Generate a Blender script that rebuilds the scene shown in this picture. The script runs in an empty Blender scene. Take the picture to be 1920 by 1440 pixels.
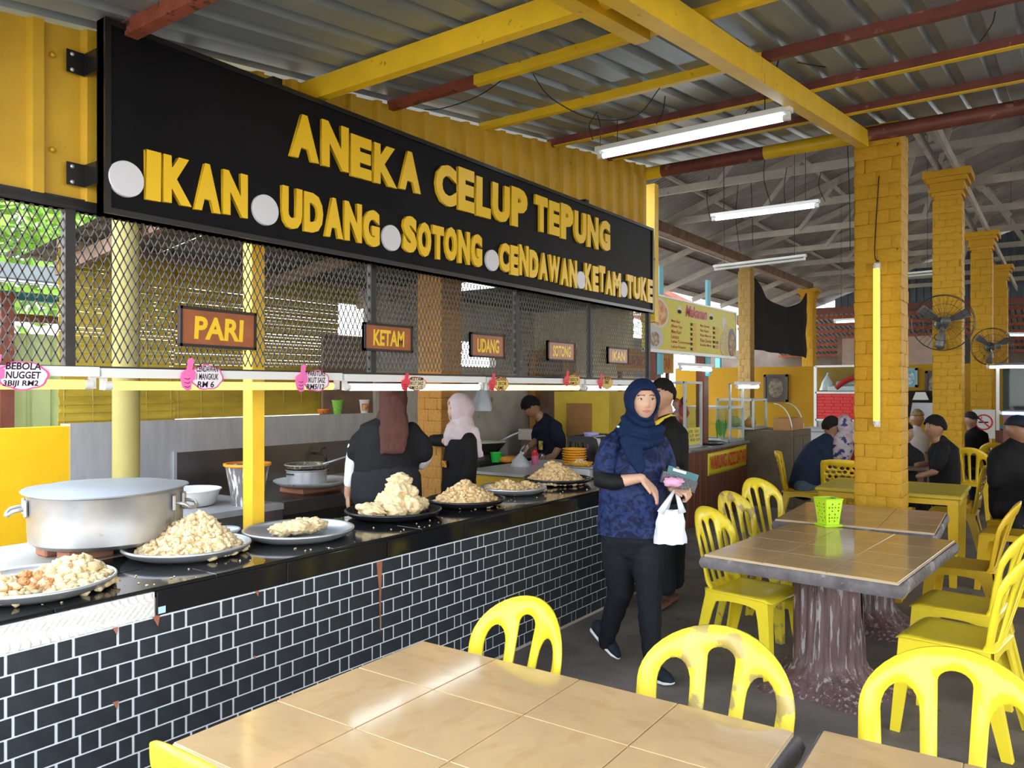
import bpy, bmesh, math, random
from mathutils import Vector, Matrix, noise, geometry
PI = math.pi
scene = bpy.context.scene
COL = scene.collection
# ------------------------------------------------------------------ camera, sky, sun, exposure
FPX, HV, EYE = 1450.0, 728.0, 1.6          # focal length in pixels of a 1920x1440 frame, horizon row, eye height
YAW = math.atan(1040.0 / 1450.0)
SN, CS = math.sin(YAW), math.cos(YAW)
cam_d = bpy.data.cameras.new('camera'); cam = bpy.data.objects.new('camera', cam_d); COL.objects.link(cam)
cam_d.sensor_fit = 'HORIZONTAL'; cam_d.sensor_width = 36.0; cam_d.lens = 36.0 * FPX / 1920.0
cam_d.shift_y = (HV - 720.0) / 1920.0
cam_d.clip_start = 0.05; cam_d.clip_end = 300
cam.location = (0, 0, EYE); cam.rotation_euler = (PI / 2, 0, YAW)
scene.camera = cam
world = bpy.data.worlds.new('sky'); scene.world = world; world.use_nodes = True
wn, wl = world.node_tree.nodes, world.node_tree.links
wn.clear()
w_out = wn.new('ShaderNodeOutputWorld'); w_bg = wn.new('ShaderNodeBackground')
w_tc = wn.new('ShaderNodeTexCoord'); w_sep = wn.new('ShaderNodeSeparateXYZ'); w_rmp = wn.new('ShaderNodeValToRGB')
wl.new(w_tc.outputs['Generated'], w_sep.inputs[0]); wl.new(w_sep.outputs['Z'], w_rmp.inputs[0])
w_rmp.color_ramp.elements[0].position = 0.0; w_rmp.color_ramp.elements[0].color = (0.98, 0.98, 0.96, 1)
w_rmp.color_ramp.elements[1].position = 0.75; w_rmp.color_ramp.elements[1].color = (0.66, 0.80, 1.0, 1)
wl.new(w_rmp.outputs[0], w_bg.inputs[0]); w_bg.inputs[1].default_value = 4.0
wl.new(w_bg.outputs[0], w_out.inputs[0])
sun_d = bpy.data.lights.new('sun', 'SUN'); sun_d.energy = 7.0; sun_d.angle = math.radians(3); sun_d.color = (1.0, 0.95, 0.86)
sun = bpy.data.objects.new('sun', sun_d); COL.objects.link(sun); sun.location = (4, -8, 12)
sun.rotation_euler = Vector((.2, -.6, -.8)).to_track_quat('-Z', 'Y').to_euler()
vs = scene.view_settings
vs.view_transform = 'Standard'; vs.look = 'None'; vs.gamma = 1.0; vs.use_curve_mapping = False
vs.exposure = 0.7
try:
    scene.cycles.use_denoising = True
    scene.cycles.max_bounces = 7; scene.cycles.diffuse_bounces = 5; scene.cycles.glossy_bounces = 3
    scene.cycles.transparent_max_bounces = 10; scene.cycles.caustics_reflective = False; scene.cycles.caustics_refractive = False
    scene.cycles.sample_clamp_indirect = 6.0
except Exception:
    pass

# ------------------------------------------------------------------ placing helper: a pixel of the photograph on a real plane
def at(u, v, X=None, Y=None, Z=None, d=None):
    dx = -SN * FPX + CS * (u - 960); dy = CS * FPX + SN * (u - 960); dz = HV - v
    if X is not None: t = X / dx
    elif Y is not None: t = Y / dy
    elif Z is not None: t = (Z - EYE) / dz
    else: t = d / FPX
    return Vector((dx * t, dy * t, EYE + dz * t))

# ------------------------------------------------------------------ materials
MATS = {}
def sock(b, *names):
    for n in names:
        if n in b.inputs: return b.inputs[n]
def mat(name, col, rough=0.5, metal=0.0, vary=0.0, vscale=6.0, col2=None, spots=None, bump=0.0, bscale=60.0, emit=0.0, ecol=None,
        spec=None, alpha=1.0, trans=0.0, stretch=None, wave=None, distort=0.0, sharp=(.42, .62)):
    """principled surface: base colour, optional second colour mixed by noise, dark spots, bump, object-space coordinates"""
    if name in MATS: return MATS[name]
    m = bpy.data.materials.new(name); m.use_nodes = True
    nt = m.node_tree; N, L = nt.nodes, nt.links
    b = N['Principled BSDF']
    c = (col[0], col[1], col[2], 1)
    b.inputs['Base Color'].default_value = c; b.inputs['Roughness'].default_value = rough; b.inputs['Metallic'].default_value = metal
    if spec is None and rough >= .55 and metal < .1: spec = .18
    if spec is not None: sock(b, 'Specular IOR Level', 'Specular').default_value = spec
    if alpha < 1: b.inputs['Alpha'].default_value = alpha
    if trans: sock(b, 'Transmission Weight', 'Transmission').default_value = trans
    if emit:
        sock(b, 'Emission Color', 'Emission').default_value = (*(ecol or col), 1); b.inputs['Emission Strength'].default_value = emit
    tc = None
    if vary or spots or bump or col2 or wave:
        tc = N.new('ShaderNodeTexCoord'); mp = N.new('ShaderNodeMapping'); L.new(tc.outputs['Object'], mp.inputs[0])
        if stretch: mp.inputs['Scale'].default_value = stretch
        src = mp.outputs[0]
    last = None
    if vary or col2:
        nz = N.new('ShaderNodeTexNoise'); nz.inputs['Scale'].default_value = vscale; nz.inputs['Detail'].default_value = 5
        nz.inputs['Roughness'].default_value = 0.62 if not distort else .4; nz.inputs['Distortion'].default_value = distort
        L.new(src, nz.inputs['Vector'])
        rp = N.new('ShaderNodeValToRGB'); L.new(nz.outputs['Fac'], rp.inputs[0])
        if col2:
            a, bb = c, (col2[0], col2[1], col2[2], 1); rp.color_ramp.elements[0].position = sharp[0]; rp.color_ramp.elements[1].position = sharp[1]
        else:
            a = tuple(x * (1 - vary) for x in col) + (1,); bb = tuple(min(1, x * (1 + vary)) for x in col) + (1,)
            rp.color_ramp.elements[0].position = 0.3; rp.color_ramp.elements[1].position = 0.7
        rp.color_ramp.elements[0].color = a; rp.color_ramp.elements[1].color = bb
        last = rp.outputs[0]
    if wave:      # (scale, colour, amount, distortion): streaks along the stretched axis
        wv = N.new('ShaderNodeTexNoise'); wv.inputs['Scale'].default_value = wave[0]; wv.inputs['Detail'].default_value = 4
        mp2 = N.new('ShaderNodeMapping'); mp2.inputs['Scale'].default_value = wave[3]; L.new(tc.outputs['Object'], mp2.inputs[0]); L.new(mp2.outputs[0], wv.inputs['Vector'])
        r2 = N.new('ShaderNodeValToRGB'); r2.color_ramp.elements[0].position = 0.5; r2.color_ramp.elements[1].position = 0.68
        r2.color_ramp.elements[0].color = (0, 0, 0, 1); r2.color_ramp.elements[1].color = (wave[2],) * 3 + (1,)
        L.new(wv.outputs['Fac'], r2.inputs[0])
        mx = N.new('ShaderNodeMixRGB'); L.new(r2.outputs[0], mx.inputs[0])
        if last: L.new(last, mx.inputs[1])
        else: mx.inputs[1].default_value = c
        mx.inputs[2].default_value = (*wave[1], 1); last = mx.outputs[0]
    if spots:     # (scale, threshold, colour)
        sp = N.new('ShaderNodeTexNoise'); sp.inputs['Scale'].default_value = spots[0]; sp.inputs['Detail'].default_value = 6
        L.new(src, sp.inputs['Vector'])
        r3 = N.new('ShaderNodeValToRGB'); r3.color_ramp.elements[0].position = spots[1]; r3.color_ramp.elements[1].position = min(1, spots[1] + 0.06)
        r3.color_ramp.elements[0].color = (0, 0, 0, 1); r3.color_ramp.elements[1].color = (1, 1, 1, 1)
        L.new(sp.outputs['Fac'], r3.inputs[0])
        mx = N.new('ShaderNodeMixRGB'); L.new(r3.outputs[0], mx.inputs[0])
        if last: L.new(last, mx.inputs[1])
        else: mx.inputs[1].default_value = c
        mx.inputs[2].default_value = (*spots[2], 1); last = mx.outputs[0]
    if last: L.new(last, b.inputs['Base Color'])
    if bump:
        bn = N.new('ShaderNodeTexNoise'); bn.inputs['Scale'].default_value = bscale; bn.inputs['Detail'].default_value = 4
        L.new(src, bn.inputs['Vector'])
        bp = N.new('ShaderNodeBump'); bp.inputs['Strength'].default_value = bump; bp.inputs['Distance'].default_value = 0.01
        L.new(bn.outputs['Fac'], bp.inputs['Height']); L.new(bp.outputs[0], b.inputs['Normal'])
    MATS[name] = m
    return m
def emis(name, col, strength):
    if name in MATS: return MATS[name]
    m = bpy.data.materials.new(name); m.use_nodes = True; N, L = m.node_tree.nodes, m.node_tree.links
    N.clear(); o = N.new('ShaderNodeOutputMaterial'); e = N.new('ShaderNodeEmission'); e.inputs[0].default_value = (*col, 1); e.inputs[1].default_value = strength
    L.new(e.outputs[0], o.inputs[0]); MATS[name] = m
    return m
def glass(name, tint=(0.9, 0.95, 0.95), clear=0.88, rough=0.03):
    """thin pane: mostly see-through, a little mirror"""
    if name in MATS: return MATS[name]
    m = bpy.data.materials.new(name); m.use_nodes = True; N, L = m.node_tree.nodes, m.node_tree.links
    N.clear(); o = N.new('ShaderNodeOutputMaterial'); t = N.new('ShaderNodeBsdfTransparent'); g = N.new('ShaderNodeBsdfGlossy'); x = N.new('ShaderNodeMixShader')
    t.inputs[0].default_value = (*tint, 1); g.inputs['Roughness'].default_value = rough; x.inputs[0].default_value = 1 - clear
    L.new(t.outputs[0], x.inputs[1]); L.new(g.outputs[0], x.inputs[2]); L.new(x.outputs[0], o.inputs[0]); MATS[name] = m
    return m

# ------------------------------------------------------------------ objects
def link(name, me, m=None, parent=None, loc=None, rot=None, smooth=None):
    o = bpy.data.objects.new(name, me); COL.objects.link(o)
    if m is not None and me is not None and not len(me.materials):
        for k in (m if isinstance(m, (list, tuple)) else [m]): me.materials.append(k)
    if parent: o.parent = parent
    if loc is not None: o.location = loc
    if rot is not None: o.rotation_euler = rot if isinstance(rot, (list, tuple, Vector)) else (0, 0, rot)
    return o
def tag(o, label=None, cat=None, group=None, kind=None):
    if label: o['label'] = label
    if cat: o['category'] = cat
    if group: o['group'] = group
    if kind: o['kind'] = kind
    return o
def empty(name, loc=(0, 0, 0), rz=0, label=None, cat=None, group=None, kind=None):
    o = bpy.data.objects.new(name, None); COL.objects.link(o); o.location = loc; o.rotation_euler = (0, 0, rz); o.empty_display_size = 0.1
    return tag(o, label, cat, group, kind)
def copy_tree(o, parent=None, loc=None, rz=None, label=None, group=None):
    c = o.copy(); COL.objects.link(c)
    if parent: c.parent = parent
    for ch in list(o.children): copy_tree(ch, c)
    if loc is not None: c.location = loc
    if rz is not None: c.rotation_euler = (0, 0, rz)
    if label: c['label'] = label
    if group: c['group'] = group
    return c

class MB:
    """collects geometry, then becomes one mesh"""
    def __init__(s): s.v = []; s.f = []; s.mi = []
    def add(s, vs, fs, mi=0):
        k = len(s.v); s.v += [tuple(p) for p in vs]; s.f += [tuple(i + k for i in f) for f in fs]; s.mi += [mi] * len(fs); return s
    def box(s, c, d, rz=0, rx=0, ry=0, taper=1.0, mi=0):
        M = Matrix.Rotation(rz, 3, 'Z') @ Matrix.Rotation(ry, 3, 'Y') @ Matrix.Rotation(rx, 3, 'X')
        c = Vector(c); x, y, z = d[0] / 2, d[1] / 2, d[2] / 2
        P = [(-x, -y, -z), (x, -y, -z), (x, y, -z), (-x, y, -z), (-x * taper, -y * taper, z), (x * taper, -y * taper, z), (x * taper, y * taper, z), (-x * taper, y * taper, z)]
        return s.add([c + M @ Vector(p) for p in P], [(3, 2, 1, 0), (4, 5, 6, 7), (0, 1, 5, 4), (1, 2, 6, 5), (2, 3, 7, 6), (3, 0, 4, 7)], mi)
    def bb(s, a, b, mi=0):
        a, b = Vector(a), Vector(b)
        return s.box((a + b) / 2, (abs(b.x - a.x), abs(b.y - a.y), abs(b.z - a.z)), mi=mi)
    def rbox(s, c, d, r=0.01, rz=0, mi=0):
        """box with chamfered edges"""
        x, y, z = d[0] / 2, d[1] / 2, d[2] / 2; r = min(r, x * .9, y * .9, z * .9)
        M = Matrix.Rotation(rz, 3, 'Z'); c = Vector(c); rings = []
        def ring(xx, yy, zz, rr):
            return [(xx - rr, -yy, zz), (xx, -yy + rr, zz), (xx, yy - rr, zz), (xx - rr, yy, zz), (-xx + rr, yy, zz), (-xx, yy - rr, zz), (-xx, -yy + rr, zz), (-xx + rr, -yy, zz)]
        rings = [ring(x - r, y - r, -z, r * .3), ring(x, y, -z + r, r), ring(x, y, z - r, r), ring(x - r, y - r, z, r * .3)]
        vs = [c + M @ Vector(p) for q in rings for p in q]; fs = [tuple(range(7, -1, -1)), tuple(range(24, 32))]
        for k in range(3):
            for i in range(8): fs.append((k * 8 + i, k * 8 + (i + 1) % 8, k * 8 + 8 + (i + 1) % 8, k * 8 + 8 + i))
        return s.add(vs, fs, mi)
    def bar(s, a, b, w, h=None, mi=0, up=(0, 0, 1)):
        """rectangular bar from a to b"""
        a, b = Vector(a), Vector(b); h = h or w; t = (b - a).normalized(); u = Vector(up)
        if abs(t.dot(u)) > .99: u = Vector((1, 0, 0))
        x = t.cross(u).normalized(); y = x.cross(t).normalized()
        P = [p + x * (i * w / 2) + y * (j * h / 2) for p in (a, b) for i, j in ((-1, -1), (1, -1), (1, 1), (-1, 1))]
        return s.add(P, [(0, 1, 2, 3), (7, 6, 5, 4), (0, 4, 5, 1), (1, 5, 6, 2), (2, 6, 7, 3), (3, 7, 4, 0)], mi)
    def tube(s, pts, rad, seg=8, mi=0, side=None, cap=True, round_cap=False, closed=False):
        pts = [Vector(p) for p in pts]; n = len(pts)
        if not isinstance(rad, (list, tuple)) or (len(rad) == 2 and n != 2 and not isinstance(rad[0], (list, tuple))): rad = [rad] * n
        rad = [(r, r) if not isinstance(r, (list, tuple)) else r for r in rad]
        if round_cap and not closed:
            t0 = (pts[0] - pts[1]).normalized(); t1 = (pts[-1] - pts[-2]).normalized()
            m0, m1 = min(rad[0]), min(rad[-1])
            pre = [pts[0] + t0 * m0 * q for q in (.95, .7)]; post = [pts[-1] + t1 * m1 * q for q in (.7, .95)]
            rp = [(rad[0][0] * q, rad[0][1] * q) for q in (.3, .72)]; rq = [(rad[-1][0] * q, rad[-1][1] * q) for q in (.72, .3)]
            pts = pre + pts + post; rad = rp + rad + rq; n = len(pts)
        vs = []; fs = []; x = None
        for i, p in enumerate(pts):
            if closed: t = (pts[(i + 1) % n] - pts[i - 1]).normalized()
            else: t = (pts[min(i + 1, n - 1)] - pts[max(i - 1, 0)]).normalized()
            if side is not None: r = Vector(side); x = r - t * r.dot(t)
            elif x is None:
                x = Vector((0, 0, 1)).cross(t) if abs(t.z) < .9 else Vector((1, 0, 0)) - t * t.x
            else: x = x - t * x.dot(t)
            x.normalize(); y = t.cross(x)
            for k in range(seg):
                a = 2 * PI * k / seg; vs.append(p + x * (math.cos(a) * rad[i][0]) + y * (math.sin(a) * rad[i][1]))
        m = n if closed else n - 1
        for i in range(m):
            for k in range(seg):
                a, b = i * seg + k, i * seg + (k + 1) % seg; c, d = ((i + 1) % n) * seg + (k + 1) % seg, ((i + 1) % n) * seg + k
                fs.append((a, b, c, d))
        if cap and not closed: fs += [tuple(range(seg - 1, -1, -1)), tuple((n - 1) * seg + k for k in range(seg))]
        return s.add(vs, fs, mi)
    def lathe(s, prof, seg=24, c=(0, 0, 0), mi=0, sx=1, sy=1):
        """profile of (radius, z) turned about z; zero radius closes it"""
        c = Vector(c); vs = []; fs = []; idx = []
        for r, z in prof:
            if r < 1e-6: idx.append([len(vs)]); vs.append(c + Vector((0, 0, z)))
            else:
                idx.append(list(range(len(vs), len(vs) + seg)))
                for k in range(seg): a = 2 * PI * k / seg; vs.append(c + Vector((math.cos(a) * r * sx, math.sin(a) * r * sy, z)))
        for A, B in zip(idx, idx[1:]):
            for k in range(seg):
                k2 = (k + 1) % seg
                if len(A) == 1 and len(B) == 1: break
                if len(A) == 1: fs.append((A[0], B[k2], B[k]))
                elif len(B) == 1: fs.append((A[k], A[k2], B[0]))
                else: fs.append((A[k], A[k2], B[k2], B[k]))
        return s.add(vs, fs, mi)
    def ball(s, c, r, seg=10, rings=7, mi=0):
        r = (r, r, r) if not isinstance(r, (list, tuple)) else r; k = len(s.v)
        s.lathe([(math.sin(PI * i / rings), -math.cos(PI * i / rings)) for i in range(rings + 1)], seg, mi=mi)
        for i in range(k, len(s.v)): p = s.v[i]; s.v[i] = (c[0] + p[0] * r[0], c[1] + p[1] * r[1], c[2] + p[2] * r[2])
        return s
    def grid(s, fn, nu, nv, mi=0, flip=False):
        vs = [fn(i / nu, j / nv) for j in range(nv + 1) for i in range(nu + 1)]; w = nu + 1
        fs = [(j * w + i, j * w + i + 1, (j + 1) * w + i + 1, (j + 1) * w + i) for j in range(nv) for i in range(nu)]
        if flip: fs = [f[::-1] for f in fs]
        return s.add(vs, fs, mi)
    def prism(s, poly, h, axis='Z', mi=0):
        """closed 2D outline pushed along an axis from 0 to h; Z: (x,y)->(x,y,*), X: (y,z), Y: (x,z)"""
        n = len(poly)
        def p3(p, t): return {'Z': (p[0], p[1], t), 'X': (t, p[0], p[1]), 'Y': (p[0], t, p[1])}[axis]
        vs = [p3(p, 0) for p in poly] + [p3(p, h) for p in poly]
        fs = [tuple(range(n - 1, -1, -1)), tuple(range(n, 2 * n))] + [(i, (i + 1) % n, n + (i + 1) % n, n + i) for i in range(n)]
        return s.add(vs, fs, mi)
    def xf(s, M, k=0):
        for i in range(k, len(s.v)): s.v[i] = tuple(M @ Vector(s.v[i]))
        return s
    def mesh(s, name, smooth=False):
        me = bpy.data.meshes.new(name); me.from_pydata(s.v, [], s.f)
        if any(s.mi): me.polygons.foreach_set('material_index', s.mi)
        if smooth: me.polygons.foreach_set('use_smooth', [True] * len(me.polygons))
        me.update(); return me
    def build(s, name, m, parent=None, smooth=False, loc=None, rot=None, fix=False):
        me = s.mesh(name, smooth)
        if fix: fix_normals(me)
        if smooth == 'auto': auto_smooth(me)
        return link(name, me, m, parent, loc, rot)
def fix_normals(me):
    b = bmesh.new(); b.from_mesh(me); bmesh.ops.recalc_face_normals(b, faces=b.faces); b.to_mesh(me); b.free()
def auto_smooth(me, ang=0.7):
    b = bmesh.new(); b.from_mesh(me); b.normal_update()
    for f in b.faces: f.smooth = True
    for e in b.edges:
        if len(e.link_faces) == 2 and e.calc_face_angle(0) > ang: e.smooth = False
    b.to_mesh(me); b.free()

def plate2d(outer, holes=(), step=0.03, th=0.02, rnd=None, mapf=None, mb=None, mi=0):
    """flat sheet with holes, thickened, rounded towards its edges, then bent by mapf(x, y, off)"""
    pts = []; edges = []
    for lp in [outer] + list(holes):
        k = len(pts); pts += [Vector((p[0], p[1])) for p in lp]; edges += [(k + i, k + (i + 1) % len(lp)) for i in range(len(lp))]
    def inside(p, lp):
        c = False; n = len(lp); j = n - 1
        for i in range(n):
            a, b = lp[i], lp[j]
            if (a[1] > p[1]) != (b[1] > p[1]) and p[0] < (b[0] - a[0]) * (p[1] - a[1]) / (b[1] - a[1]) + a[0]: c = not c
            j = i
        return c
    def dist(p):
        best = 9
        for a, b in edges:
            A, B = pts[a], pts[b]; d = B - A; t = max(0, min(1, (p - A).dot(d) / max(1e-12, d.length_squared)))
            best = min(best, (p - A - d * t).length)
        return best
    xs = [p[0] for p in outer]; ys = [p[1] for p in outer]; nb = len(pts); extra = []; rnd = rnd or th
    x = min(xs)
    while x < max(xs):
        y = min(ys)
        while y < max(ys):
            p = Vector((x, y))
            if inside(p, outer) and not any(inside(p, h) for h in holes) and dist(p) > step * .45: extra.append(p)
            y += step
        x += step
    V, E_, Fc, *_ = geometry.delaunay_2d_cdt(pts + extra, edges, [], 0, 1e-6)
    tri = []
    for f in Fc:
        c = sum((V[i] for i in f), Vector((0, 0))) / len(f)
        if inside(c, outer) and not any(inside(c, h) for h in holes): tri.append(tuple(f))
    D = [min(1, dist(p) / rnd) for p in V]
    off = [th / 2 * (0.35 + 0.65 * math.sqrt(max(0, 1 - (1 - q) ** 2))) for q in D]
    mapf = mapf or (lambda x, y, o: (x, y, o))
    n = len(V); vs = [mapf(p.x, p.y, o) for p, o in zip(V, off)] + [mapf(p.x, p.y, -o) for p, o in zip(V, off)]
    fs = list(tri) + [tuple(i + n for i in f[::-1]) for f in tri]
    cnt = {}
    for f in tri:
        for i in range(len(f)): cnt[(f[i], f[(i + 1) % len(f)])] = 1
    for a, b in cnt:
        if (b, a) not in cnt: fs.append((b, a, a + n, b + n))
    mb = mb or MB(); mb.add(vs, fs, mi); return mb
def oval(cx, cy, rx, ry, n=16, a0=0):
    return [(cx + rx * math.cos(a0 + 2 * PI * i / n), cy + ry * math.sin(a0 + 2 * PI * i / n)) for i in range(n)]

def text_mesh(txt, size=0.1, bold=0.0, extrude=0.0, align='CENTER', shear=0.0, sp=1.0, bev=0.0):
    cu = bpy.data.curves.new('lettering', 'FONT'); cu.body = txt; cu.size = size; cu.extrude = extrude; cu.offset = bold; cu.align_x = align; cu.shear = shear
    cu.space_character = sp; cu.resolution_u = 3; cu.bevel_depth = bev
    o = bpy.data.objects.new('lettering', cu); COL.objects.link(o)
    dg = bpy.context.evaluated_depsgraph_get(); me = bpy.data.meshes.new_from_object(o.evaluated_get(dg))
    bpy.data.objects.remove(o); bpy.data.curves.remove(cu)
    me.materials.clear(); return me
def fit_text(txt, w, h, **k):
    """lettering scaled into a w x h box with its lower left corner at the origin"""
    me = text_mesh(txt, 1.0, **k); xs = [v.co.x for v in me.vertices]; ys = [v.co.y for v in me.vertices]
    x0, x1, y0, y1 = min(xs), max(xs), min(ys), max(ys); z = [v.co.z for v in me.vertices]; z0 = min(z)
    for v in me.vertices: v.co = ((v.co.x - x0) / (x1 - x0) * w, (v.co.y - y0) / (y1 - y0) * h, v.co.z - z0)
    return me
FACE_PX = Matrix(((0, 0, 1), (1, 0, 0), (0, 1, 0)))      # text plane -> facing +X, reading along +Y
def put(me, name, m, parent, loc, rot):
    """link a mesh with a rotation matrix (3x3)"""
    o = link(name, me, m, parent); o.matrix_basis = Matrix.Translation(loc) @ rot.to_4x4(); return o

_tmp = []
def remesh(mb, voxel, smooth_it=4, smooth_f=0.5):
    """one continuous skin around overlapping volumes"""
    me = mb.mesh('volume'); o = bpy.data.objects.new('volume', me); COL.objects.link(o)
    r = o.modifiers.new('r', 'REMESH'); r.mode = 'VOXEL'; r.voxel_size = voxel; r.use_smooth_shade = True
    if smooth_it:
        s = o.modifiers.new('s', 'SMOOTH'); s.iterations = smooth_it; s.factor = smooth_f
    dg = bpy.context.evaluated_depsgraph_get(); out = bpy.data.meshes.new_from_object(o.evaluated_get(dg))
    bpy.data.objects.remove(o); bpy.data.meshes.remove(me)
    out.materials.clear(); out.polygons.foreach_set('use_smooth', [True] * len(out.polygons)); return out
def wrinkle(me, amp, sc, seed=0, ok=None):
    me.update()
    N = [v.normal.copy() for v in me.vertices]
    for v, n in zip(me.vertices, N):
        p = v.co * sc + Vector((seed * 7.3, seed * 3.1, seed))
        a = amp * noise.noise(p) + amp * .5 * noise.noise(p * 2.3)
        if ok: a *= ok(v.co)
        v.co = v.co + n * a
    me.update()
# ------------------------------------------------------------------ colours of the place
M_floor = mat('worn_concrete', (0.175, 0.155, 0.142), 0.6, vary=0.35, vscale=2.2, spots=(9, 0.66, (0.09, 0.078, 0.07)), bump=0.25, bscale=40)
M_ground = mat('outdoor_ground', (0.42, 0.37, 0.30), 0.9, vary=0.2, vscale=1.5)
M_sheet = mat('zinc_sheet', (0.25, 0.285, 0.30), 0.42, 0.35, vary=0.14, vscale=1.6)
M_sheet2 = mat('weathered_sheet', (0.27, 0.25, 0.245), 0.6, 0.15, vary=0.25, vscale=1.3, spots=(5, 0.66, (0.22, 0.12, 0.085)))
M_ywall = mat('yellow_sheet_paint', (0.58, 0.35, 0.025), 0.5, vary=0.14, vscale=3, spots=(11, 0.67, (0.45, 0.24, 0.02)), bump=0.12, bscale=30)
M_ypaint = mat('yellow_steel_paint', (0.82, 0.53, 0.02), 0.42, vary=0.1, vscale=5, spots=(22, 0.68, (0.30, 0.12, 0.03)), bump=0.15, bscale=45)
M_maroon = mat('maroon_steel_paint', (0.16, 0.045, 0.035), 0.5, vary=0.3, vscale=6, spots=(16, 0.64, (0.30, 0.15, 0.10)))
M_rust = mat('rusty_red_steel', (0.27, 0.075, 0.045), 0.6, vary=0.3, vscale=8, spots=(26, 0.6, (0.07, 0.035, 0.03)))
M_wtimber = mat('whitewashed_timber', (0.41, 0.385, 0.345), 0.7, vary=0.18, vscale=3, stretch=(1, 1, 1), spots=(14, 0.68, (0.22, 0.17, 0.13)))
M_btimber = mat('brown_timber', (0.20, 0.13, 0.095), 0.75, vary=0.3, vscale=4)
M_pillar = mat('pillar_yellow_paint', (0.54, 0.30, 0.022), 0.55, vary=0.12, vscale=5, bump=0.3, bscale=28)
M_pillar2 = mat('pale_brick_paint', (0.46, 0.30, 0.11), 0.75, vary=0.2, vscale=9, spots=(20, 0.62, (0.10, 0.07, 0.05)))
M_yplaster = mat('yellow_plaster', (0.80, 0.47, 0.012), 0.65, vary=0.08, vscale=2, bump=0.12, bscale=35)
M_bluesheet = mat('slate_blue_sheet', (0.085, 0.115, 0.145), 0.55, 0.2, vary=0.2, vscale=2)
M_steel = mat('brushed_steel', (0.43, 0.44, 0.47), 0.36, 0.45, vary=0.13, vscale=2.2, stretch=(1, 6, 1), spots=(30, 0.73, (0.2, 0.19, 0.18)))
M_bamboo = mat('yellow_bamboo_slat', (0.40, 0.29, 0.035), 0.6, vary=0.25, vscale=7, stretch=(1, .3, 1))
M_greensheet = mat('pale_green_sheet', (0.42, 0.50, 0.24), 0.6, vary=0.12, vscale=2)
M_cement = mat('grey_cement', (0.42, 0.39, 0.34), 0.8, vary=0.2, vscale=2.5, spots=(8, 0.68, (0.22, 0.19, 0.16)))
M_pinkwall = mat('dusty_brown_wall', (0.36, 0.27, 0.22), 0.85, vary=0.12)
M_black = mat('black_paint', (0.012, 0.012, 0.013), 0.5)
M_blackiron = mat('black_iron', (0.022, 0.021, 0.022), 0.5, vary=0.3, vscale=12)
M_white = mat('white_enamel', (0.78, 0.78, 0.76), 0.4)

def corr(n, pitch, rib, h, length, mb=None):
    """trapezoid profile sheet: n ribs across local x, running along local y, underside down"""
    pr = []
    for i in range(n):
        x = i * pitch; f = (pitch - rib) / 2; s = min(rib * .28, .014)
        pr += [(x, 0), (x + f, 0), (x + f + s, h), (x + f + rib - s, h), (x + f + rib, 0)]
    pr.append((n * pitch, 0))
    mb = mb or MB(); k = len(pr); t = 0.0015
    vs = [(x, y, z + o) for o in (0, t) for y in (0, length) for x, z in pr]
    fs = []
    for i in range(k - 1):
        fs.append((i, i + k, i + k + 1, i + 1)); fs.append((2 * k + i, 2 * k + i + 1, 3 * k + i + 1, 3 * k + i))
    fs += [(0, 2 * k, 3 * k, k), (k - 1, 2 * k - 1, 4 * k - 1, 3 * k - 1)]
    return mb.add(vs, fs)

# ------------------------------------------------------------------ floor and ground
tag(MB().bb((-10, -1.6, -0.2), (13, 34, 0)).build('floor', M_floor), kind='structure')
tag(MB().bb((-60, -60, -0.4), (60, 80, -0.02)).build('ground', M_ground), kind='structure')

# ------------------------------------------------------------------ roof over the stall: sheets, purlins, rafter
RS = 0.127; RZ0 = 2.80
def rz(y): return RZ0 + RS * y
ceil = empty('ceiling', (0, 0, 0), kind='structure')
me_rs = corr(4, 0.19, 0.075, 0.03, 6.6 * math.sqrt(1 + RS * RS)).mesh('roof_sheet')
for i in range(11):
    o = link('roof_sheet', me_rs, M_sheet, ceil, (-3.30 + i * 0.76, .1, rz(.1))); o.rotation_euler = (math.atan(RS), 0, 0)
def purlin(name, y, h, w, m, x0=-3.06, x1=5.0, drop=0.0, mi2=None, split=None):
    z = rz(y) - h / 2 - drop
    if split:
        MB().bb((x0, y - w / 2, z - h / 2), (split, y + w / 2, z + h / 2)).build(name, m, ceil)
        MB().bb((split, y - w / 2, z - h / 2), (x1, y + w / 2, z + h / 2)).build(name, mi2, ceil)
    else: MB().bb((x0, y - w / 2, z - h / 2), (x1, y + w / 2, z + h / 2)).build(name, m, ceil)
purlin('purlin', 0.35, 0.05, 0.04, M_rust)
purlin('purlin', 1.55, 0.06, 0.05, M_rust)
purlin('purlin', 2.5, 0.10, 0.05, M_ypaint, drop=0.02)
purlin('purlin', 3.1, 0.05, 0.04, M_rust, split=-2.45, mi2=M_ypaint)
purlin('purlin', 3.92, 0.05, 0.04, M_ypaint, split=-1.25, mi2=M_maroon)
purlin('purlin', 4.72, 0.05, 0.04, M_maroon)
purlin('purlin', 5.6, 0.05, 0.04, M_maroon)
# flat yellow undersides left by the painters
for y in (4.72, 5.6): MB().bb((-3.0, y - .021, rz(y) - .056), (5, y + .021, rz(y) - .0505)).build('purlin_underside', M_ypaint, ceil)
# main girder across the pillar, in three colours
gy, gz = 6.32, rz(6.32) - 0.085
for a, b, m in ((-3.06, -2.9, M_ypaint), (-2.9, -2.0, M_maroon), (-2.0, -1.33, M_ypaint), (-1.33, 5.0, M_maroon)):
    MB().tube([(a, gy, gz), (b, gy, gz)], 0.055, 12).build('girder', m, ceil, smooth='auto')
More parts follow.
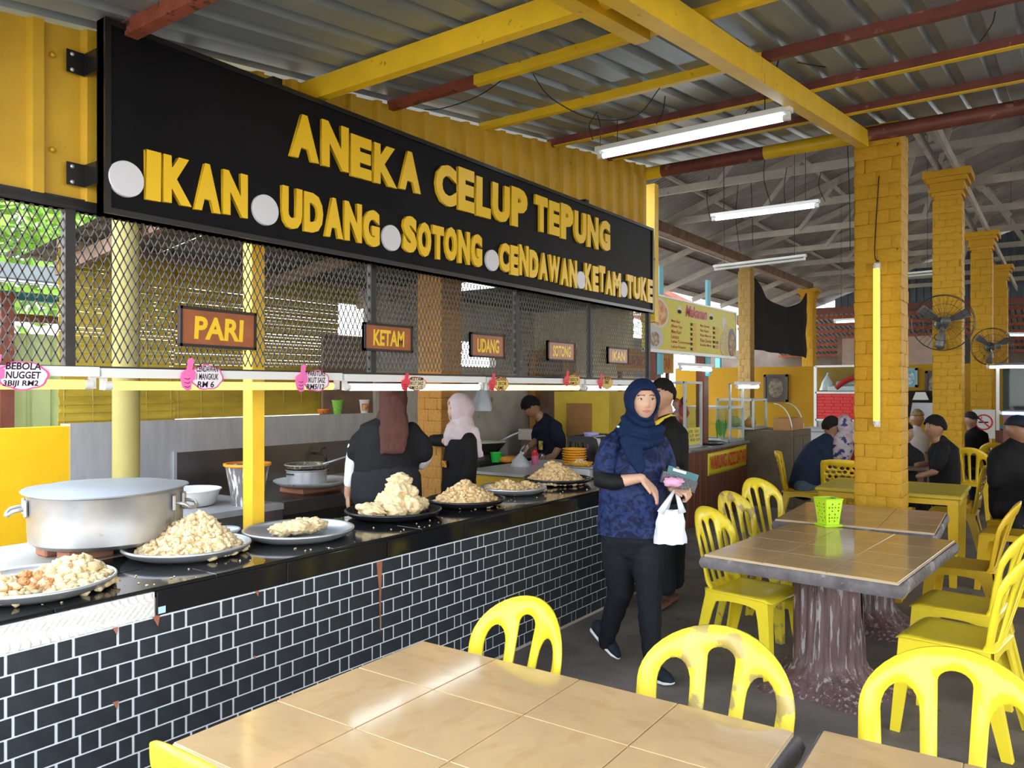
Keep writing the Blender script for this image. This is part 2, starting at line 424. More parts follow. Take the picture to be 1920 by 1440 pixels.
# rafter running away from the camera above the tables
mb = MB(); mb.bar((-1.25, .15, rz(.15) - .12), (-1.25, 6.3, rz(6.3) - .12), 0.075, 0.12); mb.build('rafter', M_ypaint, ceil)
mb = MB(); mb.bar((-1.42, .8, rz(.8) - .11), (-1.42, 2.9, rz(2.9) - .11), 0.07, 0.07); mb.build('rafter_stub', M_ypaint, ceil)
for y in (1.9, 2.45, 3.0): MB().bb((-3.1, y, rz(y) - .14), (-3.06, y + .05, rz(y) - .01)).build('bracket_stub', M_rust, ceil)
# thin wires left hanging from the purlins
M_wire = mat('dark_wire', (0.03, 0.022, 0.02), 0.6)
def wire(pts, r=0.003, parent=None, name='loose_wire', n=10):
    P = [Vector(p) for p in pts]; out = []
    for i in range(len(P) - 1):
        a, b, c, d = P[max(i - 1, 0)], P[i], P[i + 1], P[min(i + 2, len(P) - 1)]
        for k in range(n):
            t = k / n; out.append(0.5 * ((2 * b) + (c - a) * t + (2 * a - 5 * b + 4 * c - d) * t * t + (3 * b - a - 3 * c + d) * t ** 3))
    out.append(P[-1])
    return MB().tube(out, r, 5).build(name, M_wire, parent or ceil, smooth=True)
wire([at(795, 205, Y=3.1), at(830, 203, Y=3.15), at(900, 178, Y=3.15), at(970, 128, Y=3.1)])
wire([at(1000, 140, Y=3.1), at(1035, 185, Y=3.4), at(1110, 222, Y=3.8), at(1190, 218, Y=3.95), at(1237, 165, Y=3.92)])
wire([at(1120, 210, Y=3.92), at(1105, 235, Y=4.0), at(1112, 262, Y=4.1)])
wire([at(1120, 215, Y=3.92), at(1126, 240, Y=4.0), at(1125, 285, Y=4.6)])
wire([at(1247, 180, Y=3.92), at(1243, 210, Y=3.95), at(1231, 232, Y=4.0)])
wire([at(1474, 0, Y=3.6), at(1470, 60, Y=3.9), at(1458, 120, Y=4.1), at(1444, 168, Y=4.3)], 0.004)
for k in range(4): wire([at(1430, 140, Y=4.7), at(1418 + 10 * k, 152, Y=4.7), at(1422 + 8 * k, 168 + 3 * k, Y=4.72), at(1440 - 5 * k, 150 + 6 * k, Y=4.7), at(1434, 142, Y=4.7)], 0.003)
wire([at(1432, 165, Y=4.72), at(1415, 190, Y=4.8), at(1385, 230, Y=5.0)], 0.003)
wire([at(1495, 117, Y=4.2), at(1560, 127, Y=4.6), at(1650, 130, Y=4.72)], 0.003)
wire([at(1866, 22, Y=3.92), at(1860, 45, Y=4.0), at(1838, 78, Y=4.1)], 0.003)

# ------------------------------------------------------------------ yellow sheet wall above the serving hatch, mesh below
WX = -3.05
wall_l = empty('wall_left', (0, 0, 0), kind='structure')
def wall_sheet(y0, y1, zb, m, parent, x=WX, top=None):
    """upright trapezoid sheet facing +X between y0 and y1; its top follows the roof"""
    pr = []; y = y0; pitch, rib, h = 0.19, 0.062, 0.028
    while y < y1 - .01:
        f = (pitch - rib) / 2
        for q, d in ((0, 0), (f, 0), (f + .012, h), (f + rib - .012, h), (f + rib, 0)):
            if y + q < y1: pr.append((y + q, d))
        y += pitch
    pr.append((y1, 0)); k = len(pr)
    tz = top or (lambda y: rz(y) - 0.02)
    vs = [(x + d, yy, zb) for yy, d in pr] + [(x + d, yy, tz(yy)) for yy, d in pr]
    vs += [(x + d - .002, yy, zb) for yy, d in pr] + [(x + d - .002, yy, tz(yy)) for yy, d in pr]
    fs = []
    for i in range(k - 1): fs += [(i, i + 1, k + i + 1, k + i), (2 * k + i + 1, 2 * k + i, 3 * k + i, 3 * k + i + 1)]
    return MB().add(vs, fs).build('wall_sheet', m, parent)
y = .23
while y < 6.2:
    wall_sheet(y, min(y + 0.76, 6.42), 2.31, M_ywall, wall_l); y += 0.76
MB().bb((WX - .03, .23, 2.27), (WX + .02, 6.42, 2.315)).build('bottom_rail', M_blackiron, wall_l)
bolt_me = MB().lathe([(0, .006), (.007, .005), (.011, 0), (0, -.004)], 8).mesh('bolt', True)
for yy, zz in ((1.33, 2.83), (1.33, 2.48), (3.55, 3.07), (4.4, 3.1), (4.42, 2.99), (5.0, 3.3), (5.3, 3.1), (5.75, 3.25), (6.05, 3.2)):
    o = link('bolt', bolt_me, M_ywall, wall_l, (WX + .012, yy, zz)); o.rotation_euler = (0, PI / 2, 0)
MB().bb((-3.16, 6.42, 2.2), (-3.02, 6.5, 3.45)).build('corner_post', M_ypaint, wall_l)

# ------------------------------------------------------------------ painted brick pillars
rb = random.Random(4)
def brick_pillar(x, y, w, top, m, label, group, course=0.085, name='brick_pillar', rzz=0.0, cap=False, base=False, tone=(1, 1, 1), cat='pillar', d=None):
    t = empty(name, (x, y, 0), rzz, label, cat, group); d = d or w
    MB().bb((-w / 2 + .014, -d / 2 + .014, 0), (w / 2 - .014, d / 2 - .014, top)).build('core', m, t)
    variants = []
    for k in range(5):
        L = 1.0
        mbx = MB(); mbx.rbox((0, 0, 0), (1, 1, 1), 0.06)
        for i in range(len(mbx.v)):
            p = mbx.v[i]; mbx.v[i] = tuple(c + rb.uniform(-.035, .035) for c in p)
        variants.append(mbx.mesh('brick', True))
    n = int((top - (.32 if cap else .02)) / course)
    for c in range(n):
        z = (c + .5) * course
        cuts = [0.5] if c % 2 == 0 else [0.27, 0.77]
        for fi in range(4):          # -y, +x, +y, -x faces
            if fi == 2: continue
            ln = w if fi % 2 == 0 else d
            edges = [0] + [q + rb.uniform(-.06, .06) for q in cuts] + [1]
            for a, b in zip(edges, edges[1:]):
                o = link('brick', variants[rb.randrange(5)], m, t)
                cc = ((a + b) / 2 - .5) * ln; off = (d if fi % 2 == 0 else w) / 2 - .0125 + rb.uniform(-.0025, .003)
                wl_ = (b - a) * ln - .0005
                if fi == 0: o.location = (cc, -off, z); o.scale = (wl_, .03, course * rb.uniform(.965, 1.0))
                else: s = 1 if fi == 1 else -1; o.location = (s * off, cc, z); o.scale = (.03, wl_, course * rb.uniform(.965, 1.0))
    if cap:
        mb = MB(); zz = top - .32
        for k, (h, g) in enumerate(((.05, .012), (.03, .05), (.09, .03), (.06, .07), (.09, .11))):
            mb.box((0, 0, zz + h / 2), (w + 2 * g, d + 2 * g, h)); zz += h
        mb.build('capital', m, t)
    if base:
        mb = MB(); mb.box((0, 0, .06), (w + .16, d + .16, .12)); mb.box((0, 0, .17), (w + .08, d + .08, .10), taper=.9); mb.build('plinth', m, t)
    return t
brick_pillar(-1.16, 6.50, 0.32, rz(6.5) - .03, M_pillar, 'thick yellow painted brick pillar standing behind the tiled table, with a tube lamp on it', 'yellow brick pillars', course=0.098)
brick_pillar(-1.26, 11.6, 0.33, 4.42, M_pillar, 'yellow brick pillar with flared capital carrying the nearer wall fan', 'yellow brick pillars', course=0.088, cap=True, base=True)
brick_pillar(-1.25, 16.4, 0.33, 4.42, M_pillar, 'third yellow brick pillar along the hall, beside the second wall fan', 'yellow brick pillars', course=0.14, cap=True)
brick_pillar(-1.22, 20.2, 0.33, 4.3, M_pillar, 'farthest yellow brick pillar of the row, partly behind the third one', 'yellow brick pillars', course=0.2, cap=True)
brick_pillar(-5.82, 17.1, 0.27, 4.35, M_pillar2, 'slim rough brick pillar beside the black shade cloth', 'slim brick pillars under the eave', course=0.14)
brick_pillar(-5.82, 22.3, 0.30, 4.35, M_pillar, 'slim ochre brick pillar with chipped top at the far edge of the black cloth', 'slim brick pillars under the eave', course=0.18, cap=True)

# ------------------------------------------------------------------ hall roof behind: trusses, purlins, sheets
hall = empty('ceiling_hall', (0, 0, 0), kind='structure')
PX, PZ, HS, RX = -5.82, 4.57, 0.34, 3.4
def hz(x): return PZ + HS * (x - PX) if x <= RX else PZ + HS * (RX - PX) - HS * (x - RX)
ang = math.atan(HS); slope_len = (RX + 8.0) / math.cos(ang)
me_hs = corr(8, 0.1, 0.045, 0.022, slope_len).mesh('roof_sheet')
for i in range(26):
    y0 = 6.75 + i * 0.8
    o = link('roof_sheet', me_hs, M_sheet2, hall)           # local y runs up the slope (+X), local x along -Y ... built with a matrix
    R = Matrix(((0, math.cos(ang), -math.sin(ang)), (1, 0, 0), (0, math.sin(ang), math.cos(ang))))
    R = Matrix((R[0], R[1], R[2]))
    o.matrix_basis = Matrix.Translation((-8.0, y0, hz(-8.0) + .17)) @ R.to_4x4()
MB().add([(RX, 6.75, hz(RX) + .17), (12.5, 6.75, hz(12.5) + .17), (12.5, 27.5, hz(12.5) + .17), (RX, 27.5, hz(RX) + .17)], [(0, 1, 2, 3)]).build('far_slope', M_sheet2, hall)
ty = [8.9, 10.85, 12.9, 15.0, 17.0, 19.0, 21.0, 23.0, 25.0]
for k, y in enumerate(ty):
    m = M_wtimber
    MB().bb((PX - .1, y - .025, PZ - .055), (12, y + .025, PZ + .055)).build('truss_chord', m, hall)
    MB().bar((-7.9, y + .05, hz(-7.9) + .03), (RX, y + .05, hz(RX) + .03), 0.05, 0.12).build('truss_rafter', m, hall)
    MB().bar((RX, y + .05, hz(RX) + .03), (12.3, y + .05, hz(12.3) + .03), 0.05, 0.12).build('truss_rafter', m, hall)
    for x0, x1 in ((-4.1, -3.4), (-2.0, -1.6), (-.2, .5), (2.2, 2.6)):
        MB().bar((x0, y - .03, PZ), (x1, y - .03, hz(x1) + .02), 0.035, 0.07).build('truss_web', m, hall)
for x in (-7.7, -6.6, -5.1, -3.6, -2.1, -.6, .9, 2.4):
    MB().bar((x, 6.8, hz(x) + .12), (x, 27.2, hz(x) + .12), 0.05, 0.05).build('roof_purlin', M_btimber if x < -6 else M_wtimber, hall)
MB().bb((PX - .09, 6.8, PZ - .24), (PX + .09, 22.4, PZ - .055)).build('wall_plate', M_btimber, hall)
MB().bb((PX - .13, 6.8, PZ - .25), (PX - .09, 17.0, PZ - .2)).build('plate_batten', M_wtimber, hall)
for o_ in (-.1, .1): MB().bar((-1.26 + o_, 8.0, 4.46), (-1.26 + o_, 26.5, 4.46), 0.04, 0.12).build('ridge_tie', M_wtimber, hall)
for a, b in (((-1.9, 13.2, 5.8), (-1.0, 13.2, 4.5)), ((-1.7, 16.0, 5.8), (-.8, 16.0, 4.6)), ((-1.4, 19.4, 5.9), (-.6, 19.6, 4.5))): MB().bar(a, b, .04, .09).build('brace', M_wtimber, hall)
# hanging wires in the hall
for u, v0, v1, yy in ((1330, 330, 412, 8.6), (1540, 320, 378, 8.6), (1384, 345, 470, 9.4), (1408, 340, 460, 9.4), (1475, 315, 400, 8.3), (1588, 250, 470, 7.6), (1435, 290, 380, 7.4)):
    yy *= 1.3; wire([at(u, v0, Y=yy), at(u + rb.uniform(-6, 6), (v0 + v1) / 2, Y=yy), at(u + rb.uniform(-4, 10), v1, Y=yy)], 0.005, hall)

def up_sheet(x0, x1, y, zb, ztop, m, parent, name='wall_sheet', pitch=.2, rib=.06, h=.03):
    pr = []; x = x0
    while x < x1 - .01:
        f = pitch - rib
        for q, d in ((0, 0), (f, 0), (f + .012, h), (f + rib - .012, h)):
            if x + q < x1: pr.append((x + q, d))
        x += pitch
    pr.append((x1, 0)); k = len(pr)
    vs = [(xx, y - d, zb) for xx, d in pr] + [(xx, y - d, ztop(xx)) for xx, d in pr] + [(xx, y + .003, zb) for xx, d in pr] + [(xx, y + .003, ztop(xx)) for xx, d in pr]
    fs = []
    for i in range(k - 1): fs += [(i, i + 1, k + i + 1, k + i), (2 * k + i + 1, 2 * k + i, 3 * k + i, 3 * k + i + 1)]
    return MB().add(vs, fs).build(name, m, parent)
gf = empty('wall_gable_unseen', (0, 0, 0), kind='structure')  # unseen sheets, added to close the gap that let sky light in
for i in range(20): up_sheet(-8.0 + i, -7.0 + i, 6.73, 3.9, lambda x: max(3.91, hz(x) + .16), M_sheet2, gf)
# far gable of slate-blue sheets above a low lean-to
gable = empty('wall_back', (0, 0, 0), kind='structure')
for i in range(10): up_sheet(-6.2 + i, -5.2 + i, 26.9, 4.25, lambda x: hz(x) + .1, M_bluesheet, gable)
MB().bb((-9, 26.86, 4.05), (6, 26.96, 4.27)).build('gable_rail', M_maroon, gable)
lean = empty('ceiling_lean_to', (0, 0, 0), kind='structure')
me_ls = corr(6, 0.16, 0.06, 0.03, 7.6).mesh('roof_sheet')
for i in range(16):
    o = link('roof_sheet', me_ls, M_sheet2, lean, (-10 + i * .96, 26.95, 4.2)); o.rotation_euler = (-0.17, 0, 0)
for k in range(7):
    MB().bb((-10, 27.4 + k, 4.02 - .172 * (k + .45)), (4.5, 27.5 + k, 4.12 - .172 * (k + .45))).build('batten', M_rust, lean)
# yellow half wall at the far end
wb = empty('wall_far', (0, 0, 0), kind='structure')
MB().bb((-8, 18.2, 0), (2.5, 18.35, 2.1)).build('half_wall', mat('shaded_yellow_plaster', (.40, .21, .009), .65, vary=.08, vscale=2), wb)  # yellow plaster with the dimness of the hall put into its colour
MB().bb((-4.05, 18.22, 2.1), (-2.2, 18.33, 2.7)).build('upper_panel', M_pinkwall, wb)
for x in (-6.3, -4.1, -2.15, -1.5, .3): MB().bb((x - .05, 18.22, 2.1), (x + .05, 18.32, 2.75)).build('frame_post', M_btimber, wb)
MB().bb((-2.1, 18.22, 2.12), (-1.55, 18.24, 2.6)).build('mesh_infill', mat('dark_screen', (.05, .05, .045), .8), wb)
# pale leftover walls of other stalls behind
MB().bb((-14, 34.0, 0), (6, 34.2, 3.3)).build('wall_rear', mat('brown_back_wall', (.13, .10, .08), .85, vary=.3, vscale=1.2))['kind'] = 'structure'
# ------------------------------------------------------------------ kitchen shell
kit = empty('wall_kitchen', (0, 0, 0), kind='structure')
KX = -5.75
MB().bb((KX - .12, -1.5, 0), (KX, 2.63, 1.33)).build('half_wall', M_yplaster, kit)
MB().bb((KX - .14, 2.63, 0), (KX - .01, 5.75, 1.345)).build('half_wall', M_cement, kit)
MB().bb((KX - .01, 2.63, .78), (KX + .012, 5.6, 1.35)).build('steel_cladding', M_steel, kit)
MB().bb((KX + .012, 3.42, .78), (KX + .022, 5.58, 1.09)).build('splash_plate', mat('dark_steel', (.22, .215, .22), .25, .9, vary=.2, vscale=2), kit)
MB().bb((KX + .012, 3.40, .7), (KX + .034, 3.425, 1.1)).build('steel_trim', M_steel, kit)
MB().bb((KX - .16, 5.6, 0), (KX + .02, 6.25, 2.7)).build('cement_panel', M_cement, kit)
for a_, b_ in (((6.25, 0), (8.62, 1.86)), ((6.25, 2.16), (8.62, 2.7)), ((6.25, 1.86), (6.65, 2.16)), ((7.75, 1.86), (8.62, 2.16))): MB().bb((KX - .16, a_[0], a_[1]), (KX - .06, b_[0], b_[1])).build('plaster_wall', M_cement, kit)
MB().bb((KX - .05, 4.95, 1.345), (KX - .02, 5.62, 2.12)).build('plank_wall', M_btimber, kit)
MB().bb((-5.9, 8.62, 0), (-4.4, 8.74, 2.6)).build('end_wall', mat('cream_plaster', (.62, .53, .36), .8, vary=.1), kit)
# kitchen roof
kro = empty('ceiling_kitchen', (0, 0, 0), kind='structure')
M_darksheet = mat('sooty_sheet', (0.10, 0.085, 0.075), 0.75, 0.1, vary=0.3, vscale=2)
for i in range(5):
    me = me_rs if i else corr(4, 0.19, 0.075, 0.03, 3.4).mesh('roof_sheet')
    if i == 0: me_kr = me
    o = link('roof_sheet', me_kr, M_darksheet, kro)
    R = Matrix(((0, -1, 0), (1, 0, 0), (0, 0, 1))) @ Matrix.Rotation(math.radians(-7), 3, 'X')
    o.matrix_basis = Matrix.Translation((-3.1, 2.58 + i * .76, 3.0 if i % 2 else 3.004)) @ R.to_4x4()
for x in (-3.9, -4.9, -5.8): MB().bb((x - .03, 2.58, 2.93 + (x + 3.1) * .123), (x + .03, 6.36, 2.99 + (x + 3.1) * .123)).build('roof_batten', M_btimber, kro)
for y in (2.75, 4.4, 5.8): MB().bar((-3.1, y, 2.88), (-6.2, y, 2.5), .05, .1).build('kitchen_rafter', M_btimber, kro)
MB().bb((-6.1, 6.4, 2.62), (-4.3, 8.8, 2.64)).build('flat_roof', M_darksheet, kro)
# bamboo blinds behind the steel wall, daylight coming between the slats
def blind(y0, y1, z0, z1, label, x=KX - .2, pitch=.03, gap=.004, seed=1, ragged=0):
    t = empty('bamboo_blind', (x, (y0 + y1) / 2, z0), 0, label, 'blind', 'bamboo blinds behind the kitchen')
    r = random.Random(seed); L = (y1 - y0) / 2; mb = MB(); z = pitch / 2
    while z < z1 - z0:
        g = gap * r.choice((.15, .2, .3, .5, .8, 1.5 if z > .5 else .5))
        low = z < .42
        mb.box((r.uniform(-.003, .003) + (.004 if low and int(z / pitch) % 2 else 0), r.uniform(-.006, .006), z), (.006, 2 * L - r.uniform(0, .02), pitch + .003 if low else pitch - g), rx=0 if low else r.uniform(-.003, .003)); z += pitch
    mb.build('slats', M_bamboo, t)['kind'] = 'stuff'
    k = int((y1 - y0) / .22)
    for i in range(k + 1):
        yy = -L + .04 + i * (2 * L - .08) / k
        MB().tube([(.006, yy, 0), (.006, yy, z1 - z0)], .004, 5).build('cord', mat('blind_cord', (.35, .27, .08), .8), t)
    return t
blind(2.64, 3.55, 1.33, 2.62, 'yellow bamboo blind hanging behind the round column, next to the green sheets', seed=2)
blind(3.53, 5.3, 1.35, 2.5, 'yellow bamboo blind above the steel wall, behind the square yellow post', seed=5)
for (y0, y1, z0, z1, s) in ((3.0, 5.6, 2.46, 2.66, 3),):
    blind(y0, y1, z0, z1, 'narrow dark bamboo strip high under the kitchen roof', x=KX - .22, pitch=.02, gap=.006, seed=s)
# pale green sheets of the neighbour at the left, with a shed roof and red beams
nb = empty('neighbour_shed', (-7.4, 2.35, 0), 0, 'pale green corrugated shed seen through the mesh beside the bamboo blind', 'shed')
up = MB()
me_ns = corr(5, .2, .06, .03, 2.08)
for i in range(4):
    o = link('wall_sheet', (me_ns.mesh('wall_sheet') if i == 0 else o.data), M_greensheet, nb)
    o.matrix_basis = Matrix.Translation((0, -2.0 + i * 1.0, 0)) @ Matrix(((0, 0, -1), (1, 0, 0), (0, 1, 0))).to_4x4()
for k, (z, m, w) in enumerate(((2.20, M_maroon, .07), (2.36, mat('teal_paint', (.02, .22, .28), .5), .07), (2.5, M_sheet, .12))):
    MB().bb((-.3 + .3 * k, -2.2, z), (-.3 + .3 * k + w, 1.6, z + w)).build('eave_board', m, nb)
MB().add([(.5, -2.4, 2.45), (.5, 1.7, 2.45), (-2.5, 1.7, 3.0), (-2.5, -2.4, 3.0)], [(0, 1, 2, 3)]).build('shed_roof', M_sheet2, nb)
for yy in (-1.2, .4, 1.4): MB().bb((.1, yy, 0), (.2, yy + .1, 2.4)).build('shed_post', M_maroon, nb)

# round column and square posts of the hatch
t = empty('round_column', (-5.0, 2.64, 0), 0, 'round pale yellow steel column rising behind the big stockpot', 'column')
MB().lathe([(0, 0), (.083, 0), (.083, 2.75), (0, 2.75)], 24).build('shaft', mat('pale_yellow_paint', (.36, .31, .11), .55, vary=.1, vscale=4, spots=(18, .7, (.26, .21, .08))), t, smooth='auto')
MB().lathe([(.0835, 1.98), (.086, 1.98), (.086, 2.0), (.0835, 2.0)], 24).build('collar', MATS['pale_yellow_paint'], t, smooth='auto')
M_post = mat('post_yellow_paint', (.86, .56, .03), .38, vary=.06, vscale=6, spots=(25, .72, (.45, .27, .03)))
t = empty('square_post', (-3.40, 2.46, 0), 0, 'square yellow steel post standing behind the counter, left of the frying station', 'post')
MB().rbox((0, 0, 1.45), (.078, .078, 2.9), .004).build('shaft', M_post, t)
MB().box((0, 0, .01), (.16, .16, .02)).build('foot_plate', M_post, t)
brick_pillar(-4.30, 4.95, .26, 2.8, mat('ochre_brick_paint', (.42, .21, .05), .7, vary=.25, vscale=6), 'brown painted brick pillar inside the kitchen between the two scarfed cooks', None, course=.095, cat='pillar')

# ------------------------------------------------------------------ expanded metal screen above the hatch
scr = empty('mesh_screen', (WX, 3.4, 1.68), 0, 'black expanded metal screen with diamond openings above the serving counter', 'screen')
y0, y1, z0, z1 = -1.2, 6.36, 1.70, 2.30
mb = MB(); dy, dz = .032, .064; th = .0028
ny = int((y1 - y0) / dy); nz_ = int((z1 - z0) / (dz / 2)); rr = random.Random(3)
def nodep(i, j): return Vector((0, y0 + (i + .5 * (j % 2)) * dy - 3.4, z0 + j * dz / 2 - 1.68))
for j in range(nz_):
    for i in range(ny):
        a = nodep(i, j)
        if j % 2 == 0: nb_ = [(i, j + 1), (i - 1, j + 1)]
        else: nb_ = [(i + 1, j + 1), (i, j + 1)]
        for q in nb_:
            b = nodep(*q)
            if b.y < y0 - 3.4 - .01: continue
            e = (b - a) * .06; mb.bar(a - e, b + e, th * 1.7, th, up=(1, 0, 0))
mb.build('diamond_mesh', mat('dull_mesh_wire', (.085, .083, .08), .5), scr)['kind'] = 'stuff'
for z in (1.665, 2.29): MB().bb((-.02, y0 - 3.4, z - 1.68 - .02), (.02, y1 - 3.4, z - 1.68 + .02)).build('frame_rail', M_blackiron, scr)
for yy in (-.3, 1.39, 2.95, 4.3, 5.3, 6.34): MB().bb((-.018, yy - 3.418, 0), (.018, yy - 3.382, .62)).build('frame_stile', M_blackiron, scr)
# ------------------------------------------------------------------ serving counter
CX, CZ, CY0, CY1 = -2.72, 0.866, -1.2, 5.6
M_tile = mat('black_print_tile', (0.022, 0.027, 0.034), 0.42, vary=0.3, vscale=9, spots=(40, 0.75, (.10, .11, .12)))
M_grout = mat('white_grout_print', (0.72, 0.78, 0.84), 0.6)
M_granite = mat('polished_black_tile', (0.010, 0.010, 0.011), 0.09, spec=0.6)
M_adhesive = mat('white_tile_adhesive', (0.74, 0.72, 0.69), 0.85, vary=0.08, vscale=12)
ctr = empty('serving_counter', (CX, 2.2, 0), 0, 'long serving counter faced with black brick print and topped with polished black tiles', 'counter')
oy = 2.2
MB().bb((-.62, CY0 - oy, 0), (-.004, CY1 - oy, .83)).build('body', M_cement, ctr)
MB().bb((-.004, CY0 - oy, .02), (0, CY1 - oy, .762)).build('grout_sheet', M_grout, ctr)
MB().bb((-.64, CY0 - oy, .83), (-.01, CY1 - oy, .852)).build('top_bed', M_black, ctr)
# brick print: two alternating courses
tiles = []; rt = random.Random(8); row_h = .0672; r = 0; z = .762 - row_h
while z > -.03:
    y = CY0 + (.0 if r % 2 == 0 else .088); big, small = (.150, .055) if r % 2 == 0 else (.138, .067); k = 0
    while y < CY1 - .02:
        w = big if k % 2 == 0 else small
        tiles.append((y, min(y + w, CY1) - .0095, max(z, .004), z + row_h - .006)); y += w; k += 1
    z -= row_h; r += 1
vis = [t_ for t_ in tiles if t_[0] > .70]; vis.sort(key=lambda q: q[0])
near, rest = vis[:292], vis[292:] + [t_ for t_ in tiles if t_[0] <= .70]
cache = {}
for a, b, c, d in near:
    key = (round(b - a, 3), round(d - c, 3))
    if key not in cache: cache[key] = MB().rbox((0, 0, 0), (.005, key[0], key[1]), .0012).mesh('brick_tile')
    link('brick_tile', cache[key], M_tile, ctr, (.0012 + rt.uniform(-.0004, .0005), (a + b) / 2 - oy, (c + d) / 2))
mb = MB()
for a, b, c, d in rest: mb.box((.0012, (a + b) / 2 - oy, (c + d) / 2), (.005, b - a, d - c))
mb.build('brick_tiles_far', M_tile, ctr)['kind'] = 'stuff'
# black edge tiles along the front; the first stretch has lost its tile and shows combed adhesive
ey = [1.545, 2.13, 2.73, 3.33, 3.93, 4.53, 5.13, 5.6]
for a, b in zip(ey, ey[1:]): MB().rbox((-.004, (a + b) / 2 - oy, .808), (.022, b - a - .005, .088), .002).build('edge_tile', M_granite, ctr)
mb = MB(); n = 90
def comb(i, j):
    yy = -.0 + i * (1.535 - (-1.2)) - 1.2; zz = .764 + j * .088
    cx_ = yy + .25 * math.sin(zz * 20 + yy * 2); ridge = .006 * math.sin((cx_ * .9 + zz * 1.8) * 190)
    return (.004 + ridge + .002 * noise.noise(Vector((yy * 9, zz * 9, 1))), yy - oy, zz + .004 * noise.noise(Vector((yy * 30, j * 3, 0))))
mb.grid(comb, 380, 10); mb.build('adhesive_strip', M_adhesive, ctr, smooth=True)
MB().bb((-.012, CY0 - oy, .764), (.003, 1.54 - oy, .852)).build('adhesive_bed', M_adhesive, ctr)
y = CY0
k = 0
while y < CY1 - .05:
    for xx, w in ((-.165, .322), (-.485, .305)):
        MB().rbox((xx - (.004 if xx > -.3 else 0), (y + min(y + .6, CY1)) / 2 - oy, .859), (w - .003, min(.6, CY1 - y) - .003, .014), .002).build('top_tile', M_granite, ctr)
    y += .6
# peeling: brown board showing through at a crack and at torn corners
M_board = mat('torn_brown_board', (.33, .13, .075), .85, vary=.2)
mb = MB(); mb.add([(.0045, 2.66 - oy, .758), (.0045, 2.70 - oy, .758), (.0045, 2.693 - oy, .64), (.0045, 2.688 - oy, .42), (.0045, 2.683 - oy, .4), (.0045, 2.678 - oy, .62)], [(0, 5, 4, 3, 2, 1)])
mb.build('crack', M_board, ctr)
for yy, zz, s in ((1.53, .765, .03), (1.385, .76, .02), (1.385, .50, .022), (1.97, .765, .018), (1.96, .50, .012)):
    MB().add([(.005, yy - oy, zz), (.006, yy + s - oy, zz), (.012, yy + s * .6 - oy, zz - s * 1.3)], [(0, 2, 1)]).build('torn_corner', M_board, ctr)
MB().bb((.004, 1.552 - oy, .77), (.008, 1.58 - oy, .795)).build('paint_chip', mat('pale_blue_chip', (.45, .68, .78), .7), ctr)

# ------------------------------------------------------------------ aluminium and black platters with food
M_alu = mat('dull_aluminium', (0.58, 0.61, 0.64), 0.36, 0.75, vary=0.1, vscale=6)
M_blk = mat('black_enamel', (0.018, 0.018, 0.02), 0.22)
def platter(x, y, r, m, label, z=CZ, h=.042):
    t = empty('food_platter', (x, y, z), 0, label, 'platter', 'round platters on the serving counter')
    MB().lathe([(0, 0), (r * .72, 0), (r * .9, h * .55), (r * .955, h), (r, h + .002), (r, h - .003), (r * .93, h * .45), (r * .75, -.003 + .003), (0, .002)], 56).build('dish', m, t, smooth='auto')
    MB().lathe([(r * .955, h - .002), (r * .975, h + .006), (r, h + .003), (r * 1.004, h - .004), (r * .985, h - .006)], 56).build('rim', m, t, smooth=True)
    return t
def chunk_mesh(r, sx, sy, sz, seed, sub=2, amp=.35, fr=2.2):
    b = bmesh.new(); bmesh.ops.create_icosphere(b, subdivisions=sub, radius=1)
    for v in b.verts:
        n_ = v.co.normalized(); q = noise.noise(n_ * fr + Vector((seed * 3.7, seed * 1.3, seed))) + .5 * noise.noise(n_ * fr * 2.5 + Vector((seed, 0, seed * 2)))
        v.co = n_ * (1 + amp * q); v.co.x *= r * sx; v.co.y *= r * sy; v.co.z *= r * sz
    me = bpy.data.meshes.new('chunk'); b.to_mesh(me); b.free()
    return [tuple(v.co) for v in me.vertices], [tuple(p.vertices) for p in me.polygons]
CH = [chunk_mesh(1, 1, 1, 1, s, 1, .7, 1.9) for s in range(12)]
def food_mat(name, c1, c2, c3):
    return mat(name, c1, .75, vary=.0, vscale=38, col2=c2, spots=(60, .66, c3), bump=.5, bscale=150)
M_pale = food_mat('pale_batter', (.80, .66, .41), (.70, .52, .27), (.46, .28, .11))
M_gold = food_mat('golden_crumbs', (.72, .53, .29), (.58, .39, .17), (.34, .18, .06))
M_orange = food_mat('orange_nugget', (.60, .24, .08), (.6, .36, .17), (.42, .17, .06))
